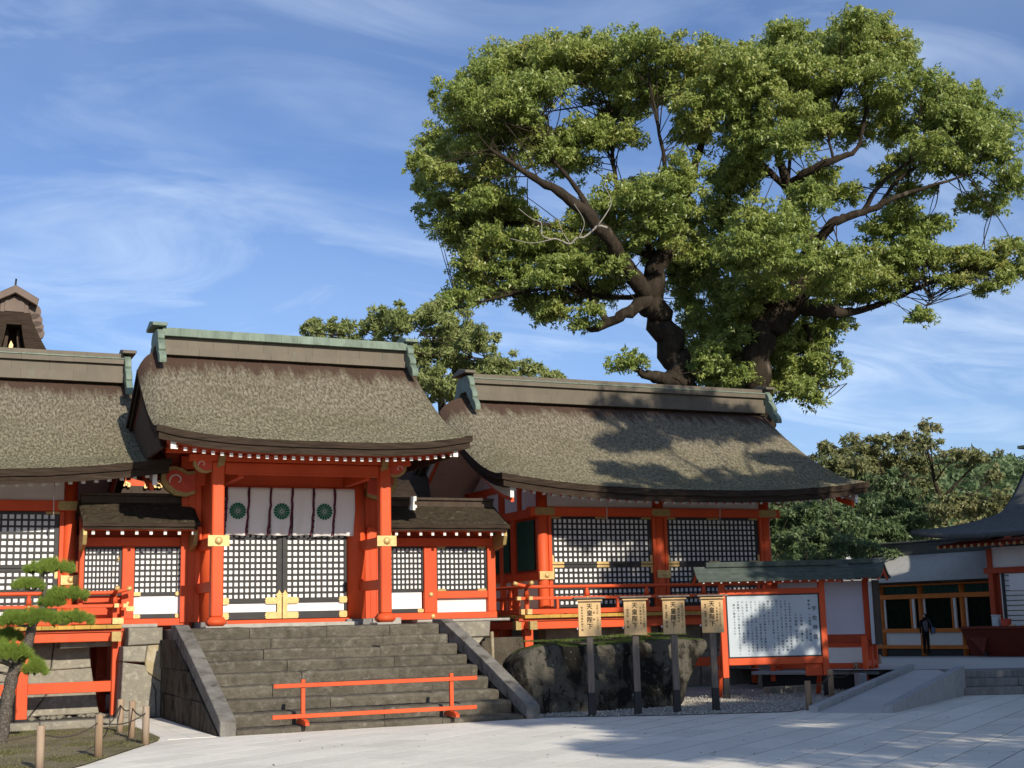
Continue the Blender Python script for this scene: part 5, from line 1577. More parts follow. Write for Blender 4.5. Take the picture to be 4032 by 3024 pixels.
# ------------------------------------------------------------------ roofed text board
IA = math.atan2(25.33 - 26.11, 18.92 - 16.84)
info = thing('information_board', 'roofed vermilion information board with a white panel of Japanese text', 'sign board', (16.84, 26.11, 0), IA, local=True)
for x in (0.0, 2.30):
    p = B(info, 'post', x - 0.07, x + 0.07, -0.06, 0.06, 0.47, 2.62, 'vermilion', 0.01)
    B(p, 'post_shoe', x - 0.066, x + 0.066, -0.056, 0.056, -0.04, 0.468, 'black_metal', 0.006)
    # rear stay
    bar(info, 'rear_stay', (x, 0.75, -0.02), (x, 0.06, 1.5), 0.09, 0.09, 'vermilion', 0.008)
    B(info, 'stay_foot', x - 0.05, x + 0.05, 0.06, 0.72, 0.50, 0.62, 'vermilion', 0.008)
B(info, 'frame_top', -0.07 + 0.1405, 2.23 - 0.0005, -0.07, 0.05, 2.315, 2.44, 'vermilion', 0.01)
B(info, 'frame_bottom', 0.0705, 2.2295, -0.07, 0.05, 0.745, 0.90, 'vermilion', 0.01)
B(info, 'frame_brace', 1.85, 2.229, 0.0, 0.08, 0.47, 0.742, 'vermilion', 0.008)
pn = B(info, 'text_panel', 0.105, 2.20, -0.045, -0.015, 0.93, 2.285, 'board_white', 0.003)
for (a, b, c, d) in ((0.0715, 0.105, 0.905, 2.312), (2.20, 2.2285, 0.905, 2.312)):
    B(info, 'panel_edge', a, b, -0.055, 0.0, c, d, 'black_metal', 0.002)
for (c, d) in ((0.902, 0.93), (2.285, 2.313)):
    B(info, 'panel_edge', 0.106, 2.199, -0.055, 0.0, c, d, 'black_metal', 0.002)
def col_text(s, x, z, size, line, mat='ink_grey', bold=0.0008):
    put(pn, 'lettering', text_mesh('\n'.join(s), size, mat, bold, line), Matrix.Translation((x, -0.0462, z)) @ Matrix.Rotation(math.radians(90), 4, 'X'), kind='stuff')
col_text('宇佐神宮', 2.10, 2.02, 0.118, 1.78, bold=0.0018)
col_text('御祭神', 1.985, 2.17, 0.062, 1.40)
col_text('一の御殿　八幡大神', 1.985, 1.86, 0.062, 1.16)
col_text('応神天皇', 1.895, 1.53, 0.055, 1.12)
col_text('二の御殿　比賣大神', 1.79, 1.86, 0.062, 1.16)
col_text('三の御殿　神功皇后', 1.665, 1.86, 0.062, 1.16)
body = ['　宇佐神宮は全国八幡社の総本宮勅祭の', '大社であり伊勢の神宮につぐ宗廟、我朝', 'の太祖として歴代天皇より篤い御崇敬を', '受けています。また私たちの総氏神と全国', '各地にその分八幡宮を勧請して、大神か', '鎮守のお神とします。', '　神代に、神の比賣大神がご降臨された', 'この宇佐の地に、欽明天皇の御代大神が', '三十二年、この年、応神天皇のご神霊が', 'はじめて八幡大神としてあらわれ各地を', 'ご巡幸後、この亀山にお鎮まりになりまし', 'た。のちの七二五年、　聖武天皇', 'の勅願でこの地に御殿を造立し、お祀りし', '　殿のご鎮座となりました。']
for i, s in enumerate(body):
    col_text(s, 1.535 - i * 0.0985, 2.17, 0.050, 1.28)
# roof
def board_roof(par, x0, x1, ze, zr, dep, mat='slate_green', gable='vermilion'):
    for sg in (-1, 1):
        prof = [(0, zr), (sg * dep * 0.35, zr - (zr - ze) * 0.52), (sg * dep * 0.7, zr - (zr - ze) * 0.86), (sg * dep, ze + 0.02)]
        n = len(prof)
        V = [(x, y, z) for x in (x0, x1) for y, z in prof] + [(x, y, z - 0.055) for x in (x0, x1) for y, z in prof]
        Fc = []
        for i in range(n - 1):
            f = (i, i + 1, n + i + 1, n + i)
            Fc.append(f[::-1] if sg < 0 else f)
            g = (2 * n + i, 3 * n + i, 3 * n + i + 1, 2 * n + i + 1)
            Fc.append(g[::-1] if sg < 0 else g)
        Fc.append((n - 1, 2 * n - 1, 4 * n - 1, 3 * n - 1) if sg > 0 else (3 * n - 1, 4 * n - 1, 2 * n - 1, n - 1))
        for e in (0, n):
            Fc += [(e + i, e + i + 2 * n, e + i + 1 + 2 * n, e + i + 1) if (e == 0) == (sg > 0) else (e + i, e + i + 1, e + i + 1 + 2 * n, e + i + 2 * n) for i in range(n - 1)]
        r = put(par, 'roof_slope', mesh_data('roof_slope', V, Fc, mat))
        # courses of roofing boards
        for k in range(5):
            t = (k + 0.5) / 5
            yk = sg * dep * (0.08 + 0.9 * t)
            zk = np.interp(abs(yk), [abs(p[0]) for p in prof], [p[1] for p in prof])
            B(r, 'roof_course', x0 - 0.004, x1 + 0.004, min(yk, yk + sg * 0.012), max(yk, yk + sg * 0.012), zk - 0.012, zk + 0.016, mat, 0.003)
    B(par, 'roof_ridge', x0 + 0.28, x1 - 0.28, -0.075, 0.075, zr - 0.02, zr + 0.10, mat, 0.01)
    for x in (x0 + 0.06, x1 - 0.06):
        g = [(-dep * 0.86, ze - 0.02), (-dep * 0.30, ze + (zr - ze) * 0.40), (0, zr - 0.06), (dep * 0.30, ze + (zr - ze) * 0.40), (dep * 0.86, ze - 0.02), (dep * 0.78, ze - 0.09), (dep * 0.22, ze + 0.04), (0, ze + (zr - ze) * 0.45), (-dep * 0.22, ze + 0.04), (-dep * 0.78, ze - 0.09)]
        put(par, 'gable_board', prism_mesh(g, 0.04, gable, 'gable_board'), Matrix.Translation((x - 0.02, 0, 0)) @ M_YZ)
    n = int((x1 - x0) / 0.2)
    for i in range(n):
        x = x0 + 0.12 + i * 0.2
        bar(par, 'rafter', (x, -dep + 0.05, ze - 0.045), (x, 0, zr - 0.14), 0.035, 0.04, gable, 0.003)
        B(par, 'rafter_tip', x - 0.018, x + 0.018, -dep + 0.035, -dep + 0.048, ze - 0.068, ze - 0.028, 'white_paint', 0.0)
board_roof(info, -0.62, 2.98, 2.64, 2.96, 0.52)
B(info, 'roof_beam', -0.4, 2.75, -0.05, 0.05, 2.56, 2.64, 'vermilion', 0.008)

# ------------------------------------------------------------------ second roofed board behind it
bd_p = at_z(1905, 1448, 0.3)
B2A = math.radians(-50)
b2 = thing('notice_board', 'roofed vermilion board with a blank lavender panel behind the white text board', 'sign board', (21.75, 27.19, 0.0), B2A, local=True)
def b2l(x, y, Y=None):
    """view point to local coordinates on the board plane"""
    n = Vector((-math.sin(B2A), math.cos(B2A), 0)); d = ray_v(x, y)
    P0 = Vector((21.75, 27.19, 0))
    q = CAM + d * ((P0 - CAM).dot(n) / d.dot(n)) - P0
    return q.dot(Vector((math.cos(B2A), math.sin(B2A), 0))), q.z
xr, zt = b2l(1868, 1245); xl = xr - 2.3
x_in, z_pt = b2l(1848, 1280); _, z_pb = b2l(1848, 1370)
_, z_f = b2l(1880, 1440)
z_f = 0.50
for x in (xl, xr):
    B(b2, 'post', x - 0.075, x + 0.075, -0.07, 0.07, z_f - 0.25, zt - 0.02, 'vermilion', 0.01)
    for y in (-0.62, 0.62):
        B(b2, 'brace_post', x - 0.06, x + 0.06, y - 0.06, y + 0.06, z_f - 0.3, z_f + 0.78, 'vermilion', 0.01)
    for z in (z_f + 0.05, z_f + 0.55):
        B(b2, 'brace_rail', x - 0.045, x + 0.045, -0.559, -0.071, z, z + 0.13, 'vermilion', 0.008)
        B(b2, 'brace_rail', x - 0.045, x + 0.045, 0.071, 0.559, z, z + 0.13, 'vermilion', 0.008)
B(b2, 'base_slab', xl - 0.5, xr + 0.35, -0.85, 0.75, 0.37, 0.455, 'granite_grey', 0.01)
B(b2, 'slab_shadow', xl - 0.3, xr + 0.1, -0.6, 0.6, -0.05, 0.368, 'black_metal', 0)  # black box in place of the shaded void under the slab
B(b2, 'lower_rail', xl + 0.076, xr - 0.076, -0.05, 0.05, z_f + 0.50, z_f + 0.60, 'vermilion', 0.008)
B(b2, 'lower_board', xl + 0.076, xr - 0.076, -0.03, 0.03, z_f + 0.12, z_f + 0.50, 'plaster', 0)
B(b2, 'bottom_rail', xl + 0.076, xr - 0.076, -0.05, 0.05, z_f - 0.02, z_f + 0.115, 'vermilion', 0.008)
B(b2, 'skirt_board', xl + 0.076, xr - 0.076, -0.045, 0.045, z_f + 0.60, z_pb, 'vermilion_dull', 0.006)
B(b2, 'blank_panel', xl + 0.076, xr - 0.076, -0.035, 0.035, z_pb + 0.002, zt - 0.10, 'board_lavender', 0.004)
B(b2, 'end_panel', xr + 0.13, xr + 0.22, -0.35, 0.45, z_f + 0.58, zt - 0.14, 'board_white', 0.004)
B(b2, 'end_panel_edge', xr + 0.221, xr + 0.25, -0.36, 0.46, z_f + 0.55, zt - 0.10, 'dark_wood', 0.003)
board_roof(b2, xl - 0.55, xr + 0.50, zt - 0.02, zt + 0.34, 0.78)

# ------------------------------------------------------------------ stakes and ropes
def stake(label, p, top, r=0.055, lean=(0, 0)):
    p = Vector(p)
    me = tube_mesh([p + Vector((0, 0, -0.05)), p + Vector((lean[0] * 0.5, lean[1] * 0.5, top * 0.5)), p + Vector((lean[0], lean[1], top - 0.008)), p + Vector((lean[0], lean[1], top))], [r * 1.04, r, r * 0.98, r * 0.88], 'stake_wood', 12)
    lone('wooden_stake', me, label, 'stake', group='low wooden stakes')
    return p + Vector((lean[0] * 0.85, lean[1] * 0.85, top * 0.82))
zl = 0.02
sl = {}
for key, (bx, by), (tx, ty), lab in (
        ('a', (85, 1662), (86, 1570), 'wooden stake in the lawn nearest the left edge'),
        ('b', (212, 1636), (211, 1545), 'wooden stake standing alone in the middle of the lawn edge'),
        ('c', (259, 1581), (262, 1512), 'pale stake farthest back, against the stone wall'),
        ('d', (284, 1594), (289, 1516), 'middle stake of the three at the lawn corner'),
        ('e', (314, 1607), (314, 1527), 'stake at the lawn corner nearest the paving')):
    q = at_z(bx, by, zl)
    h = (by - ty) * (4032 / 2212) / F_PX * (q - CAM).dot(_fw)
    sl[key] = stake(lab, q, h, 0.058)
sl['f'] = Vector((-0.6, 19.5, 0.5))
def rope(label, a, b, sag, par=None):
    pts = [a.lerp(b, t) - Vector((0, 0, sag * 4 * t * (1 - t))) for t in np.linspace(0, 1, 11)]
    lone('rope', tube_mesh(pts, 0.011, 'rope', 6), label, 'rope', group='ropes between the stakes')
rope('thin rope sagging from the left stake out of view', sl['f'], sl['a'], 0.10)
rope('thin rope between the two nearest lawn stakes', sl['a'], sl['b'], 0.12)
rope('thin rope from the lone lawn stake to the back stake', sl['b'], sl['c'], 0.16)
rope('thin rope between the back and middle stakes', sl['c'], sl['d'], 0.08)
rope('thin rope between the middle and corner stakes', sl['d'], sl['e'], 0.08)
rope('thin rope hanging low from the corner stake to the lone lawn stake', sl['e'], sl['b'], 0.10)
sr = {}
for key, (bx, by), (tx, ty), lab in (
        ('g', (1748, 1532), (1746, 1472), 'wooden stake at the gravel corner before the ramp, nearest of four'),
        ('h', (1797, 1508), (1796, 1448), 'second wooden stake beside the ramp kerb'),
        ('i', (1852, 1478), (1852, 1432), 'third wooden stake beside the ramp, before the red brace'),
        ('j', (1901, 1448), (1899, 1415), 'farthest wooden stake beside the ramp kerb')):
    q = at_z(bx, by, 0.02 if key in 'gh' else 0.12)
    h = (by - ty) * (4032 / 2212) / F_PX * (q - CAM).dot(_fw)
    sr[key] = stake(lab, q, h, 0.062)
rope('dark rope from the nearest ramp stake to the second', sr['g'], sr['h'], 0.08)
rope('dark rope from the second ramp stake to the third', sr['h'], sr['i'], 0.14)
rope('dark rope from the third ramp stake to the farthest', sr['i'], sr['j'], 0.12)
# edging of the gravel under the second board
ke = thing('gravel_edging', 'pale stone edging and stub post under the far notice board', 'kerb', (20, 27, 0))
B(ke, 'edging_stone', 18.6, 20.2, 27.0, 27.25, -0.05, 0.16, 'wall_stone', 0.015)
B(ke, 'stub_post', 20.75, 20.97, 26.35, 26.57, -0.05, 0.42, 'granite_grey', 0.015)

# ------------------------------------------------------------------ far corridor
CA = math.radians(90 + 12.3)
cor = thing('shrine_corridor', 'long orange corridor wall with pale roof and dark netted openings at right', 'building', at_z(2089, 1410.5, 0.1), CA, local=True)
# local +x runs away along the wall, local -y faces... the camera side is +y after rotation
CX0, CX1 = -6.0, 9.0
S_ = 1                                  # camera is on the +y side of this frame
for i in range(-3, 5):
    x = i * 2.03
    CYL(cor, 'post', x, 0.0, -0.2, 2.75, 0.13, 'orange_faded', n=16)
    B(cor, 'side_jamb', x + 0.30, x + 0.42, 0.0, 0.08, 0.95, 2.22, 'plaster', 0.004)
    B(cor, 'side_jamb', x + 0.43, x + 0.52, -0.02, 0.09, 0.95, 2.22, 'orange_faded', 0.004)
    B(cor, 'side_jamb', x - 0.22, x - 0.14, 0.0, 0.06, 0.95, 2.22, 'plaster', 0.004)
    B(cor, 'lower_plaster', x + 0.14, x + 1.89, -0.03, 0.03, 0.30, 0.83, 'plaster', 0)
    B(cor, 'net_panel', x + 0.53, x + 1.82, -0.03, -0.01, 0.99, 2.22, 'net_green', 0)
    B(cor, 'vent_panel', x + 0.13, x + 1.90, -0.03, -0.01, 2.42, 2.76, 'green_slat', 0)
    for k in range(14):
        xx = x + 0.17 + k * 0.125
        B(cor, 'vent_slat', xx, xx + 0.05, -0.009, 0.025, 2.43, 2.75, 'green_slat', 0.003)
B(cor, 'head_beam', CX0, CX1, -0.10, 0.16, 2.225, 2.42, 'orange_faded', 0.01)
B(cor, 'sill_beam', CX0, CX1, -0.08, 0.15, 0.83, 0.995, 'orange_faded', 0.01)
B(cor, 'base_beam', CX0, CX1, -0.08, 0.15, 0.16, 0.31, 'orange_faded', 0.01)
B(cor, 'base_gap', CX0, CX1, -0.05, 0.02, -0.2, 0.15, 'black_metal', 0)
B(cor, 'eave_beam', CX0, CX1, -0.08, 0.14, 2.76, 2.84, 'orange_faded', 0.01)
put(cor, 'roof', mesh_data('roof', [(CX0, 0.75, 2.93), (CX1, 0.75, 2.93), (CX1, -1.3, 4.25), (CX0, -1.3, 4.25), (CX0, -3.3, 2.9), (CX1, -3.3, 2.9)], [(0, 1, 2, 3), (3, 2, 5, 4)], 'slate_pale'))
B(cor, 'eave_edge', CX0, CX1, 0.70, 0.78, 2.84, 2.925, 'bark_edge', 0.006)
B(cor, 'ridge_course', CX0, CX1, -1.55, -1.05, 4.1, 4.62, 'slate', 0.02)
B(cor, 'ridge_cap', CX0, CX1, -1.65, -0.95, 4.625, 4.70, 'slate', 0.02)
B(cor, 'back_wall', CX0, CX1, -2.6, -2.5, 0, 3.0, 'dark_wood', 0)
for i in range(50):
    x = CX0 + 0.1 + i * 0.3
    bar(cor, 'rafter', (x, 0.66, 2.86), (x, -0.3, 3.42), 0.05, 0.06, 'orange_faded', 0.003)
lamp = thing('flood_lamp', 'small pale floodlight on top of the corridor roof', 'lamp', at_y(1831, 1212, 47.0))
lv = at_y(1831, 1212, 47.0)
put(lamp, 'lamp_head', box_mesh(0.42, 0.30, 0.30, 'lamp_grey', 0.05), Matrix.Translation((lv.x, lv.y, lv.z + 0.15)) @ Matrix.Rotation(0.3, 4, 'Y'))
put(lamp, 'lamp_bracket', tube_mesh([(lv.x, lv.y, lv.z - 0.5), (lv.x, lv.y, lv.z + 0.1)], 0.03, 'lamp_grey', 6))

# ------------------------------------------------------------------ amulet hall at the right edge
rq = at_z(2131, 1417, 0.1)
rh = thing('amulet_hall', 'dim vermilion hall with slate hip roof and counter at the right edge', 'building', rq, CA, local=True)
def rbx(name, x0, x1, y0, y1, z0, z1, mat, bev=0.008):
    return B(rh, name, x0, x1, y0, y1, z0, z1, mat, bev)
# local -x runs toward the viewer's right, +y toward the viewer
B(rh, 'post', -0.10, 0.10, -0.85, -0.65, 0.0, 4.0, 'vermilion_dull', 0.01)
B(rh, 'post', -3.7, -3.5, -0.85, -0.65, 0.0, 4.0, 'vermilion_dull', 0.01)
B(rh, 'head_beam', -8, 0.25, -0.88, -0.62, 3.06, 3.28, 'vermilion_dull', 0.01)
B(rh, 'frieze', -8, -0.1, -0.80, -0.74, 3.28, 4.05, 'plaster', 0)
sc_ = B(rh, 'screen', -8, -0.35, -0.80, -0.76, 1.1, 3.05, 'plaster', 0)
for k in range(10):
    z = 1.28 + k * 0.185
    B(sc_, 'screen_bar', -3.4, -0.45, -0.757, -0.73, z, z + 0.024, 'black_lacquer', 0.003)
for x in (-0.48, -1.6, -2.6):
    B(sc_, 'screen_stile', x - 0.06, x + 0.06, -0.759, -0.72, 1.1, 3.05, 'black_lacquer', 0.004)
B(rh, 'hanging_banner', -3.2, -0.78, -0.70, -0.69, 2.40, 3.02, 'paper_white', 0.0)
B(rh, 'side_wall', -0.02, 0.02, -5, -0.85, 0, 4.0, 'vermilion_dull', 0)
B(rh, 'body', -8, 0.0, -5, -0.9, 0, 4.05, 'vermilion_dull', 0)
c_ = put(rh, 'counter', prism_mesh([(-0.6, 0.0), (0.05, 0.0), (0.60, 0.98), (0.72, 1.02), (0.72, 1.10), (-0.6, 1.10)], 8.2, 'counter_shaded_red', 'counter'), Matrix(((0, 0, 1, -7.6), (1, 0, 0, 0), (0, 1, 0, 0), (0, 0, 0, 1))))
put(c_, 'counter_bracket', prism_mesh([(0.0, 0.1), (0.9, 1.0), (-0.3, 1.0)], 0.06, 'counter_shaded_red', 'counter_bracket'), Matrix.Translation((-0.2, 0.45, 0)) @ M_XZ)
for x in (0.0, -1.75):
    put(c_, 'round_foot', lathe_mesh([(0.09, 0), (0.09, 0.06)], 'black_metal', 14), Matrix.Translation((x - 0.1, 0.16, 0.1)) @ Matrix.Rotation(math.radians(-90), 4, 'X'))
put(rh, 'eave_soffit', mesh_data('eave_soffit', [(1.5, 0.75, 4.18), (-10, 0.75, 4.18), (-10, -0.9, 4.35), (1.5, -0.9, 4.35)], [(0, 1, 2, 3)], 'vermilion_dull'))
for i in range(30):
    x = 1.25 - i * 0.3
    bar(rh, 'rafter', (x, 0.70, 4.10), (x, -0.9, 4.34), 0.09, 0.11, 'vermilion_dull', 0.004)
    B(rh, 'rafter_tip', x - 0.05, x + 0.05, 0.701, 0.713, 4.04, 4.15, 'dull_gold', 0)
# hip skirt and gabled top with upturned corners
def hip_roof():
    V, Fc, uvs = [], [], []
    nu, nv = 40, 18
    # front slope in local frame: eave y=0.95, ridge y=-3.6
    for j in range(nv + 1):
        t = j / nv
        y = 0.95 - 4.5 * t
        z = 4.34 + 0.75 * t + 2.65 * t ** 2.1
        xr_ = 2.25 - 2.75 * min(1, t / 0.42) ** 0.8
        for i in range(nu + 1):
            s = i / nu
            x = xr_ - (xr_ + 14) * s ** 1.3
            lift = 0.34 * max(0, 1 - s / 0.30) ** 2 * (1 - t) ** 2
            V.append((x, y, z + lift))
    for j in range(nv):
        for i in range(nu):
            a = j * (nu + 1) + i
            Fc.append((a, a + nu + 1, a + nu + 2, a + 1))
    # left hip
    b = len(V)
    nh = 8
    for j in range(nh + 1):
        t = 0.42 * j / nh
        y = 0.95 - 4.5 * t
        z = 4.34 + 0.75 * t + 2.65 * t ** 2.1
        xr_ = 2.25 - 2.75 * min(1, t / 0.42) ** 0.8
        lift = 0.34 * (1 - t) ** 2
        V += [(xr_, y, z + lift), (xr_, -7.2 - y * 1.0, z + lift)]
    for j in range(nh):
        a = b + 2 * j
        Fc.append((a, a + 1, a + 3, a + 2))
    return mesh_data('roof', V, Fc, 'slate', True)
rr = put(rh, 'roof', hip_roof())
md = rr.modifiers.new('thickness', 'SOLIDIFY'); md.thickness = 0.16; md.offset = -1
for k in range(9):
    t = 0.03 + 0.075 * k
    y = 0.95 - 4.5 * t; z = 4.34 + 0.75 * t + 2.65 * t ** 2.1
    pts = []
    xr_ = 2.25 - 2.75 * min(1, t / 0.42) ** 0.8
    for s in np.linspace(0, 1, 24):
        x = xr_ - (xr_ + 13.5) * s ** 1.3
        pts.append((x, y, z + 0.34 * max(0, 1 - s / 0.30) ** 2 * (1 - t) ** 2 + 0.008))
    put(rr, 'slate_course', tube_mesh(pts, 0.016, 'slate', 5, False))
# gable board of the upper roof (thick dark verge)
vg = []
for t in np.linspace(0.30, 1.0, 14):
    vg.append((0.95 - 4.5 * t, 4.34 + 0.75 * t + 2.65 * t ** 2.1))
outl = [(y, z + 0.05) for y, z in vg] + [(y - 0.10, z - 0.42) for y, z in vg[::-1]]
put(rh, 'verge', prism_mesh(outl, 0.5, 'bark_edge', 'verge', 0.01), Matrix.Translation((-0.8, 0, 0)) @ M_YZ)
put(rh, 'bargeboard', prism_mesh([(y - 0.12, z - 0.43) for y, z in vg] + [(y - 0.3, z - 0.72) for y, z in vg[::-1]], 0.1, 'vermilion_dull', 'bargeboard'), Matrix.Translation((-0.6, 0, 0)) @ M_YZ)
B(rh, 'ridge', -10, -0.4, -3.85, -3.3, 7.55, 8.0, 'slate', 0.02)
B(rh, 'ridge_end_cap', -0.6, 0.0, -3.95, -3.2, 8.0, 8.13, 'copper_green', 0.02)
B(rh, 'ridge_end', -0.45, -0.2, -3.8, -3.35, 7.3, 8.0, 'slate', 0.04)
# goods on the counter
for nm, x, y, sz, mat, lab, cat in (('paper_box', -0.75, 0.30, (0.26, 0.2, 0.42), 'board_white', 'white paper box on the amulet hall counter', 'box'), ('offering_box', -1.12, 0.25, (0.28, 0.25, 0.26), 'cloud_red', 'small dark red box on the amulet hall counter beside the white one', 'box')):
    M = Matrix.Translation(rq) @ Matrix.Rotation(CA, 4, 'Z') @ Matrix.Translation((x, y, 1.10 + sz[2] / 2))
    t = thing(nm, lab, cat, (M.translation.x, M.translation.y, M.translation.z - sz[2] / 2), CA, local=True)
    B(t, 'carton', -sz[0] / 2, sz[0] / 2, -sz[1] / 2, sz[1] / 2, 0.0, sz[2] * 0.86, mat, 0.012)
    B(t, 'lid', -sz[0] / 2 - 0.012, sz[0] / 2 + 0.012, -sz[1] / 2 - 0.012, sz[1] / 2 + 0.012, sz[2] * 0.862, sz[2], mat, 0.012)
for k in range(7):
    x = -1.55 - k * 0.27
    M = Matrix.Translation(rq) @ Matrix.Rotation(CA, 4, 'Z') @ Matrix.Translation((x, 0.42, 1.102))
    lone('amulet_tray', prism_mesh([(-0.1, -0.12), (0.1, -0.12), (0.12, 0.12), (-0.12, 0.12)], 0.05, 'board_white' if k % 2 else 'sign_wood', 'amulet_tray', 0.01), ('small tray of amulets on the counter, %s from the left' % ('first', 'second', 'third', 'fourth', 'fifth', 'sixth', 'seventh')[k]), 'tray', M, 'amulet trays along the counter')

# ------------------------------------------------------------------ visitor
pz = at_z(2003, 1413, 0.1)
per = thing('person', 'person in grey vest and black clothes standing before the corridor, facing left', 'person', pz, -YAW + math.radians(8), local=True)
def skin_body(name, joints, edges, mat, sub=2):
    me = bpy.data.meshes.new(name)
    me.from_pydata([j[:3] for j in joints], edges, [])
    o = bpy.data.objects.new(name, me); COL.objects.link(o)
    m = o.modifiers.new('skin', 'SKIN'); m.use_smooth_shade = True
    o.modifiers.new('sub', 'SUBSURF').levels = sub
    for i, j in enumerate(joints):
        me.skin_vertices[0].data[i].radius = (j[3], j[4] if len(j) > 4 else j[3])
    me.skin_vertices[0].data[0].use_root = True
    bpy.context.view_layer.update()
    ev = o.evaluated_get(bpy.context.evaluated_depsgraph_get())
    r = bpy.data.meshes.new_from_object(ev)
    bpy.data.objects.remove(o)
    r.materials.clear(); r.materials.append(MATS[mat])
    return r
J = [(0, 0, 0.92, 0.13, 0.10), (0, 0, 1.10, 0.125, 0.10), (0, 0.0, 1.28, 0.14, 0.10), (0, 0, 1.37, 0.09, 0.07), (0, -0.01, 1.43, 0.05), (-0.01, -0.02, 1.50, 0.075, 0.085), (-0.01, -0.01, 1.59, 0.08, 0.095),
     (-0.16, 0, 1.33, 0.055), (-0.22, -0.01, 1.08, 0.045), (-0.26, -0.10, 0.90, 0.036), (-0.275, -0.14, 0.84, 0.026),
     (0.16, 0, 1.33, 0.055), (0.21, 0.0, 1.08, 0.045), (0.22, -0.05, 0.88, 0.036), (0.22, -0.07, 0.82, 0.026),
     (-0.075, 0, 0.86, 0.085), (-0.08, 0.0, 0.48, 0.062), (-0.08, 0.02, 0.09, 0.048), (-0.10, -0.09, 0.04, 0.036),
     (0.075, 0, 0.86, 0.085), (0.085, 0.01, 0.48, 0.062), (0.09, 0.04, 0.09, 0.048), (0.10, -0.07, 0.04, 0.036)]
Ed = [(0, 1), (1, 2), (2, 3), (3, 4), (4, 5), (5, 6), (2, 7), (7, 8), (8, 9), (9, 10), (2, 11), (11, 12), (12, 13), (13, 14), (0, 15), (15, 16), (16, 17), (17, 18), (0, 19), (19, 20), (20, 21), (21, 22)]
body_o = put(per, 'body', skin_body('body', J, Ed, 'cloth_black'))
put(body_o, 'vest', skin_body('vest', [(0, 0, 0.84, 0.155, 0.13), (0, 0, 1.05, 0.14, 0.12), (0, 0, 1.26, 0.15, 0.115), (0, 0, 1.38, 0.10, 0.085)], [(0, 1), (1, 2), (2, 3)], 'cloth_grey'))
put(body_o, 'face', skin_body('face', [(-0.035, -0.055, 1.44, 0.045, 0.05), (-0.04, -0.06, 1.52, 0.06, 0.07), (-0.035, -0.05, 1.585, 0.055, 0.065)], [(0, 1), (1, 2)], 'skin'))
put(body_o, 'nose', skin_body('nose', [(-0.085, -0.11, 1.535, 0.012), (-0.105, -0.13, 1.51, 0.014)], [(0, 1)], 'skin', 1))
put(body_o, 'hair', skin_body('hair', [(0.03, 0.045, 1.30, 0.07, 0.06), (0.025, 0.04, 1.42, 0.085, 0.08), (0.015, 0.025, 1.54, 0.095, 0.10), (0.0, 0.0, 1.615, 0.08, 0.09)], [(0, 1), (1, 2), (2, 3)], 'hair'))
for sx, px in ((-1, -0.275), (1, 0.22)):
    hand = [(px, -0.14 if sx < 0 else -0.07, 0.84, 0.026, 0.018), (px, (-0.16 if sx < 0 else -0.08), 0.78, 0.028, 0.016)]
    ed = [(0, 1)]
    for f in range(4):
        y0 = hand[1][1] - 0.02 + 0.013 * f
        hand += [(px + 0.004 * sx, y0, 0.75, 0.007), (px - 0.006 * sx, y0 - 0.005, 0.715 + 0.006 * abs(f - 1.4), 0.006)]
        ed += [(1, 2 + 2 * f), (2 + 2 * f, 3 + 2 * f)]
    hand += [(px, hand[1][1] - 0.035, 0.785, 0.008), (px, hand[1][1] - 0.045, 0.75, 0.007)]
    ed += [(0, 10), (10, 11)]
    put(body_o, 'hand', skin_body('hand', hand, ed, 'skin', 1))
bg = thing('shoulder_bag', 'dim blue bag hanging at the visitor\'s right side', 'bag', (pz.x + 0.3, pz.y - 0.05, pz.z + 0.75))
put(bg, 'pouch', box_mesh(0.20, 0.12, 0.26, 'bag_blue', 0.035), Matrix.Translation((pz.x + 0.29, pz.y - 0.12, pz.z + 0.93)))
put(bg, 'strap', tube_mesh([(pz.x + 0.27, pz.y - 0.12, pz.z + 1.05), (pz.x + 0.18, pz.y - 0.10, pz.z + 1.25), (pz.x + 0.10, pz.y - 0.07, pz.z + 1.40)], 0.015, 'bag_blue', 6))

# ------------------------------------------------------------------ vegetation
def leaf_cloud(P, L, W, rng, droop=0.35, outward=None, face=0.55):
    """Rhombic leaves at points P (n,3)."""
    n = len(P)
    a = rng.normal(size=(n, 3))
    a[:, 2] -= droop * 2.0
    if outward is not None:
        a += outward * 0.35
    a /= np.linalg.norm(a, axis=1)[:, None]
    s = np.cross(a, rng.normal(size=(n, 3)) * face + (outward if outward is not None else 0))
    s /= np.linalg.norm(s, axis=1)[:, None] + 1e-9
    l = (L * rng.uniform(0.65, 1.3, n))[:, None]
    w = (W * rng.uniform(0.65, 1.3, n))[:, None]
    V = np.empty((n, 3, 3))
    V[:, 0] = P + s * w * 0.5
    V[:, 1] = P + a * l
    V[:, 2] = P - s * w * 0.5 + a * l * 0.15
    F = np.arange(3 * n).reshape(n, 3)
    return V.reshape(-1, 3), F

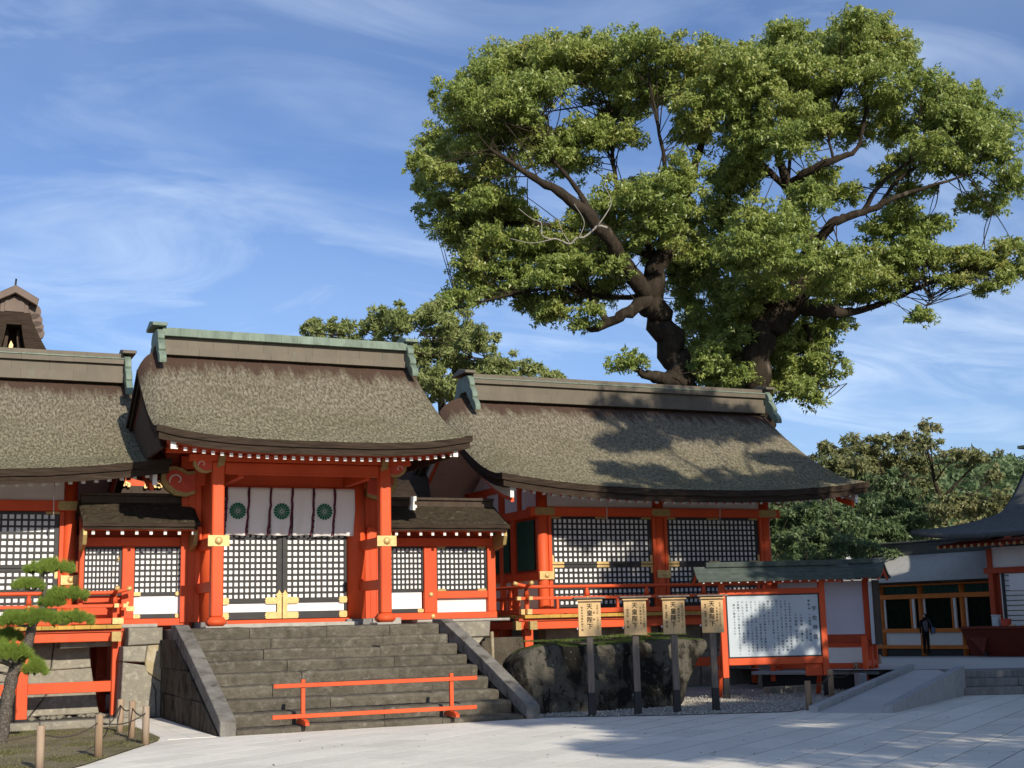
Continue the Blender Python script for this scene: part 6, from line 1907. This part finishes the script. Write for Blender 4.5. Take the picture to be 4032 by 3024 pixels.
def clump_points(C, R, n, rng, nsub=10, hollow=0.55, small=False):
    """Points of one foliage mass: smaller puffs scattered over an ellipsoid, denser to the outside and top."""
    d = rng.normal(size=(nsub, 3))
    d /= np.linalg.norm(d, axis=1)[:, None]
    d[:, 2] = np.where(d[:, 2] < -0.6, -d[:, 2] * 0.6, d[:, 2])
    cs = C + d * R * rng.uniform(0.45, 0.85, (nsub, 1))
    rs = rng.uniform(0.12, 0.30, nsub) if small else rng.uniform(0.30, 0.52, nsub)
    if small:
        cs = C + d * R * rng.uniform(0.2, 1.12, (nsub, 1))
    k = rng.integers(0, nsub, n)
    q = rng.normal(size=(n, 3))
    q /= np.linalg.norm(q, axis=1)[:, None]
    rad = rng.uniform(hollow ** 3, 1.0, n) ** (1 / 3)
    P = cs[k] + q * (R * np.array([1, 1, 0.85])) * (rs[k] * rad)[:, None]
    return P, q, cs

def view_clumps(lst, D, spread, rng, grow=1.0):
    """Centres and radii of foliage masses from the outline as seen, each at its own depth."""
    out = []
    for c in lst:
        x, y, rx, ry = c[:4]
        dep = D + (c[4] if len(c) > 4 else rng.uniform(-spread, spread))
        p = at_d(x, y, dep)
        k = (4032 / 2212) / F_PX * dep
        out.append((np.array(p), np.array([rx * k * grow, (rx + ry) * 0.5 * k * 1.25 * grow, ry * k * grow])))
    return out

def limb_pts(lst, D):
    """polyline (x, y, width px, depth offset) to 3-D with radii"""
    P = []
    for x, y, w, dd in lst:
        p = at_d(x, y, D + dd)
        P.append((p.x, p.y, p.z, (w if w > 45 else w * (0.66 + 0.34 * w / 45)) * (4032 / 2212) / F_PX * (D + dd) / 2))
    sm_ = smooth_path(P, 5)
    out = []
    for i, q in enumerate(sm_):
        wob = 0.25 * q[3]
        out.append((Vector((q[0] + wob * math.sin(i * 1.7), q[1] + wob * math.cos(i * 1.3), q[2] + wob * 0.6 * math.sin(i * 2.3))), max(0.012, q[3] * (1 + 0.10 * math.sin(i * 2.9)))))
    return [o[0] for o in out], [o[1] for o in out]

def twigs(par, name, clumps, starts, rng, mat='bark', per=3, r0=0.026):
    """Fine branching from limb points into each foliage mass."""
    V, F = [], []
    nb = 0
    S = np.array(starts)
    for C, R in clumps:
        near_ = np.argsort(((S[:, :3] - C) ** 2).sum(1))[:14]
        for k in range(per):
            a = S[rng.choice(near_), :3]
            e = C + np.clip(rng.normal(size=3), -1.4, 1.4) * R * 0.33
            mid = (a + e) / 2 + rng.normal(size=3) * np.linalg.norm(e - a) * 0.045
            pts = smooth_path([tuple(a), tuple(mid), tuple(e)], 4)
            rad = np.linspace(r0, 0.010, len(pts))
            for (p, q, rr0, rr1) in zip(pts[:-1], pts[1:], rad[:-1], rad[1:]):
                d = q - p
                L = np.linalg.norm(d)
                if L < 1e-5:
                    continue
                d /= L
                u = np.cross(d, [0.3, 0.5, 0.81]); u /= np.linalg.norm(u) + 1e-9
                v = np.cross(d, u)
                ring = []
                for t in range(4):
                    an = t * math.pi / 2
                    ring.append(u * math.cos(an) + v * math.sin(an))
                ring = np.array(ring)
                V.append(p + ring * rr0); V.append(q + ring * rr1)
                for t in range(4):
                    F.append((nb + t, nb + (t + 1) % 4, nb + 4 + (t + 1) % 4, nb + 4 + t))
                nb += 8
    if V:
        put(par, name, np_mesh(name, np.concatenate(V), np.array(F), mat, True), kind='stuff')

def build_tree(name, label, base, clumps, limbs, D, leaf_mat_, leaf, dens, rng, bark='bark', group=None, nsub=10, hollow=0.5, per=3, droop=0.35, small=False):
    t = thing(name, label, 'tree', base, group=group)
    starts = []
    for i, l in enumerate(limbs):
        P, Rr = limb_pts(l, D)
        put(t, 'trunk' if i == 0 else 'limb', tube_mesh(P, Rr, bark, 18 if Rr[0] > 0.3 else 9))
        starts += [(p.x, p.y, p.z) for p in P[2:]]
    twigs(t, 'twigs', clumps, starts, rng, bark, per)
    PP, QQ = [], []
    for C, R in clumps:
        n = int(dens * (R[0] * R[2] + R[1] * R[2] + R[0] * R[1]) / 3)
        P, q, cs = clump_points(C, R, max(60, n), rng, nsub, hollow, small)
        PP.append(P); QQ.append(q)
    P, Q = np.concatenate(PP), np.concatenate(QQ)
    V, F = leaf_cloud(P, leaf[0], leaf[1], rng, droop, Q)
    put(t, 'crown', np_mesh('crown', V, F, leaf_mat_), kind='stuff')
    return t, len(F)

TD = 50.5
rng = np.random.default_rng(5)
left_c = [(1130, 130, 72, 42), (1060, 165, 62, 45), (1220, 122, 72, 42), (1310, 120, 64, 42), (1385, 108, 58, 38), (1455, 122, 62, 42), (1525, 140, 62, 46),
          (990, 215, 52, 44), (1015, 268, 60, 40), (1090, 232, 70, 44), (1165, 195, 60, 38), (1340, 190, 70, 45), (1430, 200, 70, 46), (1515, 225, 62, 46), (1255, 170, 50, 30),
          (945, 308, 44, 34), (902, 355, 30, 34, -2), (985, 335, 52, 30), (1062, 312, 60, 34), (1185, 335, 52, 34), (1262, 285, 60, 38), (1345, 300, 44, 32),
          (1000, 402, 52, 34, 1), (935, 442, 28, 38, 2), (965, 488, 42, 26, 2), (1062, 428, 58, 34, 1), (1110, 470, 62, 30, 2), (1180, 525, 66, 32, 2), (1068, 538, 58, 30, 2),
          (1262, 478, 44, 38, 2), (1335, 440, 56, 48, 0), (1400, 430, 56, 50, -2), (1405, 510, 56, 42, -1), (1330, 545, 56, 32, 1), (1475, 390, 50, 52, -1), (1500, 300, 46, 40, 0),
          (1015, 600, 40, 30, 1), (995, 648, 38, 22, 0), (958, 660, 22, 20, -1), (1095, 590, 58, 26, 1), (1165, 600, 58, 26, 1), (1245, 600, 50, 28, 1), (1150, 655, 36, 16, 1),
          (1178, 690, 30, 18, 0), (1325, 612, 40, 28, 1), (1480, 500, 44, 50, 1), (1470, 600, 36, 40, 3), (1358, 788, 36, 28, -3), (1500, 700, 30, 50, 4)]
right_c = [(1845, 45, 38, 30), (1890, 85, 62, 44), (1805, 115, 58, 44), (1705, 85, 52, 36), (1660, 120, 52, 44), (1740, 155, 58, 42), (1855, 165, 66, 42), (1935, 135, 50, 44), (1985, 185, 50, 38),
           (1640, 205, 58, 42), (1705, 240, 56, 40), (1905, 222, 58, 34), (2005, 240, 32, 34), (1580, 150, 50, 44), (1590, 240, 50, 44), (1760, 272, 48, 32), (1700, 312, 50, 42, -3), (1645, 300, 50, 42),
           (1850, 290, 36, 28), (2085, 225, 42, 40), (2130, 262, 42, 50), (2050, 285, 50, 40), (1995, 315, 48, 32), (2150, 335, 42, 52), (2180, 400, 28, 52), (2065, 365, 56, 30), (1935, 372, 40, 30),
           (2105, 438, 40, 22), (2150, 452, 24, 24), (1620, 350, 52, 44, 0), (1580, 410, 50, 44, 1), (1640, 480, 60, 42, -4), (1620, 545, 66, 44, -4), (1705, 500, 50, 42, -3), (1745, 430, 42, 46, -3), (1550, 480, 46, 52, 1),
           (1570, 560, 50, 52, 1), (1555, 645, 52, 44, 2), (1640, 625, 66, 42, -1), (1725, 572, 68, 32, -4), (1805, 562, 52, 32, -4), (1785, 622, 58, 32, -2), (1845, 590, 42, 30, -2), (1680, 560, 60, 40, -4),
           (1905, 500, 50, 30, 1), (1962, 500, 50, 28, 1), (2010, 488, 40, 24, 1), (1905, 562, 58, 34, 1), (1985, 562, 50, 30, 1), (2062, 562, 50, 28, 0), (2122, 565, 42, 28, 0), (2180, 540, 40, 30, 0), (2204, 585, 16, 32, 0),
           (2062, 608, 48, 18, 0), (2135, 622, 30, 18, 0), (1955, 612, 50, 24, 1), (1885, 640, 48, 24, 1), (1990, 685, 26, 22, 0), (1545, 725, 46, 46, 3), (1590, 782, 48, 34, 3), (1685, 690, 38, 38, 2), (1725, 745, 48, 48, 2),
           (1762, 805, 48, 48, 1), (1785, 705, 48, 42, 2), (1700, 815, 46, 32, 2), (1755, 862, 28, 26, 0), (1520, 815, 30, 24, 1), (1640, 760, 30, 36, 4), (1620, 690, 50, 40, 4), (1770, 380, 40, 28, 0)]
left_limbs = [[(1478, 930, 84, 0), (1475, 850, 74, 0), (1455, 760, 60, 0), (1425, 690, 56, 0), (1405, 640, 54, 0), (1420, 580, 44, 0), (1455, 480, 34, 0), (1495, 380, 24, 0), (1530, 250, 14, 0)],
              [(1405, 650, 44, 0), (1352, 572, 36, -1), (1292, 486, 32, -2), (1222, 424, 26, -2), (1150, 382, 18, -2), (1060, 322, 9, -2)],
              [(1412, 640, 36, 0), (1360, 672, 30, -1), (1310, 700, 22, -1), (1280, 714, 12, -1), (1262, 706, 5, -1)],
              [(1312, 698, 20, -1), (1270, 640, 14, 0), (1200, 622, 11, 0), (1080, 642, 8, 0), (968, 672, 4, 0)],
              [(1292, 486, 20, -2), (1242, 402, 14, -1), (1192, 340, 11, -1), (1160, 262, 7, -1)],
              [(1420, 580, 26, 0), (1382, 482, 18, 1), (1334, 402, 14, 1), (1322, 322, 10, 1), (1310, 222, 6, 1)],
              [(1420, 560, 22, 0), (1330, 525, 16, 1), (1240, 500, 13, 2), (1120, 480, 10, 2), (1010, 500, 5, 2)],
              [(1395, 640, 18, 0), (1300, 640, 12, 1), (1180, 600, 9, 1), (1060, 600, 5, 1)],
              [(1455, 480, 18, 0), (1440, 380, 14, -1), (1425, 290, 10, -1), (1400, 160, 6, -1)],
              [(1478, 830, 46, 0), (1432, 818, 34, -2), (1392, 808, 22, -3), (1356, 788, 8, -3)]]
right_limbs = [[(1640, 930, 66, 0), (1638, 850, 58, 0), (1635, 770, 56, 0), (1660, 705, 60, 0), (1715, 650, 58, 0), (1752, 560, 46, 0), (1735, 480, 34, 0), (1702, 400, 28, 0), (1680, 330, 18, 0), (1655, 210, 9, 0)],
               [(1660, 705, 34, 0), (1632, 600, 26, 1), (1590, 480, 22, 1), (1568, 390, 16, 1), (1600, 260, 9, 1)],
               [(1750, 560, 30, 0), (1790, 490, 26, -1), (1832, 468, 22, -1), (1888, 450, 18, -1), (1935, 426, 14, -1), (2010, 402, 10, -1), (2110, 372, 5, -1)],
               [(1862, 462, 16, -1), (1900, 400, 13, -1), (1968, 345, 10, -1), (2060, 270, 5, -1)],
               [(1895, 448, 12, -1), (1950, 380, 10, 0), (2040, 330, 7, 0), (2130, 300, 4, 0)],
               [(1702, 400, 24, 0), (1762, 362, 22, -1), (1820, 338, 17, -1), (1852, 320, 12, -1), (1872, 240, 9, -1), (1895, 130, 5, -1)],
               [(1702, 410, 20, 0), (1645, 350, 16, 0), (1635, 290, 12, 0), (1640, 200, 7, 0)],
               [(1700, 400, 12, 0), (1712, 300, 9, 0), (1730, 200, 6, 0)],
               [(1800, 345, 9, -1), (1790, 280, 7, -1), (1820, 190, 5, -1)],
               [(1715, 655, 46, 0), (1780, 672, 34, 0), (1850, 672, 20, 1), (1930, 645, 15, 1), (2030, 602, 11, 0), (2130, 560, 6, 0)],
               [(1640, 560, 22, -2), (1615, 520, 16, -4), (1640, 460, 9, -4)],
               [(1700, 650, 20, 0), (1660, 660, 14, 2), (1600, 720, 10, 3), (1560, 700, 6, 3)],
               [(1740, 700, 16, 1), (1760, 780, 12, 1), (1750, 850, 6, 0)],
               [(1780, 770, 5, 0), (1800, 782, 3, 0), (1832, 784, 2, 0)], [(1768, 842, 5, 0), (1800, 836, 3, 0), (1830, 828, 2, 0)],
               [(2020, 630, 4, 0), (2005, 655, 3, 0), (1990, 685, 2, 0)]]
def fill_between(lst, n, rng, lim):
    # further masses between neighbouring ones so the crown closes up
    out = []
    L = np.array([c[:4] for c in lst], float)
    while len(out) < n:
        i = rng.integers(len(L))
        d = np.hypot(L[:, 0] - L[i, 0], L[:, 1] - L[i, 1])
        cand = np.where((d > 20) & (d < lim))[0]
        if len(cand) == 0:
            continue
        j = rng.choice(cand)
        m = (L[i] + L[j]) / 2
        out.append((m[0], m[1], m[2] * 0.72, m[3] * 0.85, rng.uniform(-1.5, 4.5)))
    return out
left_c += [(1258, 702, 34, 14, -1), (1520, 600, 50, 46, 4), (1500, 760, 34, 46, 4), (1560, 825, 54, 36, 4), (1440, 560, 38, 46, 3), (1250, 540, 56, 36, 3), (1150, 560, 56, 30, 3), (1050, 480, 46, 36, 3), (1290, 640, 46, 22, 2), (1210, 650, 46, 20, 2), (1100, 630, 46, 20, 2), (1010, 540, 44, 30, 2), (1240, 360, 46, 34, 2), (1130, 270, 50, 34, 2)]
right_c += [(1610, 845, 46, 26, 3), (1665, 835, 46, 26, 3), (1690, 770, 44, 44, 4), (1580, 700, 46, 44, 4), (1830, 420, 40, 24, 1), (1790, 250, 44, 34, 2), (1940, 290, 44, 34, 2), (1960, 420, 46, 24, 1), (1900, 600, 50, 28, 2), (1820, 640, 50, 28, 2)]
left_c += fill_between(left_c, 80, rng, 125)
right_c += fill_between(right_c, 85, rng, 115)
lc = view_clumps(left_c, TD, 2.6, rng, 1.22)
rc = view_clumps(right_c, TD, 2.6, rng, 1.2)
bl_ = at_d(1478, 930, TD); br_ = at_d(1640, 930, TD)
t1_, n1_ = build_tree('camphor_tree', 'huge camphor tree with leaning left trunk, spreading over the right hall', (bl_.x, bl_.y, 0), lc, left_limbs, TD, 'leaf_camphor', (0.155, 0.085), 3000, rng, nsub=64, per=3, hollow=0.3, small=True)
t2_, n2_ = build_tree('camphor_tree', 'huge camphor tree with right trunk, reaching to the right edge of the sky', (br_.x, br_.y, 0), rc, right_limbs, TD, 'leaf_camphor', (0.155, 0.085), 3000, rng, nsub=64, per=3, hollow=0.3, small=True)
for t, b, px in ((t1_, bl_, 1478), (t2_, br_, 1640)):
    put(t, 'lower_trunk', tube_mesh([(b.x - 2.2, b.y, -0.1), (b.x - 1.3, b.y, b.z * 0.5), (b.x, b.y, b.z + 0.1)], [1.1, 0.85, 0.72 if px == 1478 else 0.58], 'bark', 14))
# bare pale branch in the crown
pb_pts = [(1312, 492, 8, -4), (1292, 488, 7, -4), (1278, 500, 6, -4), (1262, 512, 6, -4), (1245, 515, 5.5, -4), (1230, 527, 6, -4), (1205, 517, 5, -4), (1188, 516, 4.5, -4), (1170, 507, 4, -4), (1169, 482, 3, -4), (1145, 470, 2.2, -4), (1120, 450, 1.6, -4)]
P, Rr = limb_pts(pb_pts, TD)
pl = put(t1_, 'bare_branch', tube_mesh(P, Rr, 'twig_pale', 8))
for pp in ([(1230, 525, 4, -5), (1215, 500, 2, -5), (1205, 470, 1.5, -5)], [(1250, 515, 4, -5), (1262, 480, 2, -5), (1240, 440, 1.5, -5)], [(1290, 490, 5, -5), (1320, 440, 3, -5), (1305, 400, 2, -5)], [(1200, 515, 4, -5), (1150, 525, 2.5, -5), (1100, 515, 1.5, -5)]):
    P, Rr = limb_pts(pp, TD)
    put(t1_, 'bare_branch', tube_mesh(P, Rr, 'twig_pale', 6))

# tree behind the gate
mid_c = [(680, 715, 34, 20), (735, 712, 32, 20), (800, 712, 34, 34), (865, 700, 48, 40), (930, 690, 52, 38), (985, 725, 50, 40), (1035, 742, 36, 32), (1080, 790, 40, 26), (1000, 795, 60, 42), (930, 768, 60, 42),
         (1145, 803, 42, 18), (1195, 812, 26, 10), (950, 840, 52, 34), (860, 765, 50, 36), (1060, 830, 60, 26), (780, 750, 50, 20), (700, 745, 50, 16)]
mid_c += [(720, 758, 50, 24), (820, 785, 56, 34), (1100, 838, 56, 24), (1180, 838, 46, 18), (1000, 860, 60, 34), (900, 830, 60, 34)]
mc = view_clumps(mid_c, 47, 2.2, rng, 1.2)
mb = at_d(960, 900, 47)
build_tree('background_tree', 'light green feathery tree behind the gate roof', (mb.x, mb.y, 0), mc,
           [[(960, 1000, 30, 3), (955, 880, 22, 3), (950, 800, 14, 3), (935, 720, 6, 2)], [(950, 830, 12, 3), (1020, 780, 8, 2), (1090, 790, 4, 1)], [(950, 820, 11, 3), (880, 760, 7, 2), (800, 720, 4, 1)], [(880, 760, 8, 0), (760, 730, 5, 0), (680, 720, 3, 0)], [(1000, 790, 8, 0), (1030, 740, 5, 0)]],
           47, 'leaf_pale', (0.15, 0.075), 4600, rng, droop=0.2, nsub=30, hollow=0.3, small=True)

# trees at the right behind the corridor
def far_tree(label, lst, D, base, mat, dens=1600, leaf=(0.20, 0.12), limbs=None):
    c = view_clumps(lst, D, 2.5, rng, 1.15)
    b = at_d(base, 1200, D)
    lm = limbs or [[(base, 1240, 14, 4), (base - 5, 1120, 11, 4), (base + 8, 1050, 7, 3), (base, 1000, 3, 2)], [(base, 1100, 6, 4), (base + 40, 1050, 4, 3), (base + 60, 1020, 2, 2)], [(base, 1120, 6, 4), (base - 40, 1070, 4, 3), (base - 55, 1030, 2, 2)]]
    return build_tree('background_tree', label, (b.x, b.y, 0), c, lm, D, mat, leaf, dens, rng, group='trees behind the right hall and corridor', hollow=0.3, nsub=26, small=True)
far_tree('olive leafed tree just right of the right hall roof', [(1790, 975, 40, 32), (1760, 1020, 40, 34), (1820, 1010, 44, 36), (1740, 1075, 44, 36), (1800, 1070, 50, 40), (1700, 1110, 40, 34), (1690, 1170, 36, 40), (1740, 1150, 50, 44), (1720, 1195, 60, 24), (1675, 1080, 30, 30)], 66, 1760, 'leaf_olive')
far_tree('dense dark green rounded tree above the corridor roof', [(1900, 1060, 60, 44), (1850, 1100, 58, 46), (1940, 1100, 60, 48), (1880, 1150, 64, 44), (1960, 1150, 60, 44), (1820, 1160, 54, 44), (1900, 1195, 80, 24), (1990, 1190, 60, 26), (1800, 1200, 60, 20), (2010, 1120, 30, 40)], 62, 1900, 'leaf_dark', 1700)
far_tree('pale topped olive tree rising behind the dense dark one', [(1880, 965, 44, 30), (1850, 1000, 44, 34), (1920, 1000, 50, 36), (1950, 960, 34, 24), (1985, 1010, 44, 40), (1900, 1030, 60, 36), (2000, 1060, 40, 36)], 72, 1900, 'leaf_olive')
far_tree('open crowned tree with bare limbs near the right edge, above the slate roof', [(2005, 925, 24, 16), (2000, 960, 28, 20), (2060, 985, 34, 20), (2110, 990, 42, 22), (2140, 1030, 20, 26), (2080, 1090, 46, 30), (2040, 1110, 40, 34), (2110, 1120, 44, 34), (2150, 1090, 36, 30), (2060, 1160, 60, 40), (2130, 1160, 50, 40), (2190, 1120, 40, 40)], 60, 2050, 'leaf_olive', 1300,
         limbs=[[(2050, 1240, 18, 0), (2040, 1120, 14, 0), (2020, 1040, 10, 0), (2002, 960, 6, 0), (2004, 925, 3, 0)], [(2030, 1080, 9, 0), (2070, 1040, 7, 0), (2110, 1000, 4, 0)], [(2040, 1110, 8, 0), (2090, 1075, 6, 0), (2140, 1040, 4, 0)], [(2020, 1040, 6, 0), (2050, 1000, 4, 0), (2075, 985, 3, 0)]])
far_tree('deep green tree in shade under the right end of the hall eave', [(1690, 1120, 44, 40), (1740, 1120, 50, 46), (1800, 1120, 50, 46), (1690, 1180, 50, 36), (1760, 1185, 60, 34), (1830, 1190, 60, 30), (1650, 1150, 40, 60)], 56, 1740, 'leaf_dark', 1700)
# wooded hill on the horizon
hv, hf = [], []
nx_, ny_ = 90, 22
for j in range(ny_ + 1):
    for i in range(nx_ + 1):
        x = 40 + 420 * i / nx_; y = 190 + 120 * j / ny_
        h = 34 * math.exp(-((x - 235) / 95) ** 2) * math.sin(math.pi * min(1, j / ny_ * 0.9 + 0.02)) + 3
        h += 2.2 * noise.noise(Vector((x * 0.12, y * 0.12, 0))) + 1.4 * noise.noise(Vector((x * 0.35, y * 0.35, 4)))
        hv.append((x, y, max(-1, h)))
for j in range(ny_):
    for i in range(nx_):
        a = j * (nx_ + 1) + i
        hf.append((a, a + 1, a + nx_ + 2, a + nx_ + 1))
put(None, 'hill', mesh_data('hill', hv, hf, 'hill_green', True), kind='structure')
hp = []
for k in range(26000):
    x = rng.uniform(120, 330); y = rng.uniform(192, 262)
    j = (y - 190) / 120
    h = 34 * math.exp(-((x - 235) / 95) ** 2) * math.sin(math.pi * min(1, j * 0.9 + 0.02)) + 3 + 2.2 * noise.noise(Vector((x * 0.12, y * 0.12, 0)))
    hp.append((x, y, h + rng.uniform(-0.5, 1.6)))
V, F = leaf_cloud(np.array(hp), 1.5, 1.0, rng, 0.1)
put(None, 'hillside_wood', np_mesh('hillside_wood', V, F, 'leaf_dark'), kind='stuff', label='far wooded hillside seen above the corridor at right', category='wood')

# shade trees standing in the plaza outside the picture, on the sunny side
def shade_tree(label, x, y, h, r, zc, n, seed):
    rg = np.random.default_rng(seed)
    t = thing('shade_tree', label, 'tree', (x, y, 0), group='trees of the plaza out of view')
    put(t, 'trunk', tube_mesh([(x, y, -0.1), (x + 0.2, y, h * 0.3), (x - 0.1, y + 0.2, h * 0.6), (x, y, h * 0.85)], [0.5, 0.38, 0.25, 0.08], 'bark', 10))
    PP = []
    cl = []
    for k in range(34):
        d = rg.normal(size=3); d /= np.linalg.norm(d)
        C = np.array([x, y, zc]) + d * np.array([r, r, (h - zc)]) * rg.uniform(0.35, 0.95)
        R = np.array([1, 1, 0.75]) * rg.uniform(0.20, 0.36) * r
        cl.append((C, R))
        P, q, cs = clump_points(C, R, int(n / 34), rg, 7, 0.3)
        PP.append(P)
    twigs(t, 'twigs', cl, [(x, y, h * 0.4), (x, y, h * 0.6), (x, y, h * 0.75)], rg, 'bark', 2, 0.09)
    V, F = leaf_cloud(np.concatenate(PP), 0.34, 0.17, rg, 0.3)
    put(t, 'crown', np_mesh('crown', V, F, 'leaf_dark'), kind='stuff')
    return t
shade_tree('tall plaza tree to the right of the viewer, out of view', 22.8, 9.0, 20.0, 6.3, 12.0, 52000, 1)
shade_tree('plaza tree behind the viewer to the right, out of view', 17.2, -3.5, 14.5, 6.8, 9.2, 52000, 2)
shade_tree('second plaza tree behind the viewer, farther right and out of view', 30.0, 0.5, 17.0, 8.0, 10.0, 52000, 3)
shade_tree('wide plaza tree far right of the viewer, out of view', 37.5, 13.0, 19.0, 8.5, 11.0, 60000, 4)
shade_tree('lower plaza tree right of the viewer, between taller ones and out of view', 27.5, 13.5, 13.0, 5.2, 8.0, 34000, 5)
shade_tree('plaza tree beyond the right edge of view, near the terrace', 38.0, 21.0, 17.0, 7.0, 10.0, 44000, 6)
shade_tree('plaza tree far behind the viewer on the right, out of view', 25.5, -8.5, 16.0, 7.5, 10.5, 44000, 7)

# ------------------------------------------------------------------ cloud pruned pine
PY = 25.0
def pp(x, y, dy=0.0):
    return at_y(x, y, PY + dy)
pine = thing('pine_tree', 'small cloud pruned pine with twisted trunk at the left edge', 'tree', (1.45, PY, 0.0))
def pine_limb(lst, nm='limb'):
    P = [(*pp(x, y, dy), w) for x, y, w, dy in lst]
    s = smooth_path(P, 5)
    put(pine, nm, tube_mesh([Vector(q[:3]) for q in s], [q[3] * (1 + 0.08 * math.sin(i * 2.1)) for i, q in enumerate(s)], 'pine_bark', 10))
pine_limb([(-4, 1625, 0.125, 0), (8, 1565, 0.115, 0), (18, 1500, 0.11, 0), (30, 1452, 0.105, 0), (45, 1420, 0.10, 0.05), (62, 1385, 0.09, 0.05), (72, 1345, 0.075, 0), (96, 1308, 0.055, 0), (97, 1285, 0.045, 0), (90, 1258, 0.04, 0), (94, 1235, 0.03, 0)], 'trunk')
for l in ([(96, 1310, 0.03, 0), (118, 1300, 0.026, 0.1), (142, 1290, 0.016, 0.1)], [(88, 1262, 0.025, 0), (70, 1275, 0.02, -0.1), (55, 1268, 0.012, -0.1)], [(80, 1330, 0.035, 0), (110, 1340, 0.03, -0.15), (135, 1348, 0.024, -0.2), (160, 1340, 0.014, -0.2)],
          [(70, 1350, 0.03, 0), (50, 1352, 0.025, -0.2), (30, 1345, 0.015, -0.2)], [(35, 1440, 0.05, 0), (12, 1432, 0.04, -0.1), (-12, 1426, 0.03, -0.2)], [(40, 1425, 0.04, 0), (20, 1418, 0.03, 0.2), (0, 1405, 0.02, 0.2)], [(55, 1415, 0.03, 0), (68, 1425, 0.02, -0.2), (74, 1438, 0.012, -0.2)], [(93, 1240, 0.02, 0), (110, 1236, 0.015, 0.1), (125, 1232, 0.01, 0.1)],
          [(35, 1445, 0.04, 0), (20, 1455, 0.03, 0.0), (-5, 1452, 0.02, 0.1)]):
    pine_limb(l)
pads = [(106, 1224, 46, 15, 0), (60, 1262, 27, 10, -0.1), (142, 1282, 44, 15, 0.1), (112, 1300, 22, 9, 0.05), (72, 1332, 62, 15, -0.1), (30, 1338, 34, 14, -0.2), (158, 1334, 38, 15, -0.2), (18, 1372, 26, 14, 0.4), (22, 1405, 40, 22, -0.25), (76, 1440, 20, 17, -0.3), (-8, 1388, 20, 14, 0.2)]
V, F = [], []
k = 0
prng = random.Random(8)
for (x, y, rx, ry, dy) in pads:
    c = pp(x, y, dy)
    s = (4032 / 2212) / F_PX * (c - CAM).dot(_fw)
    RX, RZ_ = rx * s * 1.06, ry * s * 1.12
    RY = max(RX * 0.62, 0.18)
    ntuft = int(210 * RX * RY / 0.16) + 70
    for i in range(ntuft):
        # domed pad of brush-like tufts, uneven in height
        while True:
            u, v = prng.uniform(-1, 1), prng.uniform(-1, 1)
            if u * u + v * v < 1:
                break
        dome = math.sqrt(max(0, 1 - u * u - v * v))
        nz = 0.45 * noise.noise(Vector((u * 4 + x, v * 4, y)))
        p = Vector((c.x + u * RX, c.y + v * RY, c.z - RZ_ * 0.9 + (dome + nz) * RZ_ * 1.5 * prng.uniform(0.35, 1.0)))
        axis = Vector((u * 0.8, v * 0.8 - 0.1, 0.8 + 0.3 * dome)).normalized()
        nn = prng.randint(26, 40)
        for j in range(nn):
            d = (axis + Vector((prng.gauss(0, 0.42), prng.gauss(0, 0.42), prng.gauss(0, 0.30)))).normalized()
            L = prng.uniform(0.07, 0.135)
            sd_ = d.orthogonal().normalized() * 0.0042
            q = p + Vector((prng.gauss(0, 0.012), prng.gauss(0, 0.012), prng.gauss(0, 0.015)))
            V += [tuple(q - sd_), tuple(q + sd_), tuple(q + d * L)]
            F.append((k, k + 1, k + 2)); k += 3
put(pine, 'needles', np_mesh('needles', np.array(V), np.array(F), 'needle'), kind='stuff')
import sys
print(file=sys.stderr); print('leaves', n1_, n2_, 'needles', len(F))
